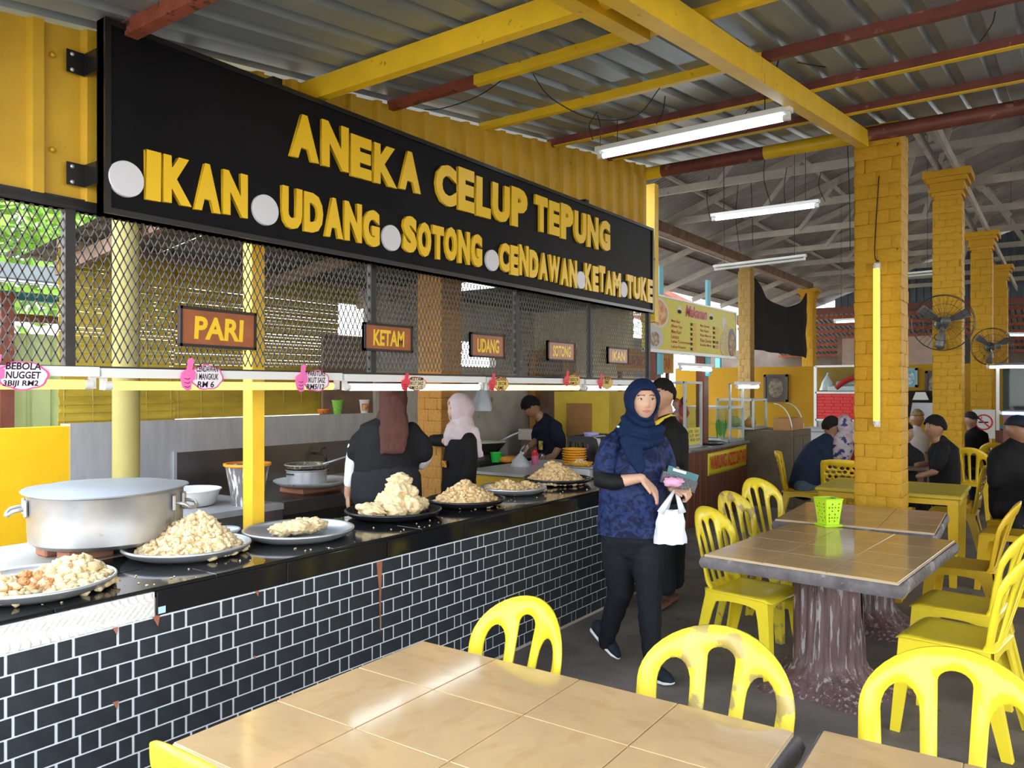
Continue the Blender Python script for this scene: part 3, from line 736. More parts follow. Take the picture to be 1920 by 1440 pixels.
def heap(x, y, rx, ry, h, m, label, seed=1, n=420, s=(.010, .024), z=CZ + .012, m2=None, off=(0, 0), power=1.3, rz_=0):
    """mound of crumbs: a lumpy core with pieces lying all over it, nobody could count them"""
    r = random.Random(seed); mb = MB()
    def hh(a, q): # height at polar a, radius fraction q
        b = max(0, 1 - q ** power); return h * b * (1 + .25 * noise.noise(Vector((math.cos(a) * q * 2.2 + seed, math.sin(a) * q * 2.2, 0)))) 
    N, R = 40, 14
    def core(i, j):
        a = i * 2 * PI; q = j
        return (math.cos(a) * rx * q + off[0] * (1 - q), math.sin(a) * ry * q + off[1] * (1 - q), max(.002, hh(a, q) * .93 + .006 * noise.noise(Vector((math.cos(a) * q * 9, math.sin(a) * q * 9, seed)))))
    mb.grid(core, N, R)
    for k in range(n):
        a = r.uniform(0, 2 * PI); q = math.sqrt(r.random()) * 1.02; vs, fs = CH[r.randrange(12)]; sc = r.uniform(*s)
        M = Matrix.Translation((math.cos(a) * rx * q + off[0] * (1 - q), math.sin(a) * ry * q + off[1] * (1 - q), max(.006, hh(a, min(q, 1)) * .95 + r.uniform(-.002, .008)))) @ Matrix.Rotation(r.uniform(0, 6), 4, 'Z') @ Matrix.Rotation(r.uniform(0, 6), 4, 'X') @ Matrix.Diagonal((sc * r.uniform(.7, 1.6), sc * r.uniform(.6, 1.2), sc * r.uniform(.5, .9), 1))
        mb.add([M @ Vector(v) for v in vs], fs, 1 if (m2 and r.random() < .18) else 0)
    o = mb.build('fried_heap', [m, m2] if m2 else m, None, smooth=True, loc=(x, y, z), rot=rz_)
    return tag(o, label, 'fried food', kind='stuff')
def piece(x, y, z, r, sx, sy, sz, seed, m, label, rz_=0, tilt=0, name='fried_piece', group='large fried pieces on the black platter'):
    vs, fs = chunk_mesh(r, sx, sy, sz, seed, 4, .30, 2.6)
    out = []
    for v in vs:
        p = Vector(v); n_ = p.normalized(); q = noise.noise(p * 75) * .0035 + noise.noise(p * 28 + Vector((seed, 0, 0))) * .007; out.append(p + n_ * q)
    o = MB().add(out, fs).build(name, m, None, smooth=True, loc=(x, y, z)); o.rotation_euler = (tilt, 0, rz_)
    return tag(o, label, 'fried food', group)

platter(-3.03, 1.27, .262, M_alu, 'dull aluminium platter of mixed nuggets at the chipped end of the counter')
heap(-3.02, 1.36, .19, .16, .085, M_pale, 'pale crumbed nuggets heaped on the platter nearest the chipped counter end', 3, 300, (.010, .024), off=(.0, .06))
heap(-3.0, 1.14, .14, .10, .065, M_pale, 'coarse crumbed pieces beside the orange balls on the end platter', 9, 160, (.012, .024))
for k, (dx, dy, dz, r_) in enumerate(((.09, -.0, .055, .021), (.06, .05, .06, .019), (.10, .055, .045, .018), (.13, .01, .04, .017), (.12, -.05, .05, .02), (.03, .02, .07, .018), (.14, .05, .03, .016))):
    piece(-3.03 + dx * .8, 1.2 + dy * 1.3, CZ + dz, r_, 1.1, 1, .9, 31 + k, M_orange, 'orange fried ball among the crumbs on the end platter', name='fried_ball', group='orange fried balls')
platter(-3.17, 1.95, .268, M_alu, 'dull aluminium platter with a tall mushroom heap, right of the stockpot')
heap(-3.17, 1.97, .235, .215, .165, M_pale, 'tall heap of pale fried mushrooms on the platter beside the stockpot', 5, 720, (.009, .021), off=(0, .02), power=1.15)
platter(-3.08, 2.49, .268, M_alu, 'dull aluminium platter half filled, in front of the square yellow post')
for k, (dx, dy, s_) in enumerate(((-.02, -.06, .05), (.03, .0, .055), (-.05, .04, .055), (.02, .09, .05), (.0, .15, .045), (-.07, .11, .04), (.05, .05, .035))):
    piece(-3.1 + dx, 2.47 + dy, CZ + .04 + .012 * (k % 2), s_, 1.3, 1.0, .62, 50 + k, M_pale, 'flat fried stingray piece lying on the half filled platter', rz_=k * 1.1, group='fried stingray pieces')
platter(-3.13, 3.2, .275, M_blk, 'black enamel platter carrying a pile of large crusty fried crab pieces')
for k, (dx, dy, dz, r_, sx, sy, sz) in enumerate(((.0, -.17, .055, .07, 1.3, 1.0, .55), (-.04, -.1, .055, .06, 1.2, 1, .6), (.08, -.07, .05, .055, 1.1, 1.2, .7), (.02, -.01, .075, .075, 1, 1, .9), (.09, .05, .065, .065, 1, 1.1, .9), (-.07, .02, .07, .07, 1.1, 1, .9), (.05, .12, .06, .06, 1.1, 1, .8), (-.05, .12, .065, .07, 1, 1, .8), (.0, .03, .145, .07, 1.0, 1.15, .85), (.03, .09, .13, .055, 1, 1, .9), (-.02, .07, .195, .052, 1.1, 1.3, .8), (.06, .17, .06, .05, .9, 1.3, .7))):
    piece(-3.13 + dx, 3.2 + dy, CZ + dz, r_, sx, sy, sz, 70 + k, M_pale, {10: 'topmost crusty fried crab piece on the black enamel platter', 0: 'flat fried crab piece lying at the near rim of the black enamel platter', 11: 'fried crab piece at the far rim of the black enamel platter', 8: 'round fried crab piece just below the topmost one'}.get(k, 'large crusty fried crab piece in the middle of the pile on the black enamel platter'), rz_=k * .9, tilt=.3 * (k % 3 - 1))
platter(-3.07, 3.78, .25, M_blk, 'dark round platter with a rounded crumb heap behind the large fried pieces')
heap(-3.07, 3.79, .21, .205, .135, M_gold, 'rounded heap of golden fried prawns on the dark middle platter', 15, 640, (.008, .019), m2=M_pale)
platter(-3.16, 4.42, .235, M_alu, 'aluminium platter with a low heap, between the two dark crumb platters')
heap(-3.18, 4.36, .17, .13, .07, M_gold, 'low heap of browned squid pieces on the far aluminium platter', 25, 260, (.010, .022), m2=M_pale, off=(0, .03))
heap(-3.12, 4.53, .12, .11, .055, M_gold, 'second small mound of browned squid pieces on the far aluminium platter', 26, 160, (.010, .020), m2=M_pale)
platter(-3.2, 5.06, .265, M_blk, 'dark platter with the tallest golden crumb heap next to the weighing scale')
heap(-3.2, 5.04, .22, .235, .16, M_gold, 'tall heap of golden fried fish bits next to the weighing scale', 35, 640, (.010, .021), m2=M_pale, off=(0, -.02), power=1.1)
# crumbs fallen on the counter
mb = MB(); r = random.Random(6)
for k in range(70):
    vs, fs = CH[k % 12]; sc = r.uniform(.002, .006); yy = r.uniform(1.2, 5.3); xx = r.uniform(-2.98, -2.74)
    mb.add([(xx + v[0] * sc, yy + v[1] * sc, CZ + sc * .5 + v[2] * sc * .6) for v in vs], fs)
tag(mb.build('fallen_crumbs', M_pale), 'loose fried crumbs scattered along the black counter edge', 'crumbs', kind='stuff')
# small spoon, bowl and bits
t = empty('white_bowl', (-3.3, 2.2, CZ), 0, 'small white bowl standing behind the tall mushroom heap', 'bowl')
MB().lathe([(0, 0), (.045, 0), (.085, .055), (.09, .055), (.05, .004), (0, .006)], 24).build('bowl_body', M_white, t, smooth='auto'); t.location.z = CZ; MB().lathe([(.084, .054), (.09, .06), (.092, .052)], 24).build('bowl_rim', mat('blue_rim', (.35, .45, .55), .4), t, smooth=True)
# ------------------------------------------------------------------ big stockpot on its stand
st = empty('pot_stand', (-3.72, 1.78, 0), 0, 'grey cement hearth block behind the counter under the stockpot', 'hearth')
MB().rbox((0, 0, .43), (.68, 1.1, .86), .01).build('block', M_cement, st)
for sx in (.06, .26):
    for sy in (-.13, .14): MB().rbox((sx, sy, .886), (.1, .2, .05), .008).build('support_brick', mat('red_clay_brick', (.36, .16, .1), .85, vary=.2), st)
pot = empty('stockpot', (-3.55, 1.79, .913), 0.3, 'large dented aluminium stockpot with flat lid at the near end of the counter', 'stockpot')
M_pot = mat('scuffed_aluminium', (.46, .46, .47), .40, .75, vary=.16, vscale=5, spots=(6, .66, (.33, .32, .31)))
pm = MB().lathe([(0, 0), (.285, 0), (.312, .02), (.316, .10), (.318, .225), (.325, .235), (.328, .232), (.32, .225), (.31, .2), (.3, .02), (0, .01)], 64).build('pot_body', M_pot, pot, smooth='auto')
mb = MB(); mb.lathe([(0, .262), (.12, .262), (.24, .255), (.30, .243), (.338, .238), (.342, .233), (.33, .231), (0, .236)], 64)
for i in range(len(mb.v)):
    x_, y_, z_ = mb.v[i]; mb.v[i] = (x_, y_, z_ + .006 * math.sin(2 * math.atan2(y_, x_) + .5) * (math.hypot(x_, y_) / .34) ** 2)
mb.build('lid', mat('lid_grey', (.27, .28, .29), .45, .5, vary=.1, vscale=3), pot, smooth='auto')
for s_ in (0, 1):
    a = PI + .95 if s_ == 0 else .35
    hd = empty('handle', (0, 0, 0), a); hd.parent = pot
    mb = MB(); mb.tube([(.315, -.05, .175), (.37, -.055, .165), (.385, -.045, .15), (.39, 0, .145), (.385, .045, .15), (.37, .055, .165), (.315, .05, .175)], .0085, 8); mb.build('grip', M_pot, hd, smooth=True)
    for q in (-.05, .05):
        MB().rbox((.322, q, .172), (.016, .036, .075), .006).build('handle_lug', M_pot, hd)

# ------------------------------------------------------------------ tube lamps under the mesh
E_warm = emis('warm_tube_glow', (1.0, .47, .14), 1.6)
E_cool = emis('cool_tube_glow', (.80, .92, 1.0), 4.6)
E_day = emis('daylight_tube_glow', (.72, .86, 1.0), 4.2)
E_amber = emis('amber_tube_glow', (1.0, .66, .30), 1.8)
M_lampw = mat('lamp_housing_white', (.72, .74, .74), .4)
M_sockw = mat('lamp_socket_white', (.66, .66, .65), .5)
def batten(name, a, b, glow, label, cat='lamp', group=None, r=.018, parent=None, housing=True, hh=.036, hw=.05, up=Vector((0, 0, 1)), lit=True):
    """slim housing bar above a glowing tube between a and b"""
    a, b = Vector(a), Vector(b); t = empty(name, (a + b) / 2, 0, label, cat, group); c = (a + b) / 2; L = (b - a).length; d = (b - a).normalized()
    e = d * (L / 2)
    if housing:
        MB().bar(-e + up * (r + .012 + hh / 2), e + up * (r + .012 + hh / 2), hw, hh, up=up).build('housing', M_lampw, t)
    MB().tube([-e + d * .045, e - d * .045], r, 12).build('tube', glow, t, smooth='auto')
    for s_ in (-1, 1):
        MB().tube([e * s_ - d * s_ * .046, e * s_ - d * s_ * .018], r * 1.04, 12).build('tube_cap', M_sockw, t, smooth='auto')
        MB().bar(e * s_ - d * s_ * .016 - up * .016, e * s_ - d * s_ * .016 + up * (r + .014), .022, .02, up=d).build('socket', M_sockw, t)
    return t
LX = -2.985
for (y0, y1, g, z_, lb) in ((.22, 1.462, E_warm, 1.614, 'warm yellow tube lamp at the near end of the counter row'), (1.472, 2.664, E_warm, 1.610, 'warm yellow tube lamp above the mushroom and stingray platters'),
        (2.684, 3.845, E_cool, 1.606, 'cool white tube lamp above the large fried crab pieces'), (3.87, 5.06, E_amber, 1.604, 'warm white tube lamp above the far prawn and squid platters'), (5.09, 6.28, E_cool, 1.602, 'cool white tube lamp at the far end of the counter row')):
    batten('tube_lamp', (LX, y0, z_), (LX, y1, z_), g, lb, group='tube lamps in a row under the mesh')

# ------------------------------------------------------------------ main signboard
sg = empty('signboard', (-2.9, 3.785, 2.25), 0, 'long black signboard with raised yellow lettering and white discs over the counter', 'signboard')
SY0, SY1, SH = 1.448, 6.125, .725; h_ = (SY1 - SY0) / 2; sy = 3.785
M_sign = mat('black_sign_sheet', (.006, .006, .008), .5, vary=.3, vscale=2, spec=.12)
M_signf = mat('black_sign_frame', (.012, .012, .013), .3)
M_let = mat('yellow_acrylic', (.83, .53, .015), .35)
M_disc = mat('pale_disc_acrylic', (.66, .67, .74), .4)
MB().bb((-.05, -h_, 0), (.0, h_, SH)).build('panel', M_sign, sg)
for a, b in (((-.05, -h_, SH - .022), (.012, h_, SH)), ((-.05, -h_, 0), (.012, h_, .022)), ((-.05, -h_, .022), (.012, -h_ + .022, SH - .022)), ((-.05, h_ - .022, .022), (.012, h_, SH - .022))):
    MB().bb(a, b).build('frame_strip', M_signf, sg)
lcache = {}
def sign_letters(txt, ya, yb, zb, zt):
    """each letter cut out of thick sheet, a little uneven"""
    wd = {'I': .5, 'M': 1.25, 'W': 1.35, 'E': .82, 'L': .8, 'T': .9}
    tot = sum(wd.get(c, 1) for c in txt); gap = .10; y = ya; un = (yb - ya) / (tot + gap * (len(txt) - 1)); rl = random.Random(len(txt) * 7 + ord(txt[0]))
    for c in txt:
        w = wd.get(c, 1) * un
        me = fit_text(c, w, (zt - zb) * rl.uniform(.95, 1.04), bold=.062 if c != 'I' else .08, extrude=.006)
        for v in me.vertices:
            v.co.z = .001 + (.016 if v.co.z > .006 else 0); v.co.x += .05 * v.co.y * rl.uniform(-.2, .2)
        o = put(me, 'letter', M_let, sg, (0, y - sy, zb - 2.25 + rl.uniform(-.006, .006)), FACE_PX); y += w + gap * un
sign_letters('ANEKA', 2.281, 3.161, 2.662, 2.878); sign_letters('CELUP', 3.285, 4.196, 2.645, 2.89); sign_letters('TEPUNG', 4.29, 5.331, 2.655, 2.895)
for w_, a, b in (('IKAN', 1.60, 2.056), ('UDANG', 2.237, 2.848), ('SOTONG', 3.022, 3.71), ('CENDAWAN', 3.889, 4.831), ('KETAM', 4.946, 5.508), ('TUKE', 5.619, 6.09)): sign_letters(w_, a, b, 2.330, 2.522)
for yy, rr_ in ((1.526, .068), (2.151, .068), (2.938, .068), (3.817, .066), (4.892, .065), (5.563, .062)):
    o = MB().lathe([(0, 0), (rr_, 0), (rr_, .013), (rr_ * .97, .016), (0, .016)], 40).build('disc', M_disc, sg, smooth='auto', loc=(.001, yy - sy, 2.391 - 2.25)); o.rotation_euler = (0, PI / 2, 0)
for zz in (2.82, 2.40):
    mb = MB(); mb.bb((-.125, -h_ - .075, zz - 2.25 - .04), (-.121, -h_ - .01, zz - 2.25 + .045)); mb.bb((-.125, -h_ - .012, zz - 2.25 - .04), (-.03, -h_ - .006, zz - 2.25 + .045)); mb.build('bracket', M_signf, sg)
    for q in (-.028, .03):
        for yy in (-h_ - .055,): 
            o = MB().lathe([(0, .006), (.006, .005), (.008, 0)], 8).build('bracket_bolt', M_steel, sg, smooth=True, loc=(-.121, yy, zz - 2.25 + q)); o.rotation_euler = (0, PI / 2, 0)
for yy in (2.2, 4.98): MB().bb((-.12, yy - sy, SH - .005), (.0, yy + .05 - sy, SH + .03)).build('hanger', M_signf, sg)

# ------------------------------------------------------------------ small wooden dish plaques on the mesh
M_wplq = mat('varnished_plaque', (.29, .085, .028), .35, vary=.2, vscale=9, spots=(30, .7, (.42, .2, .1)))
def plaque(txt, y0, y1, z0, z1, tilt, label):
    t = empty('name_plaque', (WX + .022, (y0 + y1) / 2, z0), 0, label, 'plaque', 'wooden dish plaques on the mesh'); w = (y1 - y0) / 2; h = z1 - z0
    t.rotation_euler = (tilt, 0, 0)
    MB().bb((0, -w, 0), (.016, w, h)).build('board', M_wplq, t)
    for a, b in (((.0, -w, 0), (.022, w, .012)), ((.0, -w, h - .012), (.022, w, h)), ((.0, -w, 0), (.022, -w + .011, h)), ((.0, w - .011, 0), (.022, w, h))): MB().bb(a, b).build('edge_strip', M_black, t)
    me = fit_text(txt, w * 1.3, h * .58, bold=.035, shear=.05); put(me, 'lettering', M_let, t, (.0175, -w * .65, h * .2), FACE_PX)
plaque('PARI', 1.815, 2.19, 1.775, 1.945, -.01, 'varnished plaque reading PARI on the mesh in front of the square post')
plaque('KETAM', 2.86, 3.23, 1.80, 1.95, 0, 'varnished plaque reading KETAM on the mesh')
plaque('UDANG', 3.76, 4.115, 1.795, 1.95, 0, 'varnished plaque reading UDANG on the mesh')
plaque('SOTONG', 4.64, 5.015, 1.80, 1.943, 0, 'varnished plaque reading SOTONG on the mesh')
plaque('IKAN', 5.53, 5.89, 1.80, 1.936, 0, 'varnished plaque reading IKAN on the mesh')

# ------------------------------------------------------------------ hand-lettered price tags
def tagcard(lines, y0, y1, z0, z1, cloud, border, hand, label, seed):
    t = empty('price_tag', (-2.95, (y0 + y1) / 2, z0), 0, label, 'price tag', 'thumbs-up price tags on the lamps'); w, h = (y1 - y0), (z1 - z0)
    r = random.Random(seed); n = 60
    def cl(s_, cx, cy, rx, ry): return [(cx + rx * s_ * math.cos(a) * (1 + .07 * abs(math.sin(a * 3.5 + seed))), cy + ry * s_ * math.sin(a) * (1 + .10 * abs(math.sin(a * 3.5 + seed)))) for a in [2 * PI * i / n for i in range(n)]]
    mf = lambda off: (lambda x, y, o: (off + o, x, y))
    plate2d(cl(1.0, .10 * w, .42 * h, .36 * w, .36 * h), step=.03, th=.003, mapf=mf(0)).build('card_border', border, t)
    plate2d(cl(.9, .10 * w, .42 * h, .36 * w, .36 * h), step=.03, th=.002, mapf=mf(.002)).build('card', cloud, t)
    th_ = [(-.46, .12), (-.36, .02), (-.27, .05), (-.25, .30), (-.17, .36), (-.16, .58), (-.24, .64), (-.2, .95), (-.26, 1.0), (-.33, .95), (-.36, .66), (-.47, .56), (-.50, .38)]
    plate2d([(a * w, b * h) for a, b in th_], step=.03, th=.004, mapf=mf(.004)).build('thumb', hand, t)
    for k in range(3): MB().tube([(.0065, -.42 * w, (.14 + .12 * k) * h), (.007, -.34 * w, (.11 + .12 * k) * h), (.0065, -.30 * w, (.15 + .12 * k) * h)], .0012, 4).build('finger_line', M_ink, t)
    rows = len(lines)
    for k, s_ in enumerate(lines):
        lw = min(.5, .095 * len(s_)) * w; me = fit_text(s_, lw, h * (.19 if rows > 2 else .22), bold=.022, shear=.12)
        put(me, 'lettering', M_ink, t, (.0036, .10 * w - lw / 2 - (.04 * w if k == rows - 1 else 0), h * (.58 - .235 * k)), FACE_PX)
M_ink = mat('black_ink', (.015, .012, .02), .6)
M_pinkc = mat('pale_pink_card', (.80, .74, .80), .6); M_pinkb = mat('magenta_card', (.75, .10, .38), .5); M_pinkh = mat('pink_card_hand', (.82, .16, .45), .5)
M_yelc = mat('yellow_card', (.82, .62, .17), .6); M_redb = mat('red_card', (.62, .03, .03), .5); M_redh = mat('red_card_hand', (.72, .04, .07), .5); M_creamc = mat('cream_card', (.78, .68, .45), .6)
tagcard(['BEBOLA', 'NUGGET', '3BIJI RM2'], 1.06, 1.285, 1.588, 1.72, M_pinkc, M_pinkb, M_pinkh, 'pink thumbs-up price tag reading BEBOLA NUGGET 3 BIJI RM2', 1)
tagcard(['CENDAWAN', '1 MANGKUK', 'RM 6'], 1.78, 1.985, 1.588, 1.727, M_pinkc, M_pinkb, M_pinkh, 'pink thumbs-up price tag reading CENDAWAN 1 MANGKUK RM 6', 2)
tagcard(['PARI/TUKE', 'IKUT SAIZ', 'RM5/12'], 2.36, 2.575, 1.580, 1.715, M_pinkc, M_pinkb, M_pinkh, 'pink thumbs-up price tag reading PARI/TUKE', 3)
tagcard(['KETAM', 'IKUT SAIZ', 'RM12-15'], 3.07, 3.285, 1.583, 1.685, M_creamc, M_redb, M_redh, 'cream price tag with red thumb hanging below the KETAM plaque', 4)
tagcard(['UDANG', '1 EKOR', 'RM5'], 3.86, 4.08, 1.578, 1.697, M_yelc, M_redb, M_redh, 'yellow price tag with red thumb hanging below the UDANG plaque', 5)
tagcard(['SOTONG', 'SEEKOR', 'RM15'], 4.75, 4.99, 1.613, 1.73, M_yelc, M_redb, M_redh, 'yellow price tag with red thumb hanging below the SOTONG plaque', 6)
tagcard(['IKAN', 'RM5'], 5.25, 5.50, 1.588, 1.718, M_yelc, M_redb, M_redh, 'small yellow price tag with red thumb near the dark end of the mesh', 7)
# ------------------------------------------------------------------ yellow moulded plastic chairs
M_chair = mat('yellow_plastic', (.88, .70, .035), .28, vary=.06, vscale=3)
M_chair2 = mat('yellow_plastic_scuffed', (.85, .68, .05), .34, vary=.08, vscale=3, spots=(13, .55, (.44, .33, .10)))
M_chair3 = mat('dimmed_yellow_plastic', (.64, .41, .012), .4, vary=.1, vscale=4)  # yellow plastic coloured darker to stand for the weaker light in the hall
def slot(xb0, xb1, xt0, xt1, s0, s1, n=10, flat=.5):
    """upright opening with a rounded head; bottom edge x range, top x range"""
    r = (xt1 - xt0) / 2; c = (xt0 + xt1) / 2; ry = r * flat * 1.6
    pts = [(xb0, s0), (xb1, s0)] + [(c + r * math.cos(a), s1 - ry + ry * math.sin(a)) for a in [PI * i / n for i in range(n + 1)]]
    return pts
def chair_proto(kind):
    W = .215 if kind != 'pebble' else .205; T = .47
    if kind == 'pebble':
        outer = [(-.165, 0), (-.195, .12), (-.2, .30), (-.197, .42), (-.185, .452), (-.1, .468), (0, .474), (.1, .468), (.185, .452), (.197, .42), (.2, .30), (.195, .12), (.165, 0)]
        rr_ = random.Random(11); holes = []
        for j in range(5):
            for i in range(5):
                x_ = -.115 + i * .058 + (.02 if j % 2 else -.005); s_ = .20 + j * .046
                if abs(x_) > .14: continue
                holes.append(oval(x_ + rr_.uniform(-.006, .006), s_ + rr_.uniform(-.005, .005), rr_.uniform(.017, .024), rr_.uniform(.013, .018), 10, rr_.uniform(0, 3)))
        holes.append(slot(-.10, .10, -.12, .12, .03, .10))
    else:
        arch = [(W * math.cos(a), .29 + (T - .29) * math.sin(a)) for a in [PI * i / 22 for i in range(23)]]
        outer = [(-.175, 0), (.175, 0), (.200, .06), (.212, .17)] + arch + [(-.212, .17), (-.200, .06)]
        if kind == 'arch':
            holes = [slot(-.150, -.066, -.166, -.076, .04, .362, flat=1.0), slot(.066, .150, .076, .166, .04, .362, flat=1.0), slot(-.030, .030, -.040, .040, .04, .412, flat=.5)]
        else:
            holes = [slot(-.135, -.085, -.172, -.102, .05, .325, flat=1.2), slot(.085, .135, .102, .172, .05, .325, flat=1.2), slot(-.056, -.012, -.072, -.016, .05, .395, flat=.9), slot(.012, .056, .016, .072, .05, .395, flat=.9)]
    rec = .13 if kind != 'pebble' else .10
    def bmap(x, s, o):
        q = s / .47; y = .185 + rec * q ** 1.25 - .055 * (x / W) ** 2 * (.5 + .6 * q) - .03 * max(0, 1 - s / .07) ** 2
        return (x * (1 + .02 * q), y + o, .425 + s * .985)
    back = plate2d(outer, holes, .026, .024, .016, bmap).mesh('backrest', True)
    hw, n = .212, 8
    so = []
    for cx_, cy_, a0 in ((hw - .06, .20 - .05, 0), (-hw + .06, .20 - .05, PI / 2), (-hw + .05, -.215 + .05, PI), (hw - .05, -.215 + .05, 1.5 * PI)):
        for i in range(6): a = a0 + i * PI / 10; so.append((cx_ + .05 * math.cos(a), cy_ + .05 * math.sin(a)))
    def smap(x, y, o):
        z = .448 - .016 * max(0, 1 - (x / .2) ** 2) * max(0, 1 - ((y - .02) / .2) ** 2); z -= .022 * max(0, (-.155 - y) / .06) ** 2
        return (x, y, z + o)
    seat = plate2d(so, (), .035, .016, .012, smap)
    seat = seat.mesh('seat', True)
    legs = []
    for sx in (-1, 1):
        for fr in (1, 0):
            top = Vector((sx * .190, -.190 if fr else .172, .44)); bot = Vector((sx * .213, -.222 if fr else .262, 0)); sy = -1 if fr else 1
            mb = MB(); rings = []
            for t_, w in ((0, .075), (.25, .058), (1, .038)):
                p = top.lerp(bot, t_); k = .009
                rings.append([p + Vector(q) for q in ((sx * .004, sy * .004, 0), (-sx * w, sy * .004, 0), (-sx * w, -sy * k, 0), (-sx * k, -sy * k, 0), (-sx * k, -sy * w, 0), (sx * .004, -sy * w, 0))])
            vs = [v for r_ in rings for v in r_]; fs = [(0, 1, 2, 3), (0, 3, 4, 5), (12, 15, 14, 13), (12, 17, 16, 15)]
            for a in range(2):
                for i in range(6): fs.append((a * 6 + i, a * 6 + (i + 1) % 6, a * 6 + 6 + (i + 1) % 6, a * 6 + 6 + i))
            mb.add(vs, fs); me = mb.mesh('leg'); fix_normals(me); legs.append(me)
    def apron(a, b, inward):
        a, b = Vector(a), Vector(b); mb = MB(); n = 10; up = []; lo = []
        for i in range(n + 1):
            t_ = i / n; p = a.lerp(b, t_); up.append(p + Vector((0, 0, .445))); lo.append(p + Vector((0, 0, .405 - .055 * (2 * abs(t_ - .5)) ** 3)))
        iw = Vector(inward) * .008; vs = up + lo + [p + iw for p in up] + [p + iw for p in lo]; m = n + 1; fs = []
        for i in range(n): fs += [(i, i + 1, m + i + 1, m + i), (2 * m + i + 1, 2 * m + i, 3 * m + i, 3 * m + i + 1), (m + i, m + i + 1, 3 * m + i + 1, 3 * m + i)]
        mb.add(vs, fs); me = mb.mesh('apron'); fix_normals(me); return me
    aps = [apron((-.19, -.192, 0), (.19, -.192, 0), (0, 1, 0)), apron((-.195, -.185, 0), (-.195, .18, 0), (1, 0, 0)), apron((.195, -.185, 0), (.195, .18, 0), (-1, 0, 0)), apron((-.18, .19, 0), (.18, .19, 0), (0, -1, 0))]
    return back, seat, legs, aps
PROTO = {k: chair_proto(k) for k in ('arch', 'slat', 'pebble')}
MCOPY = {}
def with_mat(me, m):
    k = (me.name, m.name)
    if k not in MCOPY:
        c = me.copy(); c.materials.clear(); c.materials.append(m); MCOPY[k] = c
    return MCOPY[k]
def chair(kind, x, y, face, label, group, m=None, sc=1.0, wide=1.0):
    """face: compass angle in degrees the sitter looks to, 0 = +X, 90 = +Y"""
    m = m or M_chair
    t = empty('plastic_chair', (x, y, 0), math.radians(face) + PI / 2, label, 'chair', group); t.scale = (sc * wide, sc, sc)
    b, s, L, A = PROTO[kind]
    link('backrest', with_mat(b, m), None, t); link('seat', with_mat(s, m), None, t)
    for q in L: link('leg', with_mat(q, m), None, t)
    for q in A: link('apron', with_mat(q, m), None, t)
    return t
G1, G2, G3 = 'arched chairs along the near table', 'chairs around the far tiled tables', 'chairs of the other diners'
chair('arch', -1.52, 1.88, -97, 'clean yellow arch-backed chair behind the near table, beside the counter', G1, sc=1.0, wide=.93)
chair('arch', -.845, 1.94, -93, 'scuffed yellow arch-backed chair with brown stains behind the near table', G1, M_chair2, sc=1.0, wide=1.1)
chair('arch', -.25, 2.12, -91, 'bright yellow arch-backed chair at the corner nearest the camera', G1, sc=1.0, wide=1.05)
chair('arch', -1.45, 1.17, 92, 'yellow chair cut by the picture bottom at the near side of the near table', G1)
chair('slat', -1.48, 4.42, -8, 'glossy yellow slatted chair pulled up to the near corner of the second table', G2)
chair('slat', -1.62, 5.16, -12, 'dull yellow slatted chair next along the counter side of the second table', G2, M_chair2)
chair('slat', -1.75, 6.0, -25, 'third yellow chair seen edge-on at the counter side of the tiled tables', G2)
chair('slat', -.42, 4.16, 172, 'yellow slatted chair turned sideways at the front of the second table', G2)
chair('slat', -.46, 4.78, 174, 'yellow slatted chair just behind the sideways chair at the second table', G2)
chair('slat', -.13, 5.25, 176, 'yellow chair cut by the picture edge on the open side of the second table', G2)
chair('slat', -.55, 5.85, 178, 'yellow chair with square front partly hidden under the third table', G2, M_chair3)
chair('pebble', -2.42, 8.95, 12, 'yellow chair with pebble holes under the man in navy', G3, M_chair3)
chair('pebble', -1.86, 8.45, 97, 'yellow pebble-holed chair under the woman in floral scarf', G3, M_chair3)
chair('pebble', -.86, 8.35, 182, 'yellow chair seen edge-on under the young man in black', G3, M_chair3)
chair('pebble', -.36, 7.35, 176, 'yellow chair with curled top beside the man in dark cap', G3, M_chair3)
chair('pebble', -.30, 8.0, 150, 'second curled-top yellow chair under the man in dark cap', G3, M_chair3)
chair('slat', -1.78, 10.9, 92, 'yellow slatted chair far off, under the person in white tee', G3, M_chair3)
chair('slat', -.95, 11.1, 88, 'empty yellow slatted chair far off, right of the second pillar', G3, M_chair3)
chair('slat', -.72, 12.3, 80, 'tiny yellow chair farthest off, left of the man in dark cap', G3, M_chair3)

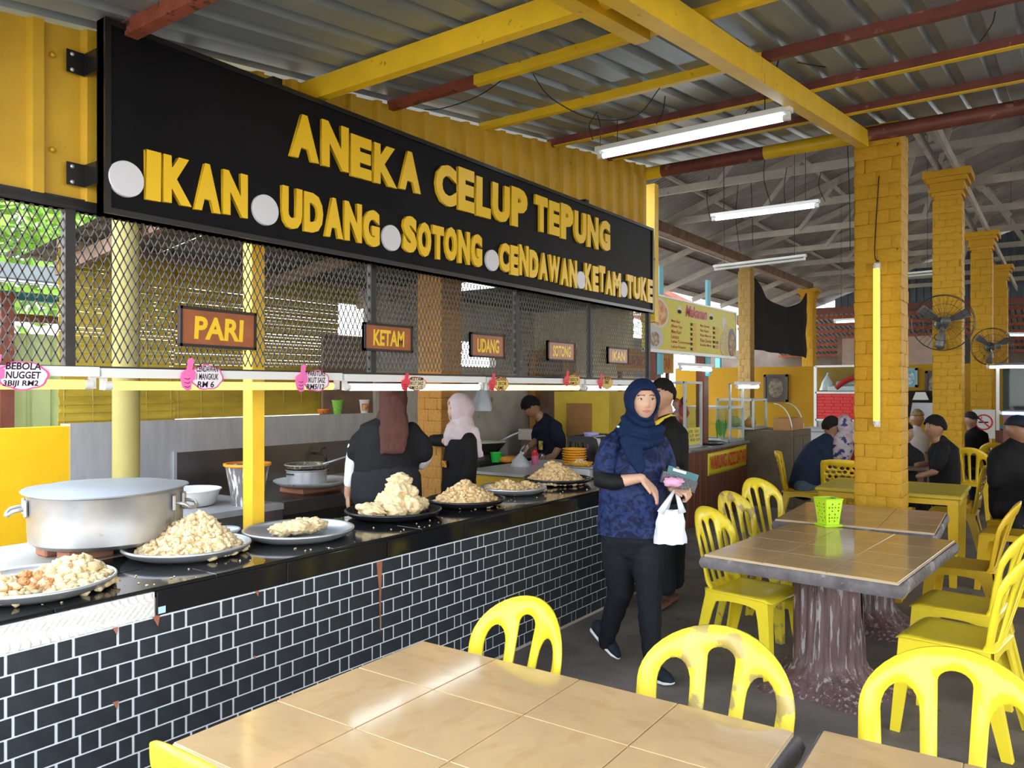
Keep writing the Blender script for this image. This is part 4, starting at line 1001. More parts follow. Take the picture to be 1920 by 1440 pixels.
# ------------------------------------------------------------------ cement tables with tiled tops
M_ttile = mat('tan_glazed_tile', (.61, .41, .205), .10, vscale=3.2, vary=.10, wave=(7, (.42, .24, .09), .35, (1, 2.5, 1)), spec=.5)
M_tgrout = mat('beige_grout', (.50, .42, .30), .7)
M_bark = mat('cement_bark', (.13, .075, .075), .5, vary=.4, vscale=7, stretch=(5, 5, .7), spots=(9, .56, (.34, .31, .32)), bump=.5, bscale=25)
M_barkrim = mat('cement_rim', (.15, .135, .14), .55, vary=.4, vscale=9, spots=(12, .6, (.30, .27, .28)), bump=.5, bscale=30)
def tiled_table(x, y, nx, ny, ts, rot, label, ped, group='tiled cement tables'):
    t = empty('tiled_table', (x, y, 0), rot, label, 'table', group); W, D = nx * ts, ny * ts
    mb = MB(); n = 40; rim = []; z0, z1 = .665, .728
    def edge_pts(z, g, amp):
        P = []
        for (ax, ay, bx, by, m) in ((-1, -1, 1, -1, 24), (1, -1, 1, 1, 24), (1, 1, -1, 1, 24), (-1, 1, -1, -1, 24)):
            for i in range(m):
                q = i / m; px_, py_ = (ax + (bx - ax) * q) * (W / 2 + g), (ay + (by - ay) * q) * (D / 2 + g)
                k = amp * noise.noise(Vector((px_ * 7 + x, py_ * 7 + y, z * 9))); P.append((px_ * (1 + k), py_ * (1 + k), z + (k * .2 if 0.67 < z < .72 else 0)))
        return P
    rings = [edge_pts(z0, -.02, .0), edge_pts(z0 + .006, .012, .02), edge_pts(z0 + .03, .02, .022), edge_pts(z1 - .008, .014, .015), edge_pts(z1, .008, .0)]
    k = len(rings[0]); vs = [p for r_ in rings for p in r_]; fs = [tuple(range(k - 1, -1, -1)), tuple(range(4 * k, 5 * k))]
    for a in range(4):
        for i in range(k): fs.append((a * k + i, a * k + (i + 1) % k, a * k + k + (i + 1) % k, a * k + k + i))
    mb.add(vs, fs).build('slab', M_barkrim, t, smooth='auto')
    MB().bb((-W / 2, -D / 2, .727), (W / 2, D / 2, .7365)).build('grout_bed', M_tgrout, t)
    me = MB().rbox((0, 0, 0), (ts - .0035, ts - .0035, .01), .0012).mesh('tile')
    for i in range(nx):
        for j in range(ny):
            o = link('tile', me, M_ttile, t, (-W / 2 + (i + .5) * ts, -D / 2 + (j + .5) * ts, .7355)); o.rotation_euler = (0, 0, (i * 2 + j * 3) % 4 * PI / 2)
    for px_, py_ in ped:
        mb = MB()
        def trunk(i, j):
            a = i * 2 * PI; z = j * .672; r_ = .158 + .022 * (1 - j) + .17 * max(0, 1 - j / .24) ** 2 * (1 + .35 * math.sin(a * 5 + px_ * 9)) + .035 * max(0, (j - .88) / .12)
            r_ += .012 * noise.noise(Vector((math.cos(a) * 3, math.sin(a) * 3, z * 1.2 + px_))) + .006 * math.sin(a * 23 + 2 * noise.noise(Vector((a, z * 3, 0))))
            return (px_ + r_ * math.cos(a) * 1.05, py_ + r_ * math.sin(a), z)
        mb.grid(trunk, 96, 22); mb.build('trunk_pedestal', M_bark, t, smooth=True)
    return t
tiled_table(-1.16, 1.515, 4, 3, .306, .018, 'near tan tiled table in the front, beside the black brick counter', ((-.28, 0), (.3, 0)))
tiled_table(.13, 1.60, 4, 3, .306, .035, 'tan tiled table cut by the lower corner of the picture', ((.3, 0),))
tiled_table(-1.02, 4.42, 3, 4, .308, -.075, 'second tan tiled table on a bark-textured pedestal holding the green basket', ((-.03, -.02),))
tiled_table(-1.12, 5.63, 3, 3, .308, .045, 'third tan tiled table standing against the thick pillar', ((.0, .05),))

# ------------------------------------------------------------------ lime cutlery basket
p = at(1553, 986, Z=.741)
bk = empty('cutlery_basket', p, YAW + .25, 'lime green perforated cutlery basket standing on the second tiled table', 'basket')
M_lime = mat('lime_plastic', (.50, .80, .03), .4)
w0, w1, bh = .044, .060, .158
for s_ in range(4):
    hs = []
    for j in range(6):
        for i in range(4):
            if (i + j) % 2 == 0 or j % 3 == 1: hs.append(oval(-.6 + i * .4, .14 + j * .135, .10, .030, 8))
    R = Matrix.Rotation(s_ * PI / 2, 3, 'Z')
    def bm_(x_, y_, o):
        hw_ = w0 + (w1 - w0) * y_; return tuple(R @ Vector((x_ * hw_, -hw_ - o, .014 + y_ * bh)))
    plate2d([(-1, 0), (1, 0), (1, 1), (-1, 1)], hs, .2, .004, .01, bm_).build('side_panel', M_lime, bk)
MB().rbox((0, 0, .008), (.125, .125, .016), .006).build('tray', M_lime, bk)
for s_ in range(4):
    R = Matrix.Rotation(s_ * PI / 2, 3, 'Z'); MB().tube([R @ Vector((-w1, -w1, bh + .014)), R @ Vector((w1, -w1, bh + .014))], .005, 6).build('rim_bar', M_lime, bk)
rr_ = random.Random(2)
for k in range(7):
    a = rr_.uniform(0, 6); MB().tube([(.03 * math.cos(a), .03 * math.sin(a), .03), (.05 * math.cos(a), .05 * math.sin(a), .175)], .004, 6).build('cutlery', M_steel, bk, smooth=True)

# ------------------------------------------------------------------ yellow plastic table behind the pillar
yt = empty('plastic_table', (-1.24, 7.5, 0), .02, 'low-gloss yellow plastic table behind the thick pillar', 'table')
MB().rbox((0, 0, .722), (1.12, .92, .036), .012).build('table_top', mat('olive_yellow_plastic', (.52, .40, .03), .38, vary=.12, vscale=5), yt)
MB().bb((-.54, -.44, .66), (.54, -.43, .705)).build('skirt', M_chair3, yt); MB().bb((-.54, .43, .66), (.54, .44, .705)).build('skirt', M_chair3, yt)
for sx in (-1, 1):
    MB().bb((sx * .53, -.44, .66), (sx * .54, .44, .705)).build('skirt', M_chair3, yt)
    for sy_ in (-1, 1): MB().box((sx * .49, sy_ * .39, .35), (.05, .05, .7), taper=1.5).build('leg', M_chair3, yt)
for (x, y, lb) in ((-1.75, 9.6, 'dark dining table before the woman in floral scarf'), (-1.25, 12.2, 'dark dining table behind the second pillar')):
    t = empty('dining_table', (x, y, 0), 0, lb, 'table')
    MB().rbox((0, 0, .73), (1.1, .8, .03), .008).build('table_top', M_btimber, t)
    for sx in (-1, 1):
        for sy_ in (-1, 1): MB().box((sx * .48, sy_ * .33, .36), (.05, .05, .72)).build('leg', M_btimber, t)
# ------------------------------------------------------------------ kitchen equipment
M_dsteel = MATS['dark_steel']
def cyl(r, z0, z1, seg=24, r2=None): return [(0, z0), (r, z0), (r2 or r, z1), (0, z1)]
bn = empty('steel_bench', (-5.05, 3.0, 0), 0, 'low stainless steel bench holding the white tub and the batter bucket', 'bench')
MB().bb((-.62, -.26, .76), (.62, .45, .80)).build('bench_top', M_steel, bn)
MB().bb((.59, -.26, .30), (.61, .45, .76)).build('bench_front', M_dsteel, bn)
for yy in (-.1, .2): MB().bb((.611, yy - .006, .32), (.622, yy + .006, .75)).build('panel_seam', M_steel, bn)
for sx in (-1, 1):
    for sy_ in (-1, 1): MB().bb((sx * .57 - .02, .09 + sy_ * .31 - .02, 0), (sx * .57 + .02, .09 + sy_ * .31 + .02, .76)).build('leg', M_steel, bn)
tb = empty('white_tub', (-4.86, 3.02, .80), 0, 'shallow white plastic tub with batter smears on the steel bench', 'tub')
MB().lathe([(0, .005), (.14, .005), (.155, .02), (.185, .105), (.195, .108), (.192, .115), (.175, .105), (.148, .02), (0, .015)], 36).build('tub_body', mat('tub_white', (.66, .67, .66), .5, vary=.06, spots=(18, .66, (.36, .33, .28))), tb, smooth='auto')
bu = empty('batter_bucket', (-4.59, 3.27, .80), 0, 'grey bucket streaked with white batter and an orange rim, behind the yellow post', 'bucket')
MB().lathe([(0, 0), (.10, 0), (.145, .27), (.135, .27), (.09, .01), (0, .01)], 32).build('bucket_body', mat('streaked_bucket', (.13, .12, .12), .5, wave=(9, (.82, .82, .80), 1.0, (5, 5, .7))), bu, smooth='auto')
MB().lathe([(.145, .262), (.158, .27), (.158, .285), (.142, .285)], 32).build('bucket_rim', mat('orange_rim', (.80, .30, .02), .45), bu, smooth='auto')
stv = empty('fryer_stove', (-5.1, 4.14, 0), 0, 'blackened gas stove bench with crumbs, behind the brown-scarfed cook', 'stove')
M_soot = mat('greasy_black', (.02, .018, .016), .3, vary=.4, vscale=8, spots=(30, .68, (.28, .22, .14)))
MB().bb((-.62, -.62, .70), (.53, .65, .78)).build('stove_top', M_soot, stv)
MB().bb((.50, -.62, .2), (.54, .65, .70)).build('stove_front', M_soot, stv)
MB().bb((.51, -.62, .69), (.55, .65, .785)).build('edge_lip', M_dsteel, stv)
for yy in (-.4, .0, .4):
    o = MB().lathe([(0, .03), (.022, .03), (.024, 0), (0, 0)], 14).build('gas_knob', M_black, stv, smooth='auto', loc=(.54, yy, .62)); o.rotation_euler = (0, PI / 2, 0)
for sx in (-.55, .48):
    for sy_ in (-.55, .58): MB().bb((sx - .02, sy_ - .02, 0), (sx + .02, sy_ + .02, .7)).build('leg', M_soot, stv)
MB().rbox((.2, -.06, .805), (.28, .4, .05), .01).build('burner_brick', MATS['red_clay_brick'], stv)
et = empty('enamel_tray', (-4.88, 4.08, .832), 0, 'wide white enamel tray with chipped black rim under the frying pot', 'tray')
MB().lathe([(0, .004), (.24, .004), (.295, .04), (.305, .042), (.30, .034), (.245, -.0), (0, 0)], 44).build('tray_body', mat('chipped_enamel', (.72, .76, .78), .35, spots=(20, .68, (.03, .03, .04))), et, smooth='auto')
fp = empty('frying_pot', (-4.88, 4.02, .838), 0, 'steel frying pot with a wire strainer resting on top', 'pot')
MB().lathe([(0, 0), (.145, 0), (.155, .01), (.155, .115), (.165, .12), (.16, .125), (.148, .11), (.14, .01), (0, .008)], 36).build('pot_body', M_steel, fp, smooth='auto')
mb = MB(); mb.lathe([(0, .118), (.09, .122), (.15, .135), (.165, .165), (.16, .165), (.145, .14), (.085, .128), (0, .124)], 32); mb.build('strainer', mat('greasy_mesh', (.10, .09, .06), .5, spots=(50, .55, (.40, .33, .2))), fp, smooth='auto')
MB().lathe([(.158, .162), (.168, .168), (.172, .16)], 32).build('strainer_rim', M_steel, fp, smooth=True)
MB().tube([(.05, .12, .155), (.10, .30, .20), (.14, .42, .235)], .008, 6).build('strainer_handle', M_steel, fp, smooth=True)
for s_ in (-1, 1): MB().tube([(s_ * .02, s_ * .15, .095), (s_ * .03, s_ * .2, .1), (s_ * -.03, s_ * .2, .1), (s_ * -.03, s_ * .15, .095)], .006, 6).build('pot_handle', M_blk, fp, smooth=True)
fc = empty('wall_tap', (KX + .03, 4.82, .99), 0, 'dark brass tap on the steel splash wall above the frying pot', 'tap')
mb = MB(); mb.tube([(0, 0, 0), (.06, 0, 0), (.10, .01, 0), (.12, .015, -.02), (.125, .015, -.06)], .011, 8); mb.build('tap_body', M_blackiron, fc, smooth=True)
MB().tube([(.07, 0, .0), (.07, 0, .04), (.08, .05, .055)], .007, 6).build('tap_lever', M_blackiron, fc, smooth=True)
# things on top of the steel half wall
def cup(name, u, v, h, r0, r1, m, label, cat, extra=None):
    p = at(u, v, Z=1.352); p = at(u, 771, X=KX - .06); t = empty(name, (p.x, p.y, 1.347), 0, label, cat)
    MB().lathe([(0, 0), (r0, 0), (r1, h), (r1 * 1.06, h), (r1 * 1.06, h + .008), (r1 * .92, h + .008), (r0 * .9, .006), (0, .006)], 24).build('vessel', m, t, smooth='auto'); return t
t = cup('green_cup', 628, 771, .13, .062, .082, mat('dotted_green', (.22, .58, .05), .4, spots=(55, .62, (.8, .85, .7))), 'green dotted plastic cup on top of the steel wall', 'cup')
t = cup('white_pail', 678, 771, .13, .062, .078, M_white, 'white pail with a red print on top of the steel wall', 'pail')
me = MB(); me.grid(lambda a, b: ((.0735 + .008 * b) * math.cos(-.75 + a * 1.1), (.0735 + .008 * b) * math.sin(-.75 + a * 1.1), .025 + b * .075), 10, 4); me.build('printed_label', mat('red_food_print', (.62, .08, .06), .5, col2=(.75, .5, .2), vscale=25), t, smooth=True)
cup('orange_bowl', 606, 771, .045, .035, .06, mat('orange_plastic', (.75, .22, .02), .4), 'small orange bowl on top of the steel wall', 'bowl')
# work table on the far side of the kitchen with its things
wt = empty('work_table', (-4.35, 6.62, 0), 0, 'grey-topped work table with yellow front at the far side of the kitchen', 'table')
MB().rbox((0, 0, .785), (.95, 1.5, .03), .006).build('table_top', mat('grey_laminate', (.50, .52, .54), .3), wt)
MB().bb((-.44, -.7, .1), (.40, .7, .76)).build('yellow_front', mat('mustard_board', (.60, .40, .03), .5), wt)
for sx in (-.44, .44):
    for sy_ in (-.72, .72): MB().tube([(sx, sy_, 0), (sx, sy_, .77)], .018, 10).build('leg', M_steel, wt, smooth=True)
def on_table(u, v, Z=.80): return at(u, v, Z=Z)
p = on_table(931, 866); t = empty('green_tub', p, 0, 'green plastic tub on the grey work table', 'tub')
MB().lathe([(0, 0), (.052, 0), (.066, .095), (.072, .098), (.072, .104), (.06, .1), (.048, .006), (0, .006)], 24).build('tub_body', mat('green_plastic', (.02, .50, .05), .4), t, smooth='auto')
p = on_table(1003, 871); t = empty('squeeze_bottle', p, 0, 'pink squeeze bottle with red cap on the work table', 'bottle')
MB().lathe([(0, 0), (.036, 0), (.038, .02), (.038, .09), (.03, .10)], 20).build('bottle_body', mat('pink_plastic', (.72, .16, .32), .3), t, smooth='auto')
MB().lathe([(.034, .092), (.036, .125), (.025, .13), (.02, .15), (.008, .158), (0, .158)], 20).build('cap', mat('red_plastic', (.70, .02, .02), .35), t, smooth='auto')
def bag(p, w, h, label, seed, m, rz_=0, knot=True):
    t = empty('plastic_bag', p, rz_, label, 'bag'); mb = MB()
    def f(i, j):
        a = i * 2 * PI; q = j; r_ = w * (1 - q ** 1.6 * .93) * (1 + .18 * noise.noise(Vector((math.cos(a) * 2 + seed, math.sin(a) * 2, q * 3)))); return (r_ * math.cos(a), r_ * .75 * math.sin(a), h * q)
    mb.grid(f, 36, 14); mb.build('bag_body', m, t, smooth=True)
    if knot: MB().tube([(0, 0, h * .9), (.005, .004, h * 1.02), (.02, -.004, h * 1.12)], [w * .12, w * .10, w * .16], 7).build('bag_knot', m, t, smooth=True)
    return t
M_gbag = mat('cloudy_plastic', (.50, .52, .54), .25)
bag(on_table(975, 874), .11, .13, 'tied cloudy plastic bag of food lying on the work table', 3, M_gbag)
p = on_table(956, 866); t = empty('flat_bread', p, 0, 'round golden fried bread on the work table behind the bag', 'bread')
MB().lathe([(0, 0), (.10, .0), (.12, .03), (.10, .055), (.04, .065), (0, .066)], 28).build('crust', food_mat('bread_crust', (.66, .36, .06), (.7, .18, .03), (.45, .2, .03)), t, smooth=True)
# back wok on its ring
p = at(905, 848, Y=6.9); t = empty('cooking_wok', (p.x, p.y, .86), 0, 'dark wok with pale rim on the back stove beside the grey cement wall', 'wok')
MB().lathe([(0, 0), (.16, .01), (.26, .12), (.265, .125), (.25, .12), (0, .02)], 32).build('wok_body', M_soot, t, smooth='auto'); MB().lathe([(0, .128), (.24, .128), (.26, .135), (.25, .142), (0, .15)], 32).build('wok_lid', mat('pale_lid', (.6, .56, .48), .4), t, smooth='auto')
MB().tube([(.15, .12, .14), (.28, .22, .22), (.34, .27, .25)], .012, 7).build('ladle', M_steel, t, smooth=True)
t = empty('back_stove', (p.x, p.y, 0), 0, 'black stove block under the wok at the back', 'stove'); MB().bb((-.35, -.5, 0), (.35, .6, .80)).build('block', M_soot, t); MB().lathe([(.17, .80), (.19, .80), (.19, .858), (.17, .858)], 24).build('ring', M_blackiron, t)
# crates
M_crate = mat('black_crate_plastic', (.016, .016, .017), .4)
def crate(x, y, z, label, w=.36, d=.56, h=.15, rz_=0.0):
    t = empty('plastic_crate', (x, y, z), rz_, label, 'crate', 'black perforated crates')
    for sx in (-1, 1):
        hs = [slot(-d / 2 + .03 + i * .05, -d / 2 + .05 + i * .05, -d / 2 + .03 + i * .05, -d / 2 + .05 + i * .05, .035, .10) for i in range(int((d - .06) / .05))]
        plate2d([(-d / 2, 0), (d / 2, 0), (d / 2, h), (-d / 2, h)], hs, .08, .008, .006, lambda a, b, o, s=sx: (s * w / 2 + o, a, b)).build('long_side', M_crate, t)
        hs = [slot(-w / 2 + .03 + i * .05, -w / 2 + .05 + i * .05, -w / 2 + .03 + i * .05, -w / 2 + .05 + i * .05, .035, .10) for i in range(int((w - .06) / .05))]
        plate2d([(-w / 2, 0), (w / 2, 0), (w / 2, h), (-w / 2, h)], hs, .08, .008, .006, lambda a, b, o, s=sx: (a, s * d / 2 + o, b)).build('short_side', M_crate, t)
        MB().bar((sx * w / 2, -d / 2, h), (sx * w / 2, d / 2, h), .022, .014).build('rim', M_crate, t); MB().bar((-w / 2, sx * d / 2, h), (w / 2, sx * d / 2, h), .022, .014).build('rim', M_crate, t)
    MB().bb((-w / 2, -d / 2, 0), (w / 2, d / 2, .008)).build('bottom', M_crate, t)
    return t
crate(-3.95, 7.0, .80, 'lower black perforated crate on the work table'); crate(-3.95, 7.0, .96, 'upper black crate stacked on the other, holding a purple tub')
t = empty('purple_tub', (-3.92, 6.85, .97), 0, 'small purple tub sitting in the upper black crate', 'tub'); MB().lathe([(0, 0), (.06, 0), (.075, .17), (.082, .17), (.08, .18), (.068, .175), (.055, .01), (0, .01)], 20).build('tub_body', mat('purple_plastic', (.42, .34, .72), .4), t, smooth='auto')
mb = MB(); mb.grid(lambda a, b: (-3.765 + .02 * math.sin(a * 9) + .012 * math.sin(b * 11 + a * 3) - .06 * max(0, b - .9) * 10, 6.72 + .2 * a + .03 * math.sin(b * 6), .82 + .31 * b), 16, 20)
o = mb.build('grey_cloth', mat('grey_towel', (.42, .43, .45), .9, vary=.1), None, smooth=True); tag(o, 'grey cloth hanging over the side of the stacked crates', 'cloth')
md = o.modifiers.new('thick', 'SOLIDIFY'); md.thickness = .006
# scale, plates and the served portion at the counter end
sc_ = empty('weighing_scale', (-3.22, 5.5, CZ), 0, 'grey electronic weighing scale at the far end of the counter', 'scale')
MB().rbox((-.02, .0, .045), (.26, .2, .075), .012).build('scale_body', mat('scale_grey', (.48, .49, .50), .45), sc_)
MB().rbox((-.02, .0, .092), (.3, .21, .012), .005).build('weighing_pan', M_steel, sc_)
MB().bb((.108, -.05, .025), (.113, .05, .065)).build('display', mat('lcd', (.10, .12, .09), .3), sc_)
pl = empty('plate_basket', (-3.24, 5.48, CZ + .0985), 0, 'orange plate of fried bits lying on the weighing scale', 'plate')
MB().lathe([(0, 0), (.07, 0), (.10, .02), (.105, .03), (.095, .028), (.065, .005), (0, .005)], 24).build('plate_body', mat('orange_melamine', (.82, .40, .02), .35), pl, smooth='auto')
o = heap(-3.24, 5.48, .08, .08, .045, M_gold, 'little heap of fried bits on the plate of the scale', 44, 70, (.008, .014), z=CZ + .104)
for k in range(9):
    o = MB().lathe([(0, 0), (.085, 0), (.105, .022), (.118, .024), (.118, .031), (.098, .03), (.08, .006), (0, .006)], 28).build('dinner_plate', MATS['orange_melamine'] if k else MATS['orange_melamine'], None, smooth='auto', loc=(-3.88 + .002 * (k % 3), 6.45, .80 + k * .0235)) if k == 0 else link('dinner_plate', o.data, None, None, (-3.88 + .003 * (k % 3), 6.44, .80 + k * .0235))
    tag(o, 'yellow plate in the tall stack beside the cloth, %s' % ('lowest', 'second from below', 'third from below', 'fourth from below', 'middle one', 'fourth from the top', 'third from the top', 'second from the top', 'topmost')[k], 'plate', 'stack of yellow plates')
# yellow cabinet, wooden door frame, hanging bag and broom at the back
cb = empty('yellow_cabinet', (-4.62, 8.2, 0), 0, 'mustard yellow cabinet with a brown patch at the back of the kitchen', 'cabinet')
M_must = mat('mustard_paint', (.60, .41, .03), .45, vary=.1, spots=(20, .72, (.3, .17, .03)))
MB().bb((-.48, -.2, 0), (.28, .2, 1.56)).build('cabinet_body', M_must, cb)
MB().bb((.282, -.18, .2), (.29, .18, 1.5)).build('side_panel', M_must, cb)
MB().bb((-.30, -.212, 1.02), (.05, -.203, 1.42)).build('brown_patch', mat('brown_sheet', (.30, .15, .05), .6, vary=.15), cb)
t = empty('door_frame', (-5.35, 8.5, 0), 0, 'worn brown wooden door frame behind the cook in navy', 'door frame')
for x_ in (-.42, .1): MB().bb((x_, -.06, 0), (x_ + .09, .06, 2.1)).build('jamb', mat('ochre_wood', (.36, .17, .05), .6, vary=.2), t)
MB().bb((-.42, -.05, 2.0), (.19, .05, 2.1)).build('lintel', MATS['ochre_wood'], t); MB().bb((-.33, .06, 0), (.1, .1, 2.0)).build('door_leaf', M_btimber, t)
t = empty('broom', (-5.35, 8.25, 0), 0, 'broom with pale stick leaning against the door frame', 'broom'); MB().tube([(0, 0, .15), (.12, .1, 1.35)], .012, 8).build('stick', M_white, t); MB().box((0, 0, .08), (.25, .06, .16)).build('broom_head', M_btimber, t)
t = empty('carton', (-5.40, 8.1, 0), 0, 'white foam carton on a stool behind the cook in navy', 'box'); MB().rbox((0, 0, 1.02), (.42, .3, .14), .008).build('carton_body', mat('carton_white', (.58, .5, .46), .7), t); MB().bb((-.18, -.13, 0), (.18, .13, .95)).build('stool', M_btimber, t)
bag((at(905, 778, Y=6.5).x, 6.5, 1.36), .12, .34, 'cloudy empty plastic bag hanging under the tube lamps', 8, mat('hanging_plastic', (.42, .45, .50), .3), knot=True)

# ------------------------------------------------------------------ neighbouring noodle stall
M_dwood = mat('dark_red_wood', (.15, .045, .022), .45, vary=.3, vscale=5, stretch=(4, 4, .6), spots=(14, .7, (.05, .02, .015)))
M_alf = mat('white_aluminium', (.58, .60, .61), .4, .4)
M_pane = glass('clear_pane', clear=.94)
ws = empty('stall_counter', (-3.9, 9.3, 0), 0, 'dark red wooden stall counter carrying a yellow banner', 'counter')
for k in range(11): MB().rbox((.395, -1.0 + .1 * k * 2 * .91 + .09, .43), (.02, .178, .86), .004).build('plank', M_dwood, ws)
MB().bb((-.4, -1.0, 0), (.385, 1.0, .86)).build('counter_body', M_dwood, ws)
for k in range(4): MB().rbox((-.3 + .2 * k, -1.008, .43), (.195, .02, .86), .004).build('plank', M_dwood, ws)
MB().rbox((0, 0, .88), (.88, 2.06, .035), .006).build('worktop', mat('stall_worktop', (.20, .19, .19), .35, vary=.2), ws)
bnr = empty('stall_banner', (-3.488, 9.56, .55), 0, 'yellow banner with red lettering WARUNG AZIZ SATAR on the wooden counter', 'banner')
mb = MB(); mb.grid(lambda a, b: (.006 * math.sin(a * 14) * b, -.68 + 1.36 * a, .27 * b + .03 * a - .01 * math.sin(a * PI)), 30, 5); o = mb.build('cloth', mat('yellow_banner', (.72, .60, .02), .5), bnr, smooth=True); md = o.modifiers.new('t', 'SOLIDIFY'); md.thickness = .003
put(fit_text('WARUNG AZIZ SATAR', 1.24, .17, bold=.03), 'lettering', mat('red_lettering', (.60, .03, .015), .5), bnr, (.0085, -.62, .06), Matrix(((0, 0, 1), (1, .0, 0), (.024, 1, 0))))
# glass cases
def glass_case(x, y, z, w, d, h, label, rz_=0, shelf=True, lit=False):
    t = empty('glass_case', (x, y, z), rz_, label, 'display case', 'glass display cases of the noodle stall'); f = .028
    for sx in (-1, 1):
        for sy_ in (-1, 1): MB().bb((sx * (w / 2) - f / 2, sy_ * (d / 2) - f / 2, 0), (sx * (w / 2) + f / 2, sy_ * (d / 2) + f / 2, h)).build('corner_post', M_alf, t)
    for zz in (0, h - f):
        for s_ in (-1, 1):
            MB().bb((-w / 2, s_ * d / 2 - f / 2, zz), (w / 2, s_ * d / 2 + f / 2, zz + f)).build('rail', M_alf, t); MB().bb((s_ * w / 2 - f / 2, -d / 2, zz), (s_ * w / 2 + f / 2, d / 2, zz + f)).build('rail', M_alf, t)
    MB().bb((-w / 2, -d / 2, h - .01), (w / 2, d / 2, h)).build('roof_sheet', M_alf, t); MB().bb((-w / 2, -d / 2, 0), (w / 2, d / 2, .012)).build('floor_sheet', M_alf, t)
    for s_ in (-1, 1): MB().bb((s_ * w / 2 - .002, -d / 2, f), (s_ * w / 2 + .002, d / 2, h - f)).build('pane', M_pane, t)
    MB().bb((-w / 2, -d / 2 - .002, f), (w / 2, -d / 2 + .002, h - f)).build('pane', M_pane, t)
    if shelf: MB().bb((-w / 2, -d / 2, h * .48), (w / 2, d / 2, h * .48 + .006)).build('shelf', M_pane, t)
    return t
glass_case(-3.78, 8.58, .90, .46, .48, .78, 'tall white framed glass case with red roast meat on the stall counter', shelf=False)
for k, (dy, dz, s_) in enumerate(((-.05, .52, .05), (.03, .42, .075), (-.02, .33, .09), (.06, .55, .04))):
    vs, fs = chunk_mesh(s_, 1, .9, 1.3, 120 + k, 3, .35, 2); tag(MB().add(vs, fs).build('roast_piece', mat('red_roast', (.42, .06, .03), .35, vary=.3, vscale=15), None, smooth=True, loc=(-3.72 + .04 * (k % 2), 8.55 + dy, .90 + dz)), ('upper red roast piece hanging in the tall glass case', 'wide red roast piece hanging in the tall glass case', 'lowest red roast piece hanging in the tall glass case', 'small red roast piece at the top of the tall glass case')[k], 'meat', 'roast meat in the glass case')
t = empty('price_card', (-3.545, 8.58, .94), 0, 'yellow handwritten card low inside the tall glass case', 'card'); MB().bb((0, -.19, 0), (.004, .19, .2)).build('card_sheet', mat('yellow_paper', (.72, .62, .15), .7), t)
for k in range(3):
    put(fit_text(('KUEY TEOW', 'SUP', 'MEE KARI')[k], .13, .035), 'lettering', M_ink, t, (.0048, -.16 + .03 * k, .14 - .05 * k), FACE_PX)
    put(fit_text(('NASI AYAM', 'RM', 'SUP')[k], .11, .03), 'lettering', M_ink, t, (.0048, .03 + .02 * k, .14 - .05 * k), FACE_PX)
glass_case(-3.85, 10.05, .90, .6, .50, .46, 'white framed glass case with vegetables beside the wooden post')
glass_case(-3.72, 10.75, 1.035, .50, .55, .42, 'glass case with fruit above the dark metal cabinet', shelf=False)
for k, (dx, dy, r_, c, lb) in enumerate(((-.1, -.08, .085, (.62, .60, .25), 'pale melon inside the glass case'), (.08, -.05, .07, (.70, .25, .04), 'orange fruit inside the glass case'), (.05, .12, .08, (.55, .52, .2), 'yellowish melon at the back of the glass case'))):
    vs, fs = chunk_mesh(r_, 1, 1, .95, 140 + k, 3, .05, 2); tag(MB().add(vs, fs).build('fruit', mat('fruit_skin_%d' % k, c, .4), None, smooth=True, loc=(-3.68 + dx, 10.72 + dy, 1.05 + r_ * .93)), lb, 'fruit', 'fruit in the glass case')
for k in range(6):
    a = k * 1.05; mb = MB(); mb.grid(lambda i, j: (-3.75 + .05 * math.cos(a) + (i - .5) * .05 * math.sin(PI * j), 10.0 + .05 * math.sin(a) + .06 * j * math.cos(a * 2), .93 + .34 * j - .08 * j * j), 3, 6)
    if k == 0: lv = mb
    else: lv.add(mb.v, mb.f)
o = lv.build('leaf_bunch', mat('leaf_green', (.13, .42, .06), .5), None, smooth=True); tag(o, 'bunch of long green leaves standing in the glass case', 'vegetable'); o.modifiers.new('t', 'SOLIDIFY').thickness = .002
# curved front case, dark metal cabinet, white bin
cc = empty('curved_case', (-3.2, 10.95, 1.03), 0, 'curved glass cake case with steel edge on the dark cabinet', 'display case')
mb = MB(); mb.grid(lambda i, j: (.24 * math.sin(j * PI / 2) - .05, -.28 + .56 * i, .36 * math.cos(j * PI / 2)), 6, 12); mb.build('curved_pane', M_pane, cc, smooth=True)
for s_ in (-1, 1): MB().tube([(.24 * math.sin(k * PI / 20) - .05, s_ * .28, .36 * math.cos(k * PI / 20)) for k in range(11)], .009, 6).build('edge', M_alf, cc, smooth=True)
MB().bb((-.06, -.28, 0), (.19, .28, .16)).build('wood_insert', mat('honey_wood', (.42, .2, .06), .5), cc)
dm = empty('metal_cabinet', (-3.28, 10.95, 0), 0, 'dull dark metal cabinet at the end of the noodle stall', 'cabinet')
MB().rbox((0, 0, .515), (.66, .9, 1.03), .006).build('cabinet_body', mat('olive_metal', (.13, .10, .06), .4, .3, vary=.25, vscale=4), dm)
MB().bb((.331, -.42, .08), (.337, .0, .95)).build('door', MATS['olive_metal'], dm); MB().bb((.331, .02, .08), (.337, .42, .95)).build('door', MATS['olive_metal'], dm)
t = empty('waste_bin', (-2.95, 12.2, 0), 0, 'white pedal bin behind the man in navy', 'bin'); MB().rbox((0, 0, .33), (.26, .26, .66), .02).build('bin_body', M_white, t); MB().rbox((0, 0, .69), (.28, .28, .07), .02).build('bin_lid', M_white, t)
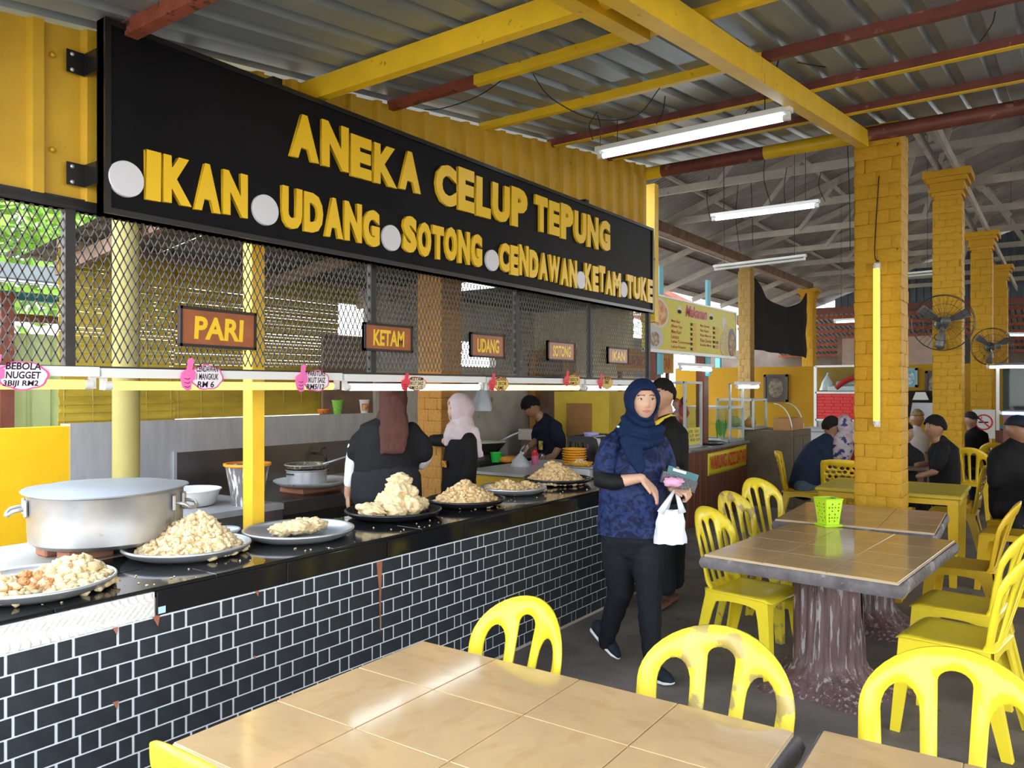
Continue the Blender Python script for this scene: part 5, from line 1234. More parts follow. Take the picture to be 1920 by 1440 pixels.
t = empty('freezer_chest', (-2.75, 13.2, 0), 0, 'pale grey chest freezer in front of the yellow wall', 'freezer'); MB().rbox((0, 0, .45), (1.5, .65, .9), .02).build('chest', mat('pale_grey_enamel', (.45, .46, .47), .4), t); MB().rbox((0, 0, .93), (1.52, .67, .06), .02).build('chest_lid', MATS['pale_grey_enamel'], t)
t = empty('tray_stack', (-3.7, 9.35, .898), 0, 'dark tray lying on the stall worktop before the wooden post', 'tray'); MB().lathe([(0, 0), (.2, 0), (.25, .025), (.245, .028), (.19, .006), (0, .006)], 28).build('tray_body', M_dsteel, t, smooth='auto')
# posts and menu board
M_teal = mat('teal_post_paint', (.12, .42, .52), .45)
for yy, lb in ((7.9, 'teal topped wooden post at the hidden end of the menu board'), (9.3, 'dark red wooden post with teal top rising from the noodle stall')):
    t = empty('stall_post', (-3.72, yy, 0), 0, lb, 'post', 'posts carrying the menu board')
    MB().bb((-.06, -.07, 0), (.05, .07, 2.02)).build('wood_shaft', M_dwood, t); MB().bb((.055, -.055, 1.75), (.085, .055, 2.95)).build('teal_strip', M_teal, t)
mn = empty('menu_board', (-3.6, 8.8, 2.0), 0, 'yellow menu board headed Makanan with soup bowl photos above the noodle stall', 'menu board')
M_menu = mat('menu_yellow', (.62, .54, .02), .45)
MB().bb((-.03, -1.4, 0), (0, 1.36, .615)).build('board', M_menu, mn)
for a, b in (((-.035, -1.4, -.012), (.012, 1.36, .022)), ((-.035, -1.4, .60), (.008, 1.36, .62)), ((-.035, 1.345, 0), (.012, 1.362, .615))): MB().bb(a, b).build('edge_trim', M_alf, mn)
put(fit_text('Makanan', .66, .135, bold=.03, shear=.25), 'heading', mat('menu_red', (.50, .02, .02), .5), mn, (.0035, -.33, .435), FACE_PX)
put(fit_text('Makanan', .68, .145, bold=.07, shear=.25), 'heading_halo', mat('menu_white', (.72, .68, .6), .5), mn, (.0015, -.34, .43), FACE_PX)
M_mred = MATS['menu_red']
for k, s_ in enumerate(('Mee Sup', 'Bihun Sup', 'Mee Kari', 'Laksam', 'Laksa Terengganu', 'Laksa Penang')):
    w = .034 * len(s_); put(fit_text(s_, w, .042, bold=.02), 'menu_line', M_mred, mn, (.002, -.72, .335 - .058 * k), FACE_PX)
    put(fit_text('RM', .06, .038, bold=.03), 'menu_line', M_ink, mn, (.002, -.18, .335 - .058 * k), FACE_PX)
    MB().bb((.001, -.10, .33 - .058 * k), (.003, .0, .375 - .058 * k)).build('price_sticker', mat('amber_sticker', (.66, .42, .03), .5), mn)
for k, s_ in enumerate(('Mee Goreng', 'Nasi Ayam', 'Pulut Mangga', 'Pulut Durian', 'Kerabu Maggi')):
    w = .03 * len(s_); put(fit_text(s_, w, .042, bold=.02), 'menu_line', M_mred, mn, (.002, .12, .335 - .058 * k), FACE_PX)
    put(fit_text('RM', .065, .038, bold=.03), 'menu_line', M_ink, mn, (.002, .53, .335 - .058 * k), FACE_PX)
    if k == 3: put(fit_text('10.00', .1, .038, bold=.02), 'menu_line', M_ink, mn, (.002, .62, .335 - .058 * k), FACE_PX)
    else: MB().bb((.001, .62, .33 - .058 * k), (.003, .73, .375 - .058 * k)).build('price_sticker', MATS['amber_sticker'] if k < 4 else mat('pink_sticker', (.70, .22, .18), .5), mn)
def disc_print(y, z, r_, ry, m, name, off=.002):
    return plate2d(oval(y, z, r_, ry, 28), (), .1, .002, .01, lambda a, b, o: (off + o, a, b)).build(name, m, mn)
M_soup = mat('soup_print', (.58, .17, .03), .5, col2=(.75, .55, .28), vscale=16); M_dish = mat('dish_print', (.66, .64, .6), .5); M_dish2 = mat('noodle_print', (.62, .50, .22), .5, col2=(.45, .36, .12), vscale=20); M_dish3 = mat('satay_print', (.30, .06, .03), .5, col2=(.55, .50, .22), vscale=12)
disc_print(-1.06, .42, .27, .165, M_dish, 'bowl_rim'); disc_print(-1.06, .42, .23, .14, M_soup, 'soup_bowl', .004)
disc_print(-1.17, .15, .23, .13, MATS['pale_grey_enamel'], 'plate_rim'); disc_print(-1.15, .13, .12, .08, mat('greens_print', (.28, .14, .08), .5, col2=(.5, .5, .4), vscale=20), 'plate_food', .004)
disc_print(.92, .44, .07, .09, M_dish, 'spoon_head'); disc_print(.94, .17, .17, .16, M_dish2, 'noodle_bowl', .003); disc_print(1.0, .33, .09, .12, mat('bun_print', (.60, .48, .25), .5), 'bun'); disc_print(1.2, .2, .14, .19, mat('dark_plate_print', (.03, .05, .06), .4), 'dark_plate', .004); disc_print(1.21, .17, .11, .14, M_dish3, 'dark_plate_food', .006)
for yy in (-.5, .47): disc_print(yy, .50, .06, .045, M_dish, 'bowl_icon'); disc_print(yy, .475, .055, .022, M_ink, 'bowl_icon_shade', .004)
M_strip = M_dwood
bd = empty('old_sign', (-4.35, 9.0, 2.02), 0, 'faded orange sign strip below the yellow menu board', 'sign'); MB().bb((0, -.8, -.22), (.02, .8, .06)).build('board', mat('faded_orange', (.50, .26, .06), .6), bd); put(fit_text('WARUNG AZIZ SATAR', 1.4, .15, bold=.03), 'lettering', mat('old_red', (.42, .08, .03), .6), bd, (.022, -.7, -.17), FACE_PX)
for q in (-.7, .66): MB().bb((-.04, q, -2.02), (-.002, q + .05, .06)).build('sign_leg', M_dwood, bd)
MB().bb((-5.3, 8.8, 1.5), (-5.22, 11.2, 2.35)).build('wall_stall', mat('pale_grey_board', (.42, .41, .40), .7))['kind'] = 'structure'
E_white = emis('white_tube_glow', (.86, .95, 1.0), 6)
batten('tube_lamp', (-3.62, 8.35, 1.83), (-3.62, 9.35, 1.83), E_white, 'short white tube lamp under the yellow menu board', group='tube lamps of the hall', r=.02)
lm = batten('tube_lamp', (-3.45, 9.75, 1.62), (-3.45, 10.65, 1.62), E_white, 'short white tube lamp over the vegetable glass case', group='tube lamps of the hall', r=.02)
for q in (-.4, .08): MB().bb((-.12, q, -.26), (-.09, q + .02, .04)).build('lamp_prop', M_alf, lm); MB().bb((-.12, q, .03), (.02, q + .02, .045)).build('lamp_bracket', M_alf, lm)
# ------------------------------------------------------------------ hanging tube lamps and the pillar lamp
def hung(a, b, glow, label, zt, r=.017):
    t = batten('hanging_lamp', a, b, glow, label, group='tube lamps of the hall', r=r, hw=.07, hh=.03)
    a, b = Vector(a), Vector(b); c = (a + b) / 2
    for q in (.12, .88): p = a.lerp(b, q) - c; MB().tube([p + Vector((0, 0, .05)), p + Vector((0, 0, zt - c.z))], .003, 4).build('hanging_wire', M_wire, t)
    return t
hung((-2.51, 4.46, 3.12), (-1.26, 4.46, 3.13), E_day, 'lit white tube lamp hanging close under the metal roof', rz(4.46) - .03)
hung((-3.1, 8.0, 3.41), (-1.99, 8.0, 3.41), E_day, 'lit white tube lamp hanging on wires among the timber trusses', 5.65)
hung((-3.92, 10.2, 3.22), (-2.7, 10.2, 3.25), mat('unlit_tube', (.6, .62, .64), .4), 'unlit tube lamp hanging above the black shade cloth', 5.6)
hung((-3.62, 15.6, 2.86), (-2.5, 15.6, 2.86), E_day, 'lit tube lamp far back between cloth and thick pillar', 5.7)
hung((-2.9, 14.2, 3.44), (-1.7, 14.2, 3.46), MATS['unlit_tube'], 'unlit tube lamp high before the blue gable', 5.85)
hung((-1.0, 19.0, 2.7), (-.5, 19.4, 2.7), E_day, 'small lit tube lamp between the far pillars', 6.3)
E_yel = emis('yellow_tube_glow', (1.0, .80, .10), 1.1)
t = batten('pillar_lamp', (-1.155, 6.275, 1.31), (-1.155, 6.275, 2.54), E_yel, 'yellow upright tube lamp fixed to the thick pillar', group=None, r=.022, up=Vector((0, 1, 0)), hh=.02, hw=.04)
wire([at(1648, 490, Y=6.3), at(1640, 470, Y=6.32), at(1648, 330, Y=6.31)], .004, t.parent if t.parent else None, 'lamp_cable').parent = None if False else ceil

# ------------------------------------------------------------------ wall fans
M_fan = mat('fan_dark_metal', (.03, .03, .032), .4, .3); M_fang = mat('fan_grey_green', (.08, .09, .08), .4)
def fan(loc, R, rz_, label, arm, m=M_fang):
    t = empty('wall_fan', loc, rz_, label, 'fan', 'wall fans on the pillars')       # faces local -y
    cg = empty('cage', (0, 0, 0)); cg.parent = t
    for rr_, yy in ((R, -.02), (R * .99, .05), (R * .66, -.075), (R * .33, -.095)):
        MB().tube([(rr_ * math.cos(a), yy, rr_ * math.sin(a)) for a in [2 * PI * i / 40 for i in range(40)]], .005 if rr_ > R * .9 else .003, 5, closed=True).build('cage_ring', M_fan, cg, smooth=True)
    for k in range(36):
        a = 2 * PI * k / 36; d = Vector((math.cos(a), 0, math.sin(a)))
        MB().tube([d * (R * .12) + Vector((0, -.10, 0)), d * (R * .5) + Vector((0, -.09, 0)), d * (R * .9) + Vector((0, -.05, 0)), d * R + Vector((0, -.02, 0))], .0016, 4).build('cage_wire', M_fan, cg)
        if k % 2 == 0: MB().tube([d * R + Vector((0, -.02, 0)), d * R * .97 + Vector((0, .06, 0)), d * (R * .2) + Vector((0, .09, 0))], .0018, 4).build('cage_wire', M_fan, cg)
    for k in range(3):
        a = 2 * PI * k / 3 + .4; mb = MB()
        def bl(i, j):
            q = .1 + .82 * j; aa = a + (i - .5) * (.62 - .25 * j); return (R * q * math.cos(aa), .01 + .05 * (i - .5), R * q * math.sin(aa))
        mb.grid(bl, 8, 8); o = mb.build('blade', mat('fan_blade', (.12, .12, .12), .35, .2), t, smooth=True); o.modifiers.new('t', 'SOLIDIFY').thickness = .003
    o = MB().lathe([(0, -.115), (.045, -.11), (.055, -.095), (.05, -.08), (0, -.07)], 18).build('badge', M_fang, t, smooth=True); o.rotation_euler = (-PI / 2, 0, 0); o.location = (0, -.2, 0)
    o = MB().lathe([(0, 0), (.06, .01), (.085, .06), (.08, .16), (.05, .2), (0, .21)], 18).build('motor', M_fang, t, smooth=True); o.rotation_euler = (-PI / 2, 0, 0); o.location = (0, .03, 0)
    MB().tube([(0, .14, -.03), (.02, .16, -.15), (.02, .2, -.26)], [.03, .026, .03], 8).build('arm', M_fang, t, smooth=True)
    MB().tube([(0, .14, -.24), (0, arm, -.30)], [.05, .04], 8).build('wall_bracket', M_fang, t, smooth='auto')
    wire([(.03, .2, -.1), (-.07, .18, -.15), (-.05, .18, -.22), (.04, .2, -.2)], .004, t, 'cable')
    return t
p = at(1768, 605, d=9.75); fan(p, .35, YAW - .4, 'nearer wall fan with wire cage on the second pillar', .35)
p = at(1860, 650, d=13.7); fan(p, .33, YAW - .25, 'second dark wall fan farther off on the third pillar', .3)

# ------------------------------------------------------------------ black shade cloth between the slim pillars
sh = MB()
def shade(i, j):
    y = 11.25 + 3.05 * i; ztop = 3.32 - .38 * math.sin(PI * min(1, i * 1.02)) ** .8 + .02; zb = 2.18 - .03 * i
    z = zb + (ztop - zb) * j; z = 1.6 + (z - 1.6) * 1.5; y *= 1.535; return (-5.76 + .05 * math.sin(i * 17) * (1 - j * .3) + .04 * noise.noise(Vector((i * 5, j * 4, 0))) + .10 * (1 - j) * math.sin(i * PI), y, z)
sh.grid(shade, 60, 30); o = sh.build('shade_cloth', mat('black_shade_net', (.012, .011, .012), .75, spots=(7, .68, (.05, .05, .045))), None, smooth=True); o.modifiers.new('t', 'SOLIDIFY').thickness = .004
tag(o, 'black shade cloth sagging between the two slim brick pillars', 'shade cloth')
# ------------------------------------------------------------------ far wall: pictures, cabinet, hood, signs
def picture(u0, v0, u1, v1, Y, label, mframe, mart, name='framed_picture', cat='picture'):
    a, b = at(u0, v1, Y=Y), at(u1, v0, Y=Y); t = empty(name, ((a.x + b.x) / 2, Y, a.z), 0, label, cat, 'pictures on the far yellow wall'); w, h = (b.x - a.x) / 2, b.z - a.z
    MB().bb((-w, -.02, 0), (w, 0, h)).build('backing', mframe, t)
    for q in (((-w, -.045, 0), (w, -.02, .05)), ((-w, -.045, h - .05), (w, -.02, h)), ((-w, -.045, 0), (-w + .05, -.02, h)), ((w - .05, -.045, 0), (w, -.02, h))): MB().bb(*q).build('frame_side', mframe, t)
    plate2d(oval(0, h / 2, w * .62, h * .36, 24), (), .15, .01, .02, lambda x_, y_, o: (x_, -.028 - o, y_)).build('relief', mart, t)
M_pfr = mat('dark_carved_frame', (.04, .026, .018), .4); M_art1 = mat('dark_relief', (.07, .05, .035), .4, col2=(.2, .15, .09), vscale=14)
picture(1433, 702, 1478, 753, 18.19, 'dark carved relief picture on the far wall, left of the red cabinet', M_pfr, M_art1)
picture(1735, 695, 1768, 753, 18.19, 'dark relief picture on the far wall, half hidden by the second pillar', M_pfr, mat('reddish_relief', (.16, .06, .04), .4, col2=(.3, .25, .2), vscale=14))
picture(1692, 690, 1721, 726, 18.19, 'pale blue print on the far wall, right of the thick pillar', mat('pale_blue_mount', (.22, .42, .50), .6), mat('blue_print_art', (.5, .62, .66), .6, col2=(.12, .25, .3), vscale=16))
rc = empty('red_cabinet', (-3.42, 15.6, 0), 0, 'aluminium stall cabinet with red brick-embossed panel and glass top', 'cabinet')
w = .49; M_redp = mat('red_foam_brick', (.58, .015, .015), .45)
for sx in (-1, 1): MB().bb((sx * w - .025, -.2, 0), (sx * w + .025, -.15, 2.02)).build('upright', M_alf, rc)
for zz in (.98, 1.50, 2.0): MB().bb((-w, -.2, zz), (w, -.15, zz + .035)).build('rail', M_alf, rc)
MB().bb((-w, -.17, 1.015), (w, -.15, 1.50)).build('red_panel', M_redp, rc); MB().bb((-w, -.16, 0), (w, .3, .98)).build('lower_box', mat('dull_white_box', (.4, .4, .39), .5), rc); MB().bb((-w, .28, .98), (w, .3, 2.0)).build('back_panel', mat('amber_board', (.28, .17, .03), .6), rc)
me = MB().rbox((0, 0, 0), (.158, .012, .056), .004).mesh('embossed_brick')
for j in range(8):
    for i in range(6):
        x_ = -w + .09 + i * .163 - (.04 if j % 2 else 0)
        if x_ < w - .08: link('embossed_brick', me, M_redp, rc, (x_, -.174, 1.045 + j * .06))
MB().bb((-w, -.18, 1.535), (w, -.176, 2.0)).build('pane', M_pane, rc)
t = empty('stall_scale', (-3.36, 15.62, 1.535), 0, 'grey food machine behind glass above the red brick panel', 'machine'); MB().rbox((.0, 0, .06), (.7, .25, .12), .02).build('base', M_alf, t); MB().rbox((.05, 0, .16), (.5, .2, .08), .02).build('upper', mat('machine_grey', (.5, .5, .48), .4), t)
bag((-3.74, 15.6, 1.56), .13, .3, 'white plastic bag behind the glass of the red cabinet', 5, mat('white_plastic_film', (.66, .68, .70), .3))
t = empty('red_cloth', (-3.3, 15.48, 1.6), 0, 'crumpled red cloth band draped behind the cabinet glass', 'cloth'); MB().tube([(-.25, 0, 0), (-.12, .0, .12), (.05, 0, .2), (.25, 0, .24), (.42, 0, .22)], [.04, .05, .045, .05, .04], 8, side=(0, 0, 1)).build('band', mat('red_cloth_fabric', (.55, .02, .02), .7), t, smooth=True)
t = empty('steel_hood', (-2.35, 18.0, 0), 0, 'steel cooker hood in the opening behind the person in white tee', 'hood'); MB().bb((-.35, -.05, 1.0), (.33, .1, 1.55)).build('recess', mat('dark_recess', (.02, .02, .02), .8), t); MB().box((0, -.1, 1.1), (.62, .1, .4), taper=.8).build('hood', M_steel, t); MB().box((-.1, -.1, 1.44), (.3, .06, .16), taper=.6).build('white_bundle', M_white, t)
a, b = at(1827, 822, d=13.5), at(1862, 768, d=13.5); t = empty('no_smoking_sign', ((a.x + b.x) / 2, (a.y + b.y) / 2, a.z), YAW * .35, 'white no smoking board with red prohibition ring', 'sign'); hw_, hh_ = .17, b.z - a.z
MB().bb((-hw_, 0, 0), (hw_, .015, hh_)).build('board', M_white, t); M_rring = mat('sign_red', (.62, .02, .03), .5); ring = oval(0, hh_ * .56, .14, .14, 36)
plate2d(ring, [oval(0, hh_ * .56, .115, .115, 36)], .1, .003, .01, lambda x_, y_, o: (x_, -.003 - o, y_)).build('prohibition_ring', M_rring, t)
MB().bar((-.085, -.004, hh_ * .56 + .085), (.085, -.004, hh_ * .56 - .085), .004, .022, up=(0, 0, 1)).build('slash', M_rring, t); MB().bb((-.08, -.004, hh_ * .56 - .012), (.07, -.002, hh_ * .56 + .012)).build('cigarette', M_ink, t)
MB().tube([(-.05, -.004, hh_ * .6), (-.06, -.004, hh_ * .66), (-.03, -.004, hh_ * .7), (-.04, -.004, hh_ * .76)], .005, 5).build('smoke_curl', M_ink, t); MB().bb((-hw_ * .7, .002, -a.z), (-hw_ * .6, .014, 0)).build('stand_leg', M_white, t); MB().bb((hw_ * .6, .002, -a.z), (hw_ * .7, .014, 0)).build('stand_leg', M_white, t)
# drink stall at the right edge
ds = empty('drink_stall', (-.28, 13.3, 0), 0, 'dark glass-fronted drink stall with reddish wooden counter at the picture edge', 'stall')
MB().bb((-.55, -.3, 0), (.9, .5, 1.0)).build('wood_counter', M_dwood, ds)
for x_ in (-.52, .2, .85): MB().bb((x_ - .02, -.28, 1.0), (x_ + .02, -.24, 1.95)).build('post', M_alf, ds)
MB().bb((-.55, -.3, 1.9), (.9, .5, 1.96)).build('canopy', M_blackiron, ds); MB().bb((-.5, -.262, 1.02), (.85, -.258, 1.88)).build('pane', glass('dim_pane', (.85, .9, .9), .985), ds); MB().bb((-.5, .44, 1.0), (.85, .48, 1.9)).build('back_panel', mat('dark_back', (.03, .035, .035), .5), ds); MB().bb((-.5, -.2, 1.02), (.85, .3, 1.06)).build('shelf', M_teal, ds)
batten('tube_lamp', (-.93, 12.8, 1.90), (.05, 12.8, 1.90), E_white, 'white tube lamp on the drink stall at the picture edge', group='tube lamps of the hall', r=.02, housing=False)
batten('blue_lamp', (-.70, 11.4, 1.29), (.2, 11.4, 1.29), emis('blue_tube_glow', (.12, .25, 1.0), 5), 'glowing blue tube lamp behind the man in dark cap', r=.02, housing=False)
t = empty('lamp_stand', (-.25, 11.45, 0), 0, 'dark wooden rack behind the blue tube lamp', 'rack'); MB().bb((-.4, .03, 0), (.7, .5, 1.32)).build('rack_body', M_dwood, t)

# ------------------------------------------------------------------ outside: lean-to frame with red beams, trees
pg = empty('roof_frame', (-10.2, 17.0, 0), 0, 'open red and grey timber roof frame outside above the noodle stall', 'roof frame')
M_rtim = mat('red_oxide_timber', (.45, .13, .08), .6, vary=.15); M_gtim = mat('grey_batten', (.5, .48, .47), .7)
MB().bar((.9, -2.4, 3.55), (.9, 5.0, 2.75), .08, .1).build('sloping_beam', M_rtim, pg); MB().bar((-1.0, -2.4, 3.7), (-1.0, 5.0, 2.9), .08, .1).build('sloping_beam', M_rtim, pg)
for k in range(7): MB().bar((-2.6, -2 + k * 1.0, 3.62 - .108 * k), (1.1, -2 + k * 1.0, 3.62 - .108 * k), .06, .035).build('batten', M_gtim, pg)
for yy in (-1.8, 1.0, 4.2): MB().bb((.86, yy, 0), (.96, yy + .1, 3.3 - .1 * (yy + 1.8))).build('frame_post', M_teal, pg)
pg.scale = (1.5, 1.5, 1.35)
rt2 = random.Random(77)
def tree(x, y, h, R, label, m, n=2600, leaf=.14):
    t = empty('tree', (x, y, 0), 0, label, 'tree', 'trees outside the food court')
    MB().tube([(0, 0, -.2), (.1, .05, h * .3), (-.05, .1, h * .6)], [.16, .12, .07], 8).build('trunk', M_btimber, t, smooth=True)
    for k in range(4): a = k * 1.6; MB().tube([(0, .05, h * .45), (R * .5 * math.cos(a), R * .5 * math.sin(a), h * .7)], [.06, .03], 6).build('branch', M_btimber, t, smooth=True)
    mb = MB(); cl = [(rt2.uniform(-.6, .6) * R, rt2.uniform(-.6, .6) * R, h * rt2.uniform(.5, .95), R * rt2.uniform(.35, .6)) for _ in range(12)]
    for k in range(n):
        c = cl[k % 12]; d = Vector((rt2.gauss(0, 1), rt2.gauss(0, 1), rt2.gauss(0, 1))).normalized() * c[3] * rt2.uniform(.5, 1); p = Vector(c[:3]) + d
        a = Vector((rt2.gauss(0, 1), rt2.gauss(0, 1), rt2.gauss(0, .6))).normalized(); b = a.cross(Vector((rt2.gauss(0, 1), rt2.gauss(0, 1), 1))).normalized(); s_ = leaf * rt2.uniform(.6, 1.3)
        mb.add([p - a * s_, p + b * s_ * .45, p + a * s_, p - b * s_ * .45], [(0, 1, 2, 3)])
    mb.build('foliage', m, t)['kind'] = 'stuff'
M_lf1 = mat('bright_leaf', (.22, .40, .05), .6, vary=.3, vscale=2); M_lf2 = mat('deep_leaf', (.07, .20, .04), .6, vary=.3, vscale=2)
tree(-14.0, 24.0, 7.5, 3.2, 'sunlit light green tree outside beyond the menu board', M_lf1)
tree(-19.0, 31.0, 9.0, 4, 'darker green tree outside behind the sunlit one', M_lf2)
tree(-6.0, 38.5, 6.0, 2.4, 'tree outside beyond the far yellow wall', M_lf1, 1800)
tree(-13.0, 4.5, 6.5, 2.6, 'green tree outside seen through the mesh above the shed', M_lf1)
tree(-16.0, 8.0, 7.0, 3.0, 'dark tree outside behind the kitchen blinds', M_lf2)
tree(1.0, 40.0, 7.0, 3.0, 'tree far off behind the last yellow pillar', M_lf2, 1800)
MB().bb((12.2, 6.5, 0), (12.35, 27.5, 4.0)).build('wall_right_unseen', M_yplaster)['kind'] = 'structure'  # unseen wall, added to keep side light out of the hall
# ------------------------------------------------------------------ people
M_skinl = mat('light_skin', (.60, .36, .25), .5, vary=.06, vscale=12); M_skint = mat('tan_skin', (.30, .15, .085), .5, vary=.08, vscale=12); M_skinm = mat('warm_skin', (.44, .24, .15), .5, vary=.06, vscale=12)
M_lip = mat('lip_rose', (.46, .17, .14), .45); M_brow = mat('brow_dark', (.06, .035, .025), .7); M_eyew = mat('eye_white', (.62, .58, .54), .3); M_iris = mat('iris_dark', (.03, .015, .01), .2); M_nail = mat('nail_red', (.42, .04, .03), .3)
M_hair = mat('black_hair', (.010, .008, .008), .85, vary=.3, vscale=30, stretch=(1, 1, .2))
def gz(a, s): return math.exp(-(a / s) ** 2)
def head_r(dx, dy, dz, fem=False):
    """surface point of a head for a unit direction; front is -y"""
    x, y, z = dx * .076, dy * .098, dz * .118
    if dz < 0:
        t = -dz; x *= 1 - .26 * t ** 1.6; y = y * (1 - .10 * t) - (.012 * t if dy < 0 else -.0) + (-.014 * t if dy > 0 else 0)
    if dy > 0 and dz > -.2: y *= 1.04
    f = max(0, -dy) ** 1.5
    if f > 0:
        y -= f * (.020 * gz(x, .0125) * max(0, min(1, (.022 - z) / .05)) * (1 if z > -.032 else max(0, 1 - (-.032 - z) / .009)))
        y -= f * .007 * gz(x, .024) * (gz(z + .053, .006) + gz(z + .066, .007)); y -= f * .007 * gz(x, .026) * gz(z + .098, .016)
        y += f * .008 * (gz(x - .031, .014) + gz(x + .031, .014)) * gz(z - .010, .011); y -= f * .004 * gz(abs(x) - .03, .022) * gz(z - .034, .009); y -= f * .005 * gz(abs(x) - .042, .018) * gz(z + .022, .018)
    return Vector((x, y, z))
def head_grid(mb, M, off=0.0, nu=44, nv=32, keep=None, jit=0.0):
    vs, fs = [], []
    for j in range(nv + 1):
        ph = PI * j / nv
        for i in range(nu):
            th = 2 * PI * i / nu; d = Vector((math.sin(ph) * math.cos(th), math.sin(ph) * math.sin(th), -math.cos(ph))); p = head_r(d.x, d.y, d.z) + d * (off + jit * noise.noise(d * 9)); vs.append(p)
    for j in range(nv):
        for i in range(nu):
            q = (j * nu + i, j * nu + (i + 1) % nu, (j + 1) * nu + (i + 1) % nu, (j + 1) * nu + i)
            if keep is None or all(keep(vs[k]) for k in q): fs.append(q)
    mb.add([M @ v for v in vs], fs); return mb
def hand(mb, w, d, n, s, curl=(.3, .35, .4, .45), th=(.6, .2), sz=1.0, seg=8):
    """palm and five fingers: w wrist, d along the hand, n back of the hand, s towards the thumb"""
    w, d, n = Vector(w), Vector(d).normalized(), Vector(n); n = (n - d * n.dot(d)).normalized(); s = Vector(s); s = (s - d * s.dot(d) - n * s.dot(n)).normalized()
    mb.tube([w - d * .01 * sz, w + d * .03 * sz, w + d * .065 * sz, w + d * .088 * sz], [(.024 * sz, .017 * sz), (.034 * sz, .016 * sz), (.039 * sz, .015 * sz), (.036 * sz, .012 * sz)], 12, side=s, round_cap=True)
    tips = []
    for k, (o, L) in enumerate(((.028, .070), (.0095, .078), (-.0095, .072), (-.027, .056))):
        p = w + d * .086 * sz + s * o * sz; a = d.copy(); P = [w + d * .06 * sz + s * o * sz, p]
        for q in (.44, .32, .24):
            a = Matrix.Rotation(curl[k] * 1.0, 3, s) @ a if (Matrix.Rotation(.3, 3, s) @ d).dot(n) < 0 else Matrix.Rotation(-curl[k], 3, s) @ a
            p = p + a * L * q * sz; P.append(p)
        mb.tube(P, [.0095 * sz, .0095 * sz, .0088 * sz, .008 * sz, .0068 * sz], seg, round_cap=True); tips.append((p, a))
    p = w + d * .025 * sz + s * .028 * sz; a = (d * math.cos(th[0]) + s * math.sin(th[0])).normalized(); P = [w + d * .01 * sz + s * .01 * sz, p]
    for q in (.034, .028): p = p + a * q * sz; P.append(p); a = (a * math.cos(th[1]) + (d - n * .6) * math.sin(th[1])).normalized()
    mb.tube(P, [.013 * sz, .012 * sz, .0105 * sz, .008 * sz], seg, round_cap=True); tips.append((p, a))
    return tips
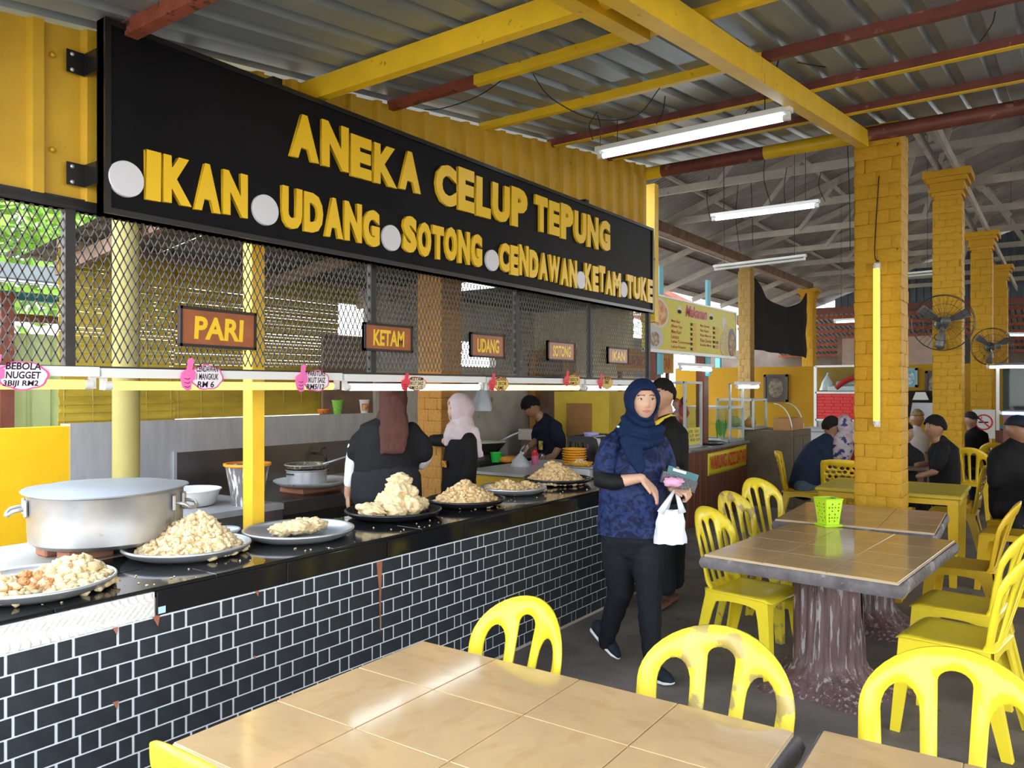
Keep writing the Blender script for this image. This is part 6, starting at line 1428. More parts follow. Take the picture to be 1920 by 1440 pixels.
class Person:
    def __init__(s, u, d, label, group=None, sc=1.0):
        s.u, s.d = u, d; base = at(u, HV, d=d); s.root = empty('person', (base.x, base.y, 0), YAW, label, 'person', group); s.bx = (u - 960) / FPX * d; s.body = MB(); s.k = 1.0
    def L(s, u, v, dy=0.0):
        """pixel of the photograph at depth d + dy, in the person's own frame (x across, y away, z up)"""
        dd = s.d + dy; return Vector(((u - 960) / FPX * dd - s.bx, dy, EYE + (HV - v) / FPX * dd))
    def pts(s, P): return [s.L(*p) if len(p) == 3 and p[0] > 50 else Vector(p) for p in P]
    def kr(s, R): return [(r_[0] * s.k, r_[1] * s.k) if isinstance(r_, tuple) else r_ * s.k for r_ in R]
    def skin(s, P, R, side=None): R = s.kr(R); s.body.tube(s.pts(P), R, 14, side=side, round_cap=True); return s
    def head(s, c, yaw=0, pitch=0, roll=0, sc=1.0, wide=1.0):
        s.hc = s.L(*c); s.hm = Matrix.Translation(s.hc) @ (Matrix.Rotation(yaw, 4, 'Z') @ Matrix.Rotation(pitch, 4, 'X') @ Matrix.Rotation(roll, 4, 'Y')) @ Matrix.Diagonal((sc * wide, sc, sc, 1))
        head_grid(s.body, s.hm)
        for q in (-1, 1):
            k = len(s.body.v); s.body.ball((0, 0, 0), (.010, .019, .032), 10, 8); s.body.xf(s.hm @ Matrix.Translation((q * .078, .012, -.004)), k)
        return s
    def finish(s, m, vox, face=True, it=3):
        me = remesh(s.body, vox, it, .5); inv = s.hm.inverted()
        for k in (m, M_lip, M_brow): me.materials.append(k)
        if face:
            for p in me.polygons:
                q = inv @ p.center
                if q.y < -.06 and abs(q.x) < .075 and abs(q.z) < .12:
                    if abs(q.x) < .023 and -.067 + abs(q.x) * .25 < q.z < -.0495 - abs(q.x) * .2: p.material_index = 1
                    elif .011 < abs(q.x) < .047 and abs(q.z - (.033 - 7 * (abs(q.x) - .028) ** 2)) < .0034: p.material_index = 2
        o = link('body', me, None, s.root); s.bodyo = o
        if face:
            for q in (-1, 1):
                e = link('eye', eye_me[0], None, s.root); e.matrix_basis = s.hm @ Matrix.Translation((q * .031, -.0795, .0105)); 
                e2 = link('iris', eye_me[1], None, e); e2.matrix_basis = Matrix.Translation((.001, -.0085, 0))
                e3 = link('upper_lid', eye_me[2], None, s.root); e3.matrix_basis = s.hm @ Matrix.Translation((q * .031, -.0825, .0148))
        return o
    def cloth(s, name, m, tubes, vox, wr=0.004, wsc=14, seed=1, it=4, cut=None, extra=None):
        mb = MB()
        for T in tubes:
            P, R = T[0], s.kr(T[1]); mb.tube(s.pts(P), R, 18, side=T[2] if len(T) > 2 else None, round_cap=True)
        if extra: extra(mb)
        me = remesh(mb, vox, it, .5)
        if wr: wrinkle(me, wr, wsc, seed)
        if cut: trim(me, cut)
        o = link(name, me, m, s.root); return o
    def hair(s, m=None, front=.062, back=-.05, off=.013, side=.0, name='hair'):
        mb = MB(); head_grid(mb, s.hm, off, 48, 36, keep=lambda p: (p.z > front + (p.y + .11) * -.55 if p.y < -.03 else (p.z > side + .03 - (p.y + .03) * .9 if p.y < .05 else p.z > back)), jit=.004)
        o = mb.build(name, m or M_hair, s.root, smooth=True); o.modifiers.new('t', 'SOLIDIFY').thickness = .012; return o
    def sub(s, mb, name, m, smooth=True): return mb.build(name, m, s.root, smooth=smooth)
eye_me = [MB().ball((0, 0, 0), (.0135, .0085, .0065), 14, 10).mesh('eye', True), MB().ball((0, 0, 0), (.0056, .0015, .0056), 14, 8).mesh('iris', True), MB().tube([(-.016, .002, -.005), (-.008, -.002, .0005), (0, -.0035, .002), (.008, -.002, .0005), (.016, .002, -.005)], .0013, 6).mesh('upper_lid', True)]
eye_me[0].materials.append(M_eyew); eye_me[1].materials.append(M_iris); eye_me[2].materials.append(M_brow)
def trim(me, fn):
    """remove the faces whose corners all satisfy fn, so a garment ends cleanly"""
    b = bmesh.new(); b.from_mesh(me); bmesh.ops.delete(b, geom=[v for v in b.verts if fn(v.co)], context='VERTS'); b.to_mesh(me); b.free(); me.update()
def hem(me, z):
    """cut a garment level at height z"""
    trim(me, lambda c: c.z < z); b = bmesh.new(); b.from_mesh(me)
    for e in b.edges:
        if e.is_boundary:
            for v in e.verts:
                if v.co.z < z + .02: v.co.z = z
    b.to_mesh(me); b.free(); me.update()
def face_hole(me, hm, rx=.060, rz_=.088, cz=-.004, ymax=-.025):
    inv = hm.inverted(); b = bmesh.new(); b.from_mesh(me)
    def q(co): return inv @ co
    dl = []
    for v in b.verts:
        p = q(v.co)
        if p.y < ymax and (p.x / rx) ** 2 + ((p.z - cz) / rz_) ** 2 < 1: dl.append(v)
    bmesh.ops.delete(b, geom=dl, context='VERTS')
    for e in b.edges:
        if e.is_boundary:
            for v in e.verts:
                p = q(v.co)
                if p.y < ymax + .02:
                    k = math.sqrt((p.x / rx) ** 2 + ((p.z - cz) / rz_) ** 2); p.x /= k; p.z = cz + (p.z - cz) / k; p.y += .006; v.co = hm @ p
    b.to_mesh(me); b.free(); me.update()

# ---------- woman in navy walking beside the counter
W = Person(1185, 4.30, 'woman in navy headscarf and blue patterned top walking past the counter with a white bag')
W.head((1204, 752, -.02), yaw=.14, pitch=-.02, roll=.0, sc=.95, wide=1.09)
W.skin([(1200, 780, .02), (1196, 815, .03)], [.052, .058])
W.skin([(1188, 830, .02), (1185, 900, .02), (1183, 985, .02)], [(.13, .09), (.13, .10), (.14, .11)], (1, -.3, 0))
W.skin([(1150, 836, -.03), (1128, 897, -.09), (1160, 903, -.16), (1203, 896, -.20)], [.03, .036, .036, .024])
W.skin([(1232, 836, .07), (1258, 905, .07), (1262, 914, -.06), (1264, 917, -.10)], [.03, .034, .032, .024])
W.skin([(1160, 1000, .01), (1164, 1110, .07), (1150, 1150, .15), (1139, 1195, .22)], [.06, .045, .04, .032]); W.skin([(1208, 1000, -.02), (1217, 1110, -.07), (1223, 1240, -.07)], [.06, .045, .032])
wr = W.L(1203, 896, -.20); tipsR = hand(W.body, wr, (.62, -.10, -.62), (.55, -.45, .72), (.2, -.9, -.25), (.28, .30, .33, .36), (.35, .25), 1.02)
wl_ = W.L(1262, 917, -.10); tipsL = hand(W.body, wl_, (.75, -.6, -.12), (.1, -.35, .9), (.3, -.7, .5), (1.0, 1.1, 1.1, 1.1), (.5, .4), .95)
W.finish(M_skinl, .0042)
for p, a in tipsR: W.sub(MB().ball((p + a * .002 + Vector((.001, -.003, .002))), (.0055, .0045, .0065), 8, 6), 'nail', M_nail)
def fringe(u, v, dy): return W.L(u, v, dy)
M_top = mat('navy_leaf_print', (.006, .010, .038), .6, col2=(.015, .028, .105), vscale=15, stretch=(1.0, 1.0, 1.4), distort=1.6, sharp=(.47, .55), wave=(30, (.032, .05, .16), .6, (1, 1.4, 1)))
top = W.cloth('blouse', M_top, [
    ([(1192, 812, .03), (1190, 835, .02), (1187, 880, .0), (1184, 930, -.01), (1182, 975, .0), (1181, 1025, .0)], [(.09, .075), (.158, .105), (.182, .128), (.182, .142), (.185, .14), (.19, .142)], (1, -.35, 0)),
    ([(1157, 822, -.02), (1143, 838, -.04), (1135, 862, -.06), (1131, 886, -.08)], [.052, .058, .060, .061]), ([(1230, 824, .06), (1243, 845, .08), (1252, 888, .08)], [.052, .058, .058])], .0075, .006, 13, 3)
hem(top.data, W.L(1185, 1001, 0).z)
W.cloth('under_sleeve', mat('black_sleeve', (.010, .010, .012), .7), [([(1130, 882, -.08), (1128, 899, -.10), (1150, 904, -.145), (1163, 903, -.165)], [.050, .054, .045, .039])], .006, .002, 30, 2)
W.cloth('trousers', mat('charcoal_denim', (.010, .012, .016), .75, vary=.25, vscale=25), [
    ([(1183, 965, .0), (1182, 1010, .0)], [(.165, .125), (.16, .125)], (1, -.35, 0)),
    ([(1160, 1005, .01), (1160, 1055, .035), (1164, 1110, .07), (1150, 1150, .15), (1139, 1192, .22), (1136, 1204, .24)], [.098, .092, .072, .062, .05, .047]),
    ([(1209, 1005, -.02), (1214, 1055, -.05), (1217, 1110, -.07), (1219, 1170, -.07), (1223, 1240, -.07)], [.098, .09, .07, .062, .048])], .008, .004, 22, 5)
M_shoe = mat('navy_knit_shoe', (.014, .019, .028), .75, vary=.2, vscale=60); M_sole = mat('white_rubber', (.72, .73, .74), .6)
def shoe(heel, toe, tilt_up, name='shoe'):
    mb = MB(); heel, toe = Vector(heel), Vector(toe); d = (toe - heel); n = Vector((0, 0, 1)) - d.normalized() * d.normalized().z; n.normalize(); sd = d.normalized().cross(n)
    P = [heel + n * .05, heel + d * .2 + n * .052, heel + d * .5 + n * .045, heel + d * .8 + n * .034, heel + d * .97 + n * .028]
    mb.tube(P, [(.033, .046), (.038, .048), (.044, .038), (.043, .026), (.028, .018)], 14, side=sd, round_cap=True); me = remesh(mb, .006, 3); o = link('shoe', me, M_shoe, W.root)
    ms = MB(); ms.tube([heel + n * .012 - d * .03, heel + d * .25 + n * .012, heel + d * .6 + n * .012, heel + d * .85 + n * .014, toe + n * .02 + d * .02], [(.032, .014), (.036, .014), (.046, .014), (.044, .013), (.024, .010)], 14, side=sd, round_cap=True)
    link('sole', remesh(ms, .006, 2), M_sole, o)
shoe(W.L(1110, 1184, .30), W.L(1155, 1236, .22), 1); a_ = W.L(1216, 1284, -.04); b_ = W.L(1260, 1283, -.16); a_.z = .004; b_.z = .004; shoe(a_, b_, 0)
# headscarf: shell round the head, wrap at the neck, drape on the chest
M_scarf = mat('navy_crepe', (.006, .018, .062), .8, vary=.2, vscale=30)
def cover(mb):
    head_grid(mb, W.hm, .017, 40, 30); k = len(mb.v); mb.ball((0, 0, 0), (.088, .098, .112), 24, 16); mb.xf(W.hm @ Matrix.Translation((-.004, .028, .012)), k)
sc_o = W.cloth('headscarf', M_scarf, [
    ([(1199, 778, .035), (1196, 795, .02), (1194, 812, .01), (1193, 826, .0)], [(.080, .088), (.098, .098), (.128, .108), (.150, .112)], (1, -.2, 0)),
    ([(1170, 785, -.03), (1190, 806, -.09), (1214, 812, -.10), (1238, 805, -.04)], [.022, .028, .030, .03]), ([(1166, 800, -.02), (1186, 825, -.10), (1212, 833, -.115), (1238, 824, -.06)], [.024, .026, .028, .026]),
    ([(1180, 820, -.09), (1188, 845, -.125), (1196, 868, -.135), (1202, 884, -.138)], [(.060, .022), (.052, .018), (.040, .014), (.022, .010)], (1, -.1, 0)),
    ([(1165, 815, .0), (1150, 830, -.01)], [.05, .03])], .006, .0035, 26, 9, 3, extra=cover)
face_hole(sc_o.data, W.hm, .0635, .083, -.014)
uc = MB(); head_grid(uc, W.hm, .006, 48, 36, keep=lambda p: p.z > .060 - abs(p.x) * .15 and p.y < .0); o = uc.build('under_cap', mat('black_jersey', (.006, .006, .008), .8), W.root, smooth=True); o.modifiers.new('t', 'SOLIDIFY').thickness = .004
o = W.sub(MB().ball(W.L(1159, 800, -.08), (.009, .004, .007), 8, 6), 'brooch', mat('mint_brooch', (.4, .7, .5), .3)); MB().tube([p for p in [W.L(1219, 914, -.235) + Vector((.009 * math.cos(a), 0, .009 * math.sin(a))) for a in [2 * PI * i / 10 for i in range(10)]]], .0012, 5, closed=True).build('ring', M_steel, W.root)
# what she holds
def W2(p): return W.root.matrix_basis @ p
WM = Matrix.Translation(W.root.location) @ Matrix.Rotation(YAW, 4, 'Z')
def held(name, label, cat): t = empty(name, (0, 0, 0), 0, label, cat); t.matrix_basis = WM; return t
pb = held('carrier_bag', 'white plastic carrier bag hanging from the hand of the woman in navy', 'bag'); M_film = mat('white_carrier_film', (.74, .78, .84), .35)
g = W.L(1266, 921, -.14); mb = MB()
def bagf(i, j):
    a = i * 2 * PI; q = j; w_ = .066 + .024 * (1 - q) ** .6; dpt = .05 * (1 - .75 * q); k = 1 + .10 * noise.noise(Vector((math.cos(a) * 2.2, math.sin(a) * 2.2, q * 4)))
    c = W.L(1257, 1018 - 62 * q, -.14); return tuple(c + Vector((w_ * math.cos(a) * k * (1 - .05 * q), dpt * math.sin(a) * k, .008 * noise.noise(Vector((a * 2, q * 5, 2))))))
mb.grid(bagf, 48, 18); bb_ = W.L(1257, 1019, -.14); k = len(mb.v); mb.add([tuple(bb_)] + [bagf(i / 48, 0) for i in range(48)], [(0, 1 + (i + 1) % 48, 1 + i) for i in range(48)]); mb.build('bag_body', M_film, pb, smooth=True)
for (u0, u1, dy) in ((1238, 1262, -.17), (1280, 1268, -.17), (1246, 1260, -.11)):
    MB().tube([W.L(u0, 962, dy), W.L((u0 + u1) / 2, 942, dy), g + Vector(((u1 - 1265) * .0012, 0, .004))], [(.020, .004), (.014, .005), (.008, .006)], 8, side=(1, 0, 0)).build('handle', M_film, pb, smooth=True)
wa = held('wallet', 'dark glitter wallet held in front of the woman in navy', 'wallet'); M_glit = mat('glitter_grey', (.06, .06, .075), .4, spots=(220, .60, (.35, .35, .4)))
A_, B_ = W.L(1240, 893, -.16), W.L(1304, 914, -.13); MB().bar(A_, B_, .02, .062, up=(0, 0, 1)).build('wallet_body', M_glit, wa); MB().tube([W.L(1293, 916, -.15), W.L(1296, 930, -.15)], .004, 6).build('zip_pull', mat('tan_leather', (.55, .35, .15), .5), wa)
ph = held('phone', 'phone in a teal case tucked behind the glitter wallet', 'phone'); MB().bar(W.L(1250, 885, -.135), W.L(1306, 903, -.11), .012, .075, up=(0, 0, 1)).build('phone_case', mat('teal_case', (.04, .16, .18), .4), ph); MB().bar(W.L(1262, 880, -.139), W.L(1286, 887, -.13), .008, .014).build('paper_edge', M_white, ph)
ts = held('tissue_pack', 'crumpled pink tissue held against the wallet', 'tissue'); vs, fs = chunk_mesh(.034, 1.5, .7, .75, 210, 3, .45, 2.4); c = W.L(1262, 904, -.185); MB().add([tuple(Vector(v) + c) for v in vs], fs).build('tissue', mat('pink_tissue', (.74, .40, .60), .7), ts, smooth=True)

# ---------- man in black polo behind her
P = Person(1246, 5.75, 'man in black polo with yellow collar standing behind the woman in navy'); P.head((1243, 740, .0), yaw=-.95 + PI * .0, pitch=.05, sc=.98)
P.skin([(1247, 765, .02), (1250, 795, .03)], [.056, .062]); P.skin([(1250, 810, .0), (1250, 950, .0)], [(.10, .07), (.10, .07)])
P.skin([(1262, 820, -.11), (1266, 868, -.14), (1258, 915, -.2)], [.03, .04, .03]); P.skin([(1264, 965, .08), (1266, 1096, .1)], [.04, .035]); P.skin([(1244, 965, -.05), (1250, 1108, -.07)], [.04, .035])
P.finish(M_skinm, .010); P.hair()
P.cloth('polo_shirt', mat('black_polo', (.008, .008, .008), .7), [([(1250, 790, .02), (1252, 812, .0), (1252, 870, .0), (1252, 935, .0)], [(.09, .075), (.185, .115), (.18, .12), (.17, .12)], (.5, -.8, 0)), ([(1262, 806, -.10), (1266, 838, -.13), (1267, 862, -.14)], [.068, .07, .066])], .010, .005, 12, 2)
o = MB().tube([P.L(1228, 793, -.06), P.L(1240, 786, -.09), P.L(1258, 778, -.06), P.L(1266, 780, -.0)], .009, 6).build('collar_stripe', mat('collar_yellow', (.75, .55, .05), .6), P.root, smooth=True); MB().tube([P.L(1230, 800, -.09), P.L(1234, 792, -.10), P.L(1244, 786, -.10)], [.012, .014, .008], 6).build('shoulder_stripe', MATS['collar_yellow'], P.root, smooth=True)
P.cloth('trousers', mat('slate_trousers', (.02, .026, .034), .8), [([(1252, 925, .0), (1252, 960, .0)], [(.16, .11), (.16, .11)], (.5, -.8, 0)), ([(1264, 965, .08), (1266, 1030, .1), (1266, 1088, .1)], [.085, .075, .07]), ([(1244, 965, -.05), (1248, 1030, -.07), (1250, 1100, -.07)], [.085, .075, .07])], .011, .004, 18, 4)
for u, v, dy in ((1262, 1096, .05), (1244, 1110, -.12)):
    a_ = P.L(u + 6, v, dy + .04); b_ = P.L(u - 12, v + 4, dy - .1); a_.z = b_.z = .03; o = MB().tube([a_, b_], [(.04, .022), (.042, .018)], 10, side=(1, 0, 0), round_cap=True).build('sandal', mat('brown_sandal', (.20, .10, .07), .6), P.root, smooth=True)

# ---------- cook with brown headscarf, seen from behind
K = Person(727, 5.35, 'cook in long brown headscarf and black apron seen from behind'); K.head((737, 738, .0), yaw=PI - .15, sc=.97)
K.skin([(736, 765, .0), (734, 790, .0)], [.055, .06]); K.skin([(728, 805, .0), (724, 900, .0), (724, 1000, .0)], [(.12, .08), (.13, .09), (.14, .1)]); K.skin([(688, 815, .0), (665, 862, .02), (655, 915, .02), (653, 928, .02)], [.03, .045, .036, .03]); K.skin([(776, 815, .0), (795, 850, .04), (786, 868, .15)], [.03, .045, .04])
hand(K.body, K.L(653, 926, .02), (.02, -.1, -1), (-.8, -.4, 0), (0, .9, 0), (.5, .5, .55, .6), (.4, .3), 1.0)
K.skin([(705, 985, .0), (705, 1180, .0)], [.09, .06]); K.skin([(748, 985, .0), (748, 1180, .0)], [.09, .06]); K.finish(M_skinm, .009, face=False)
K.cloth('tee_shirt', mat('black_tee', (.012, .012, .014), .8), [([(733, 788, .0), (730, 802, .0), (726, 850, .0), (724, 895, .0), (724, 925, .0)], [(.10, .085), (.205, .12), (.222, .145), (.225, .15), (.235, .155)], (1, .1, 0)), ([(692, 806, .0), (676, 828, .0), (669, 848, .0)], [.058, .070, .074]), ([(772, 806, .0), (787, 828, .01), (793, 848, .02)], [.058, .070, .074])], .011, .006, 10, 2)
K.cloth('white_sleeve', mat('white_cotton', (.72, .73, .76), .8), [([(669, 838, .0), (662, 870, .02), (656, 908, .02)], [.064, .056, .042])], .009, .003, 20, 2); K.cloth('white_sleeve', MATS['white_cotton'], [([(791, 840, .02), (795, 857, .05), (790, 868, .10)], [.062, .058, .05])], .009, .003, 20, 3)
K.cloth('apron', mat('charcoal_apron', (.016, .018, .022), .8, vary=.2), [([(724, 890, -.01), (724, 915, -.01), (724, 932, -.01)], [(.242, .16), (.248, .168), (.25, .17)])], .012, .003, 12, 2)
K.cloth('checked_trousers', mat('checked_trousers_fabric', (.45, .36, .33), .8), [([(705, 930, .0), (705, 1060, .0), (705, 1180, .0)], [.115, .10, .08]), ([(748, 930, .0), (748, 1060, .0), (748, 1180, .0)], [.115, .10, .08])], .012, .003, 12, 2)
ck = MATS['checked_trousers_fabric'].node_tree; cn = ck.nodes.new('ShaderNodeTexChecker'); cn.inputs['Scale'].default_value = 52; cn.inputs['Color1'].default_value = (.5, .36, .33, 1); cn.inputs['Color2'].default_value = (.012, .01, .012, 1); tcn = ck.nodes.new('ShaderNodeTexCoord'); ck.links.new(tcn.outputs['Object'], cn.inputs['Vector']); ck.links.new(cn.outputs[0], ck.nodes['Principled BSDF'].inputs['Base Color'])
M_bscarf = mat('brown_jersey', (.075, .030, .024), .75, vary=.15, vscale=6, stretch=(6, 6, .6))
def kcov(mb): head_grid(mb, K.hm, .022, 36, 26)
K.cloth('headscarf', M_bscarf, [([(737, 745, -.05), (737, 775, -.105), (740, 810, -.155), (736, 848, -.165)], [(.10, .06), (.095, .05), (.10, .025), (.085, .016)], (1, 0, 0)), ([(718, 800, -.14), (716, 850, -.165)], [(.03, .02), (.012, .012)], (1, 0, 0)), ([(737, 765, .0), (735, 790, .0)], [(.09, .09), (.115, .10)], (1, 0, 0)), ([(757, 800, -.13), (763, 818, -.14)], [(.03, .02), (.02, .012)], (1, 0, 0))], .009, .005, 18, 4, extra=kcov)

# ---------- cook with pale mauve headscarf, in profile
Q = Person(862, 6.1, 'cook in pale mauve headscarf and black shirt turned sideways in the kitchen'); Q.head((862, 767, .0), yaw=-1.25, pitch=.05, sc=.93)
Q.skin([(866, 795, .0), (866, 815, .0)], [.05, .055]); Q.skin([(866, 820, .0), (862, 890, .0), (862, 1000, .0)], [(.11, .1), (.11, .1), (.12, .11)]); Q.skin([(850, 826, .1), (832, 826, .16), (808, 825, .2), (798, 822, .2)], [.05, .042, .032, .026]); Q.skin([(878, 828, -.1), (880, 870, -.12), (868, 905, -.14)], [.05, .042, .035])
hand(Q.body, Q.L(800, 823, .2), (-1, 0, .15), (0, -.6, .8), (0, -.8, -.5), (.4, .4, .4, .4), (.4, .3), .95); Q.skin([(862, 990, .0), (862, 1120, .0)], [.1, .07]); Q.finish(M_skinl, .009)
M_btop = mat('black_blouse', (.009, .009, .010), .75)
Q.cloth('shirt', M_btop, [([(866, 808, .0), (866, 825, .0), (862, 870, .0), (860, 925, .0), (862, 1000, .0)], [(.08, .08), (.125, .155), (.135, .155), (.14, .15), (.145, .15)], (1, 0, 0)), ([(852, 824, .12), (835, 826, .17), (810, 825, .2)], [.066, .056, .045]), ([(878, 826, -.10), (881, 858, -.13), (874, 890, -.15), (868, 912, -.15)], [.068, .066, .055, .05])], .011, .005, 12, 6)
M_msc = mat('mauve_chiffon', (.52, .44, .47), .8, vary=.06, vscale=20)
def qcov(mb): head_grid(mb, Q.hm, .022, 36, 26); k = len(mb.v); mb.ball((0, 0, 0), (.1, .1, .105), 20, 14); mb.xf(Q.hm @ Matrix.Translation((0, .03, .006)), k)
so_ = Q.cloth('headscarf', M_msc, [([(868, 790, .0), (868, 806, .0), (865, 820, .0)], [(.085, .09), (.12, .12), (.14, .145)], (1, 0, 0)), ([(848, 800, -.06), (840, 818, -.09), (836, 833, -.09)], [(.05, .04), (.04, .03), (.02, .015)], (1, 0, 0)), ([(890, 806, -.06), (897, 830, -.1), (900, 856, -.11)], [(.035, .03), (.028, .015), (.03, .012)], (1, 0, 0))], .009, .005, 18, 8, extra=qcov); face_hole(so_.data, Q.hm, .058, .082, -.01)
MB().box(Q.L(833, 870, -.12), (.05, .004, .05), rz=-.8).build('shirt_print', mat('red_gold_print', (.35, .05, .03), .6, col2=(.6, .5, .05), vscale=40), Q.root)

# ---------- cook in navy bending over the work table
C = Person(1015, 8.95, 'cook in navy tee bending over the work table with plastic gloves'); C.head((996, 762, -.05), yaw=-1.1, pitch=.75, sc=1.06); C.k = 1.1
C.skin([(1008, 778, .0), (1022, 792, .02)], [.055, .065]); C.skin([(1028, 800, .0), (1035, 850, .05), (1036, 940, .08)], [(.09, .07), (.10, .08), (.10, .08)]); C.skin([(1042, 812, -.14), (1050, 835, -.16), (1038, 855, -.2), (1015, 862, -.28)], [.035, .045, .036, .03]); C.skin([(1010, 812, .12), (1004, 828, .05), (992, 838, -.08), (984, 842, -.1)], [.035, .042, .034, .03])
hand(C.body, C.L(986, 842, -.1), (-.5, -.2, -.8), (-.7, -.3, .4), (0, -1, 0), (.4, .4, .4, .4), (.5, .3), 1.05); hand(C.body, C.L(1016, 862, -.28), (-.8, -.2, -.4), (-.4, -.3, .8), (0, -1, 0), (.4, .4, .4, .4), (.5, .3), 1.05); C.skin([(1036, 930, .1), (1036, 1020, .1)], [.12, .08]); C.finish(M_skint, .010); C.hair(front=.05)
C.cloth('tee_shirt', mat('navy_tee', (.008, .010, .022), .8), [([(1020, 788, .02), (1026, 800, .0), (1034, 840, .04), (1036, 885, .07), (1036, 930, .09)], [(.09, .08), (.19, .12), (.18, .125), (.165, .12), (.165, .12)], (.6, -.7, 0)), ([(1038, 800, -.12), (1046, 818, -.155), (1049, 830, -.16)], [.075, .078, .074]), ([(1012, 802, .11), (1007, 818, .09)], [.07, .07])], .011, .005, 12, 3)
C.cloth('apron_skirt', M_btop, [([(1036, 915, .09), (1036, 980, .1), (1036, 1020, .1)], [(.17, .13), (.16, .13), (.14, .12)])], .014, .003, 12, 3)
for u, v, dy in ((980, 850, -.12), (1008, 868, -.3)): link('plastic_glove', remesh(MB().tube([C.L(u + 8, v - 12, dy + .02), C.L(u, v, dy), C.L(u - 4, v + 12, dy - .02)], [.045, .058, .04], 12, round_cap=True), .009, 3), glass('thin_plastic', (.9, .92, .94), .62, .25), C.root)
MB().box(C.L(1014, 835, -.10), (.06, .004, .10), rz=-.7).build('shirt_print', mat('yellow_print', (.6, .42, .05), .6, col2=(.05, .05, .05), vscale=30), C.root)

# ---------- diners
def sitter(u, d, label, head, hyaw, skin, shirt, tubes, arms=(), legs=None, hairf=None, vox=.012, pitch=0.0, trousers=None, seat=True, face=True):
    s = Person(u, d, label, 'diners in the hall'); s.head(head, yaw=hyaw, pitch=pitch)
    hx, hv, hd = head; s.skin([(hx, hv + 20 * 8 / d, hd + .01), (tubes[0][0][0][0], tubes[0][0][0][1] + 3, tubes[0][0][0][2])], [.055, .06])
    mid = [(p[0], p[1], p[2]) for p in tubes[0][0]]; s.skin(mid, [(r_[0] * .6, r_[1] * .6) if isinstance(r_, tuple) else r_ * .6 for r_ in tubes[0][1]], tubes[0][2] if len(tubes[0]) > 2 else None)
    for P_, R_ in arms: s.skin(P_, R_)
    if legs:
        for P_, R_ in legs: s.skin(P_, [r_ * .6 for r_ in R_])
    s.finish(skin, vox, face=face); s.cloth('shirt', shirt, tubes, vox, .005, 11, int(u) % 9)
    if legs: s.cloth('trousers', trousers or mat('dark_trousers', (.014, .015, .018), .8), legs, vox + .002, .004, 11, 2)
    return s
# man in navy leaning over the table
s = sitter(1530, 8.9, 'diner in navy tee leaning forward on the pebble-holed chair', (1558, 800, .1), 1.2 + .6, M_skint, mat('dusty_navy', (.012, .022, .045), .8), [([(1548, 825, .06), (1535, 845, .0), (1515, 880, .0), (1505, 915, .0)], [(.09, .08), (.19, .12), (.19, .13), (.18, .14)], (.5, -.8, 0)), ([(1545, 842, -.12), (1552, 868, -.15)], [.075, .07])],
    [([(1545, 845, -.12), (1555, 885, -.15), (1590, 890, -.05)], [.05, .042, .03])], [([(1505, 915, -.1), (1545, 922, -.1), (1560, 925, -.05), (1560, 985, -.05)], [.10, .08, .065, .05]), ([(1510, 912, .1), (1550, 918, .1), (1566, 925, .1), (1566, 980, .1)], [.10, .08, .065, .05])], pitch=.3, trousers=mat('blue_grey_jeans', (.06, .09, .12), .8)); s.hair(front=.04, back=-.06)
# woman in floral scarf
s = sitter(1580, 9.0, 'diner in pale floral headscarf and red top seen from behind', (1582, 800, .0), PI - .6, M_skinm, mat('dark_red_top', (.20, .012, .015), .7), [([(1585, 828, .0), (1585, 850, .0), (1582, 900, .0), (1582, 925, .0)], [(.09, .08), (.19, .12), (.18, .13), (.18, .14)]), ([(1606, 852, .0), (1612, 885, .06)], [.07, .06])],
    [([(1606, 855, .0), (1612, 890, .06), (1604, 895, .25)], [.05, .04, .03])], [([(1570, 925, .0), (1570, 928, .35), (1570, 985, .4)], [.1, .08, .05]), ([(1592, 925, .0), (1594, 928, .35), (1594, 985, .4)], [.1, .08, .05])], face=False)
def fcov(mb, s=s): head_grid(mb, s.hm, .025, 32, 24)
s.cloth('headscarf', mat('floral_scarf', (.42, .37, .39), .8, spots=(15, .535, (.04, .045, .12)), wave=(12, (.45, .12, .10), .6, (1, 1, 1))), [([(1582, 815, -.02), (1578, 838, -.05), (1572, 868, -.1)], [(.09, .09), (.14, .11), (.12, .07)], (1, 0, 0)), ([(1566, 850, -.1), (1562, 878, -.14)], [(.08, .04), (.04, .02)], (1, 0, 0))], .012, .006, 14, 3, extra=fcov)
# person in dark clothes half behind the pillar
s = sitter(1706, 8.6, 'diner in dark clothes half hidden behind the thick pillar', (1694, 812, .0), .9, M_skint, mat('black_jersey_top', (.010, .010, .012), .8), [([(1697, 838, .0), (1703, 856, .0), (1708, 890, .0), (1708, 930, .0)], [(.08, .07), (.17, .11), (.17, .12), (.17, .13)])], [], [([(1706, 930, -.05), (1735, 932, -.05), (1738, 985, -.05)], [.09, .075, .05])]); s.hair()
# young man in black tee facing the pillar
s = sitter(1765, 7.9, 'young diner in black tee with dark fringe facing the thick pillar', (1753, 802, .0), -1.35, M_skint, mat('faded_black_tee', (.012, .012, .013), .8), [([(1763, 828, .0), (1768, 842, .0), (1772, 880, .0), (1770, 935, .0)], [(.08, .07), (.13, .18), (.13, .18), (.13, .17)], (1, 0, 0)), ([(1768, 842, -.16), (1762, 862, -.19), (1756, 873, -.2)], [.07, .068, .062])],
    [([(1766, 845, -.16), (1752, 885, -.2), (1722, 893, -.15)], [.048, .038, .028]), ([(1762, 845, .16), (1745, 868, .2), (1718, 872, .15)], [.045, .036, .027])], [([(1770, 935, -.08), (1730, 938, -.08), (1726, 990, -.08)], [.09, .075, .05]), ([(1768, 935, .1), (1732, 938, .1), (1728, 990, .1)], [.09, .075, .05])]); s.hair(front=.05, back=-.03, off=.02)
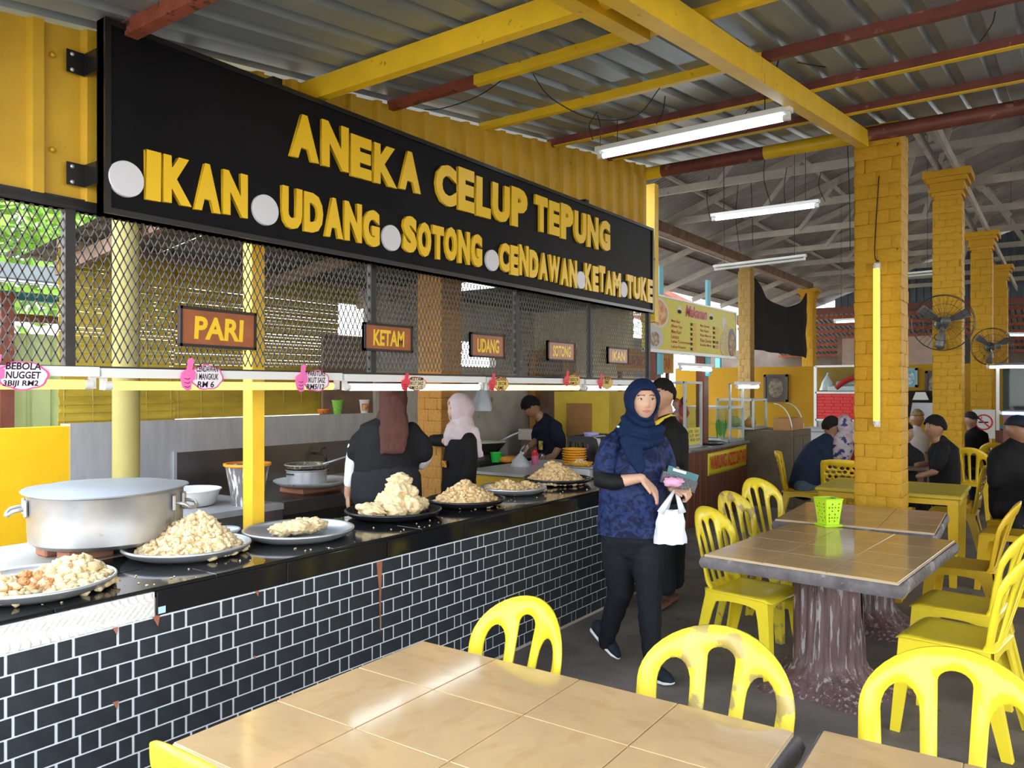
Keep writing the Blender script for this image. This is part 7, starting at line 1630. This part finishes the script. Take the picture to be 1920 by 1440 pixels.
# person in white tee and camouflage cap, from behind
def cap(s, m, yawb=0.0, brim=True):
    mb = MB(); head_grid(mb, s.hm, .018, 36, 28, keep=lambda p: p.z > .035); o = mb.build('cap', m, s.root, smooth=True); o.modifiers.new('t', 'SOLIDIFY').thickness = .006
    if brim:
        b = MB(); b.grid(lambda i, j: tuple(s.hm @ Vector(((i - .5) * .15 * (1 - .3 * j * j), -.095 - .075 * j + .05 * (2 * i - 1) ** 2, .042 - .018 * j))), 10, 5); o2 = b.build('brim', m, s.root, smooth=True); o2.modifiers.new('t', 'SOLIDIFY').thickness = .005
s = sitter(1716, 10.6, 'person in white tee and camouflage cap seen from behind', (1720, 785, .0), PI - .4, M_skint, mat('pale_tee', (.50, .50, .54), .8), [([(1719, 806, .0), (1717, 816, .0), (1714, 850, .0), (1714, 890, .0)], [(.08, .07), (.19, .11), (.19, .12), (.18, .13)])], [], [([(1706, 890, .0), (1706, 892, .35), (1706, 940, .4)], [.09, .08, .05])], face=False); cap(s, mat('camo_cloth', (.30, .24, .12), .8, col2=(.12, .10, .05), vscale=20))
# man in black with cap facing the camera
s = sitter(1822, 11.5, 'diner in black shirt and dark cap facing the camera beside the second pillar', (1820, 788, .0), .1, M_skint, mat('black_shirt', (.010, .010, .011), .8), [([(1824, 806, .0), (1828, 816, .0), (1832, 850, .0), (1832, 885, .0)], [(.08, .07), (.19, .11), (.19, .12), (.18, .13)])], [([(1846, 820, .0), (1850, 845, -.1), (1835, 852, -.2)], [.05, .04, .03])], [([(1825, 885, .0), (1825, 888, -.35), (1825, 935, -.38)], [.09, .08, .05])]); cap(s, mat('dark_cap', (.02, .018, .02), .7))
# man with dark cap at the picture edge
s = sitter(1903, 6.9, 'diner in dark cap and black shirt cut by the picture edge', (1908, 806, .0), .35, M_skint, mat('plain_black_shirt', (.009, .009, .010), .8), [([(1905, 835, .02), (1900, 850, .0), (1896, 900, .0), (1896, 960, .0)], [(.09, .08), (.20, .13), (.20, .14), (.19, .15)], (1, .2, 0)), ([(1868, 860, .0), (1868, 905, -.05)], [.075, .07])],
    [([(1872, 868, .02), (1872, 915, .0), (1910, 928, -.1)], [.03, .03, .03])], [([(1885, 955, -.1), (1905, 958, -.35), (1908, 1030, -.38)], [.1, .08, .055]), ([(1915, 955, .0), (1935, 958, -.25), (1938, 1030, -.28)], [.1, .08, .055])], vox=.010); cap(s, mat('navy_cap', (.016, .018, .028), .7))
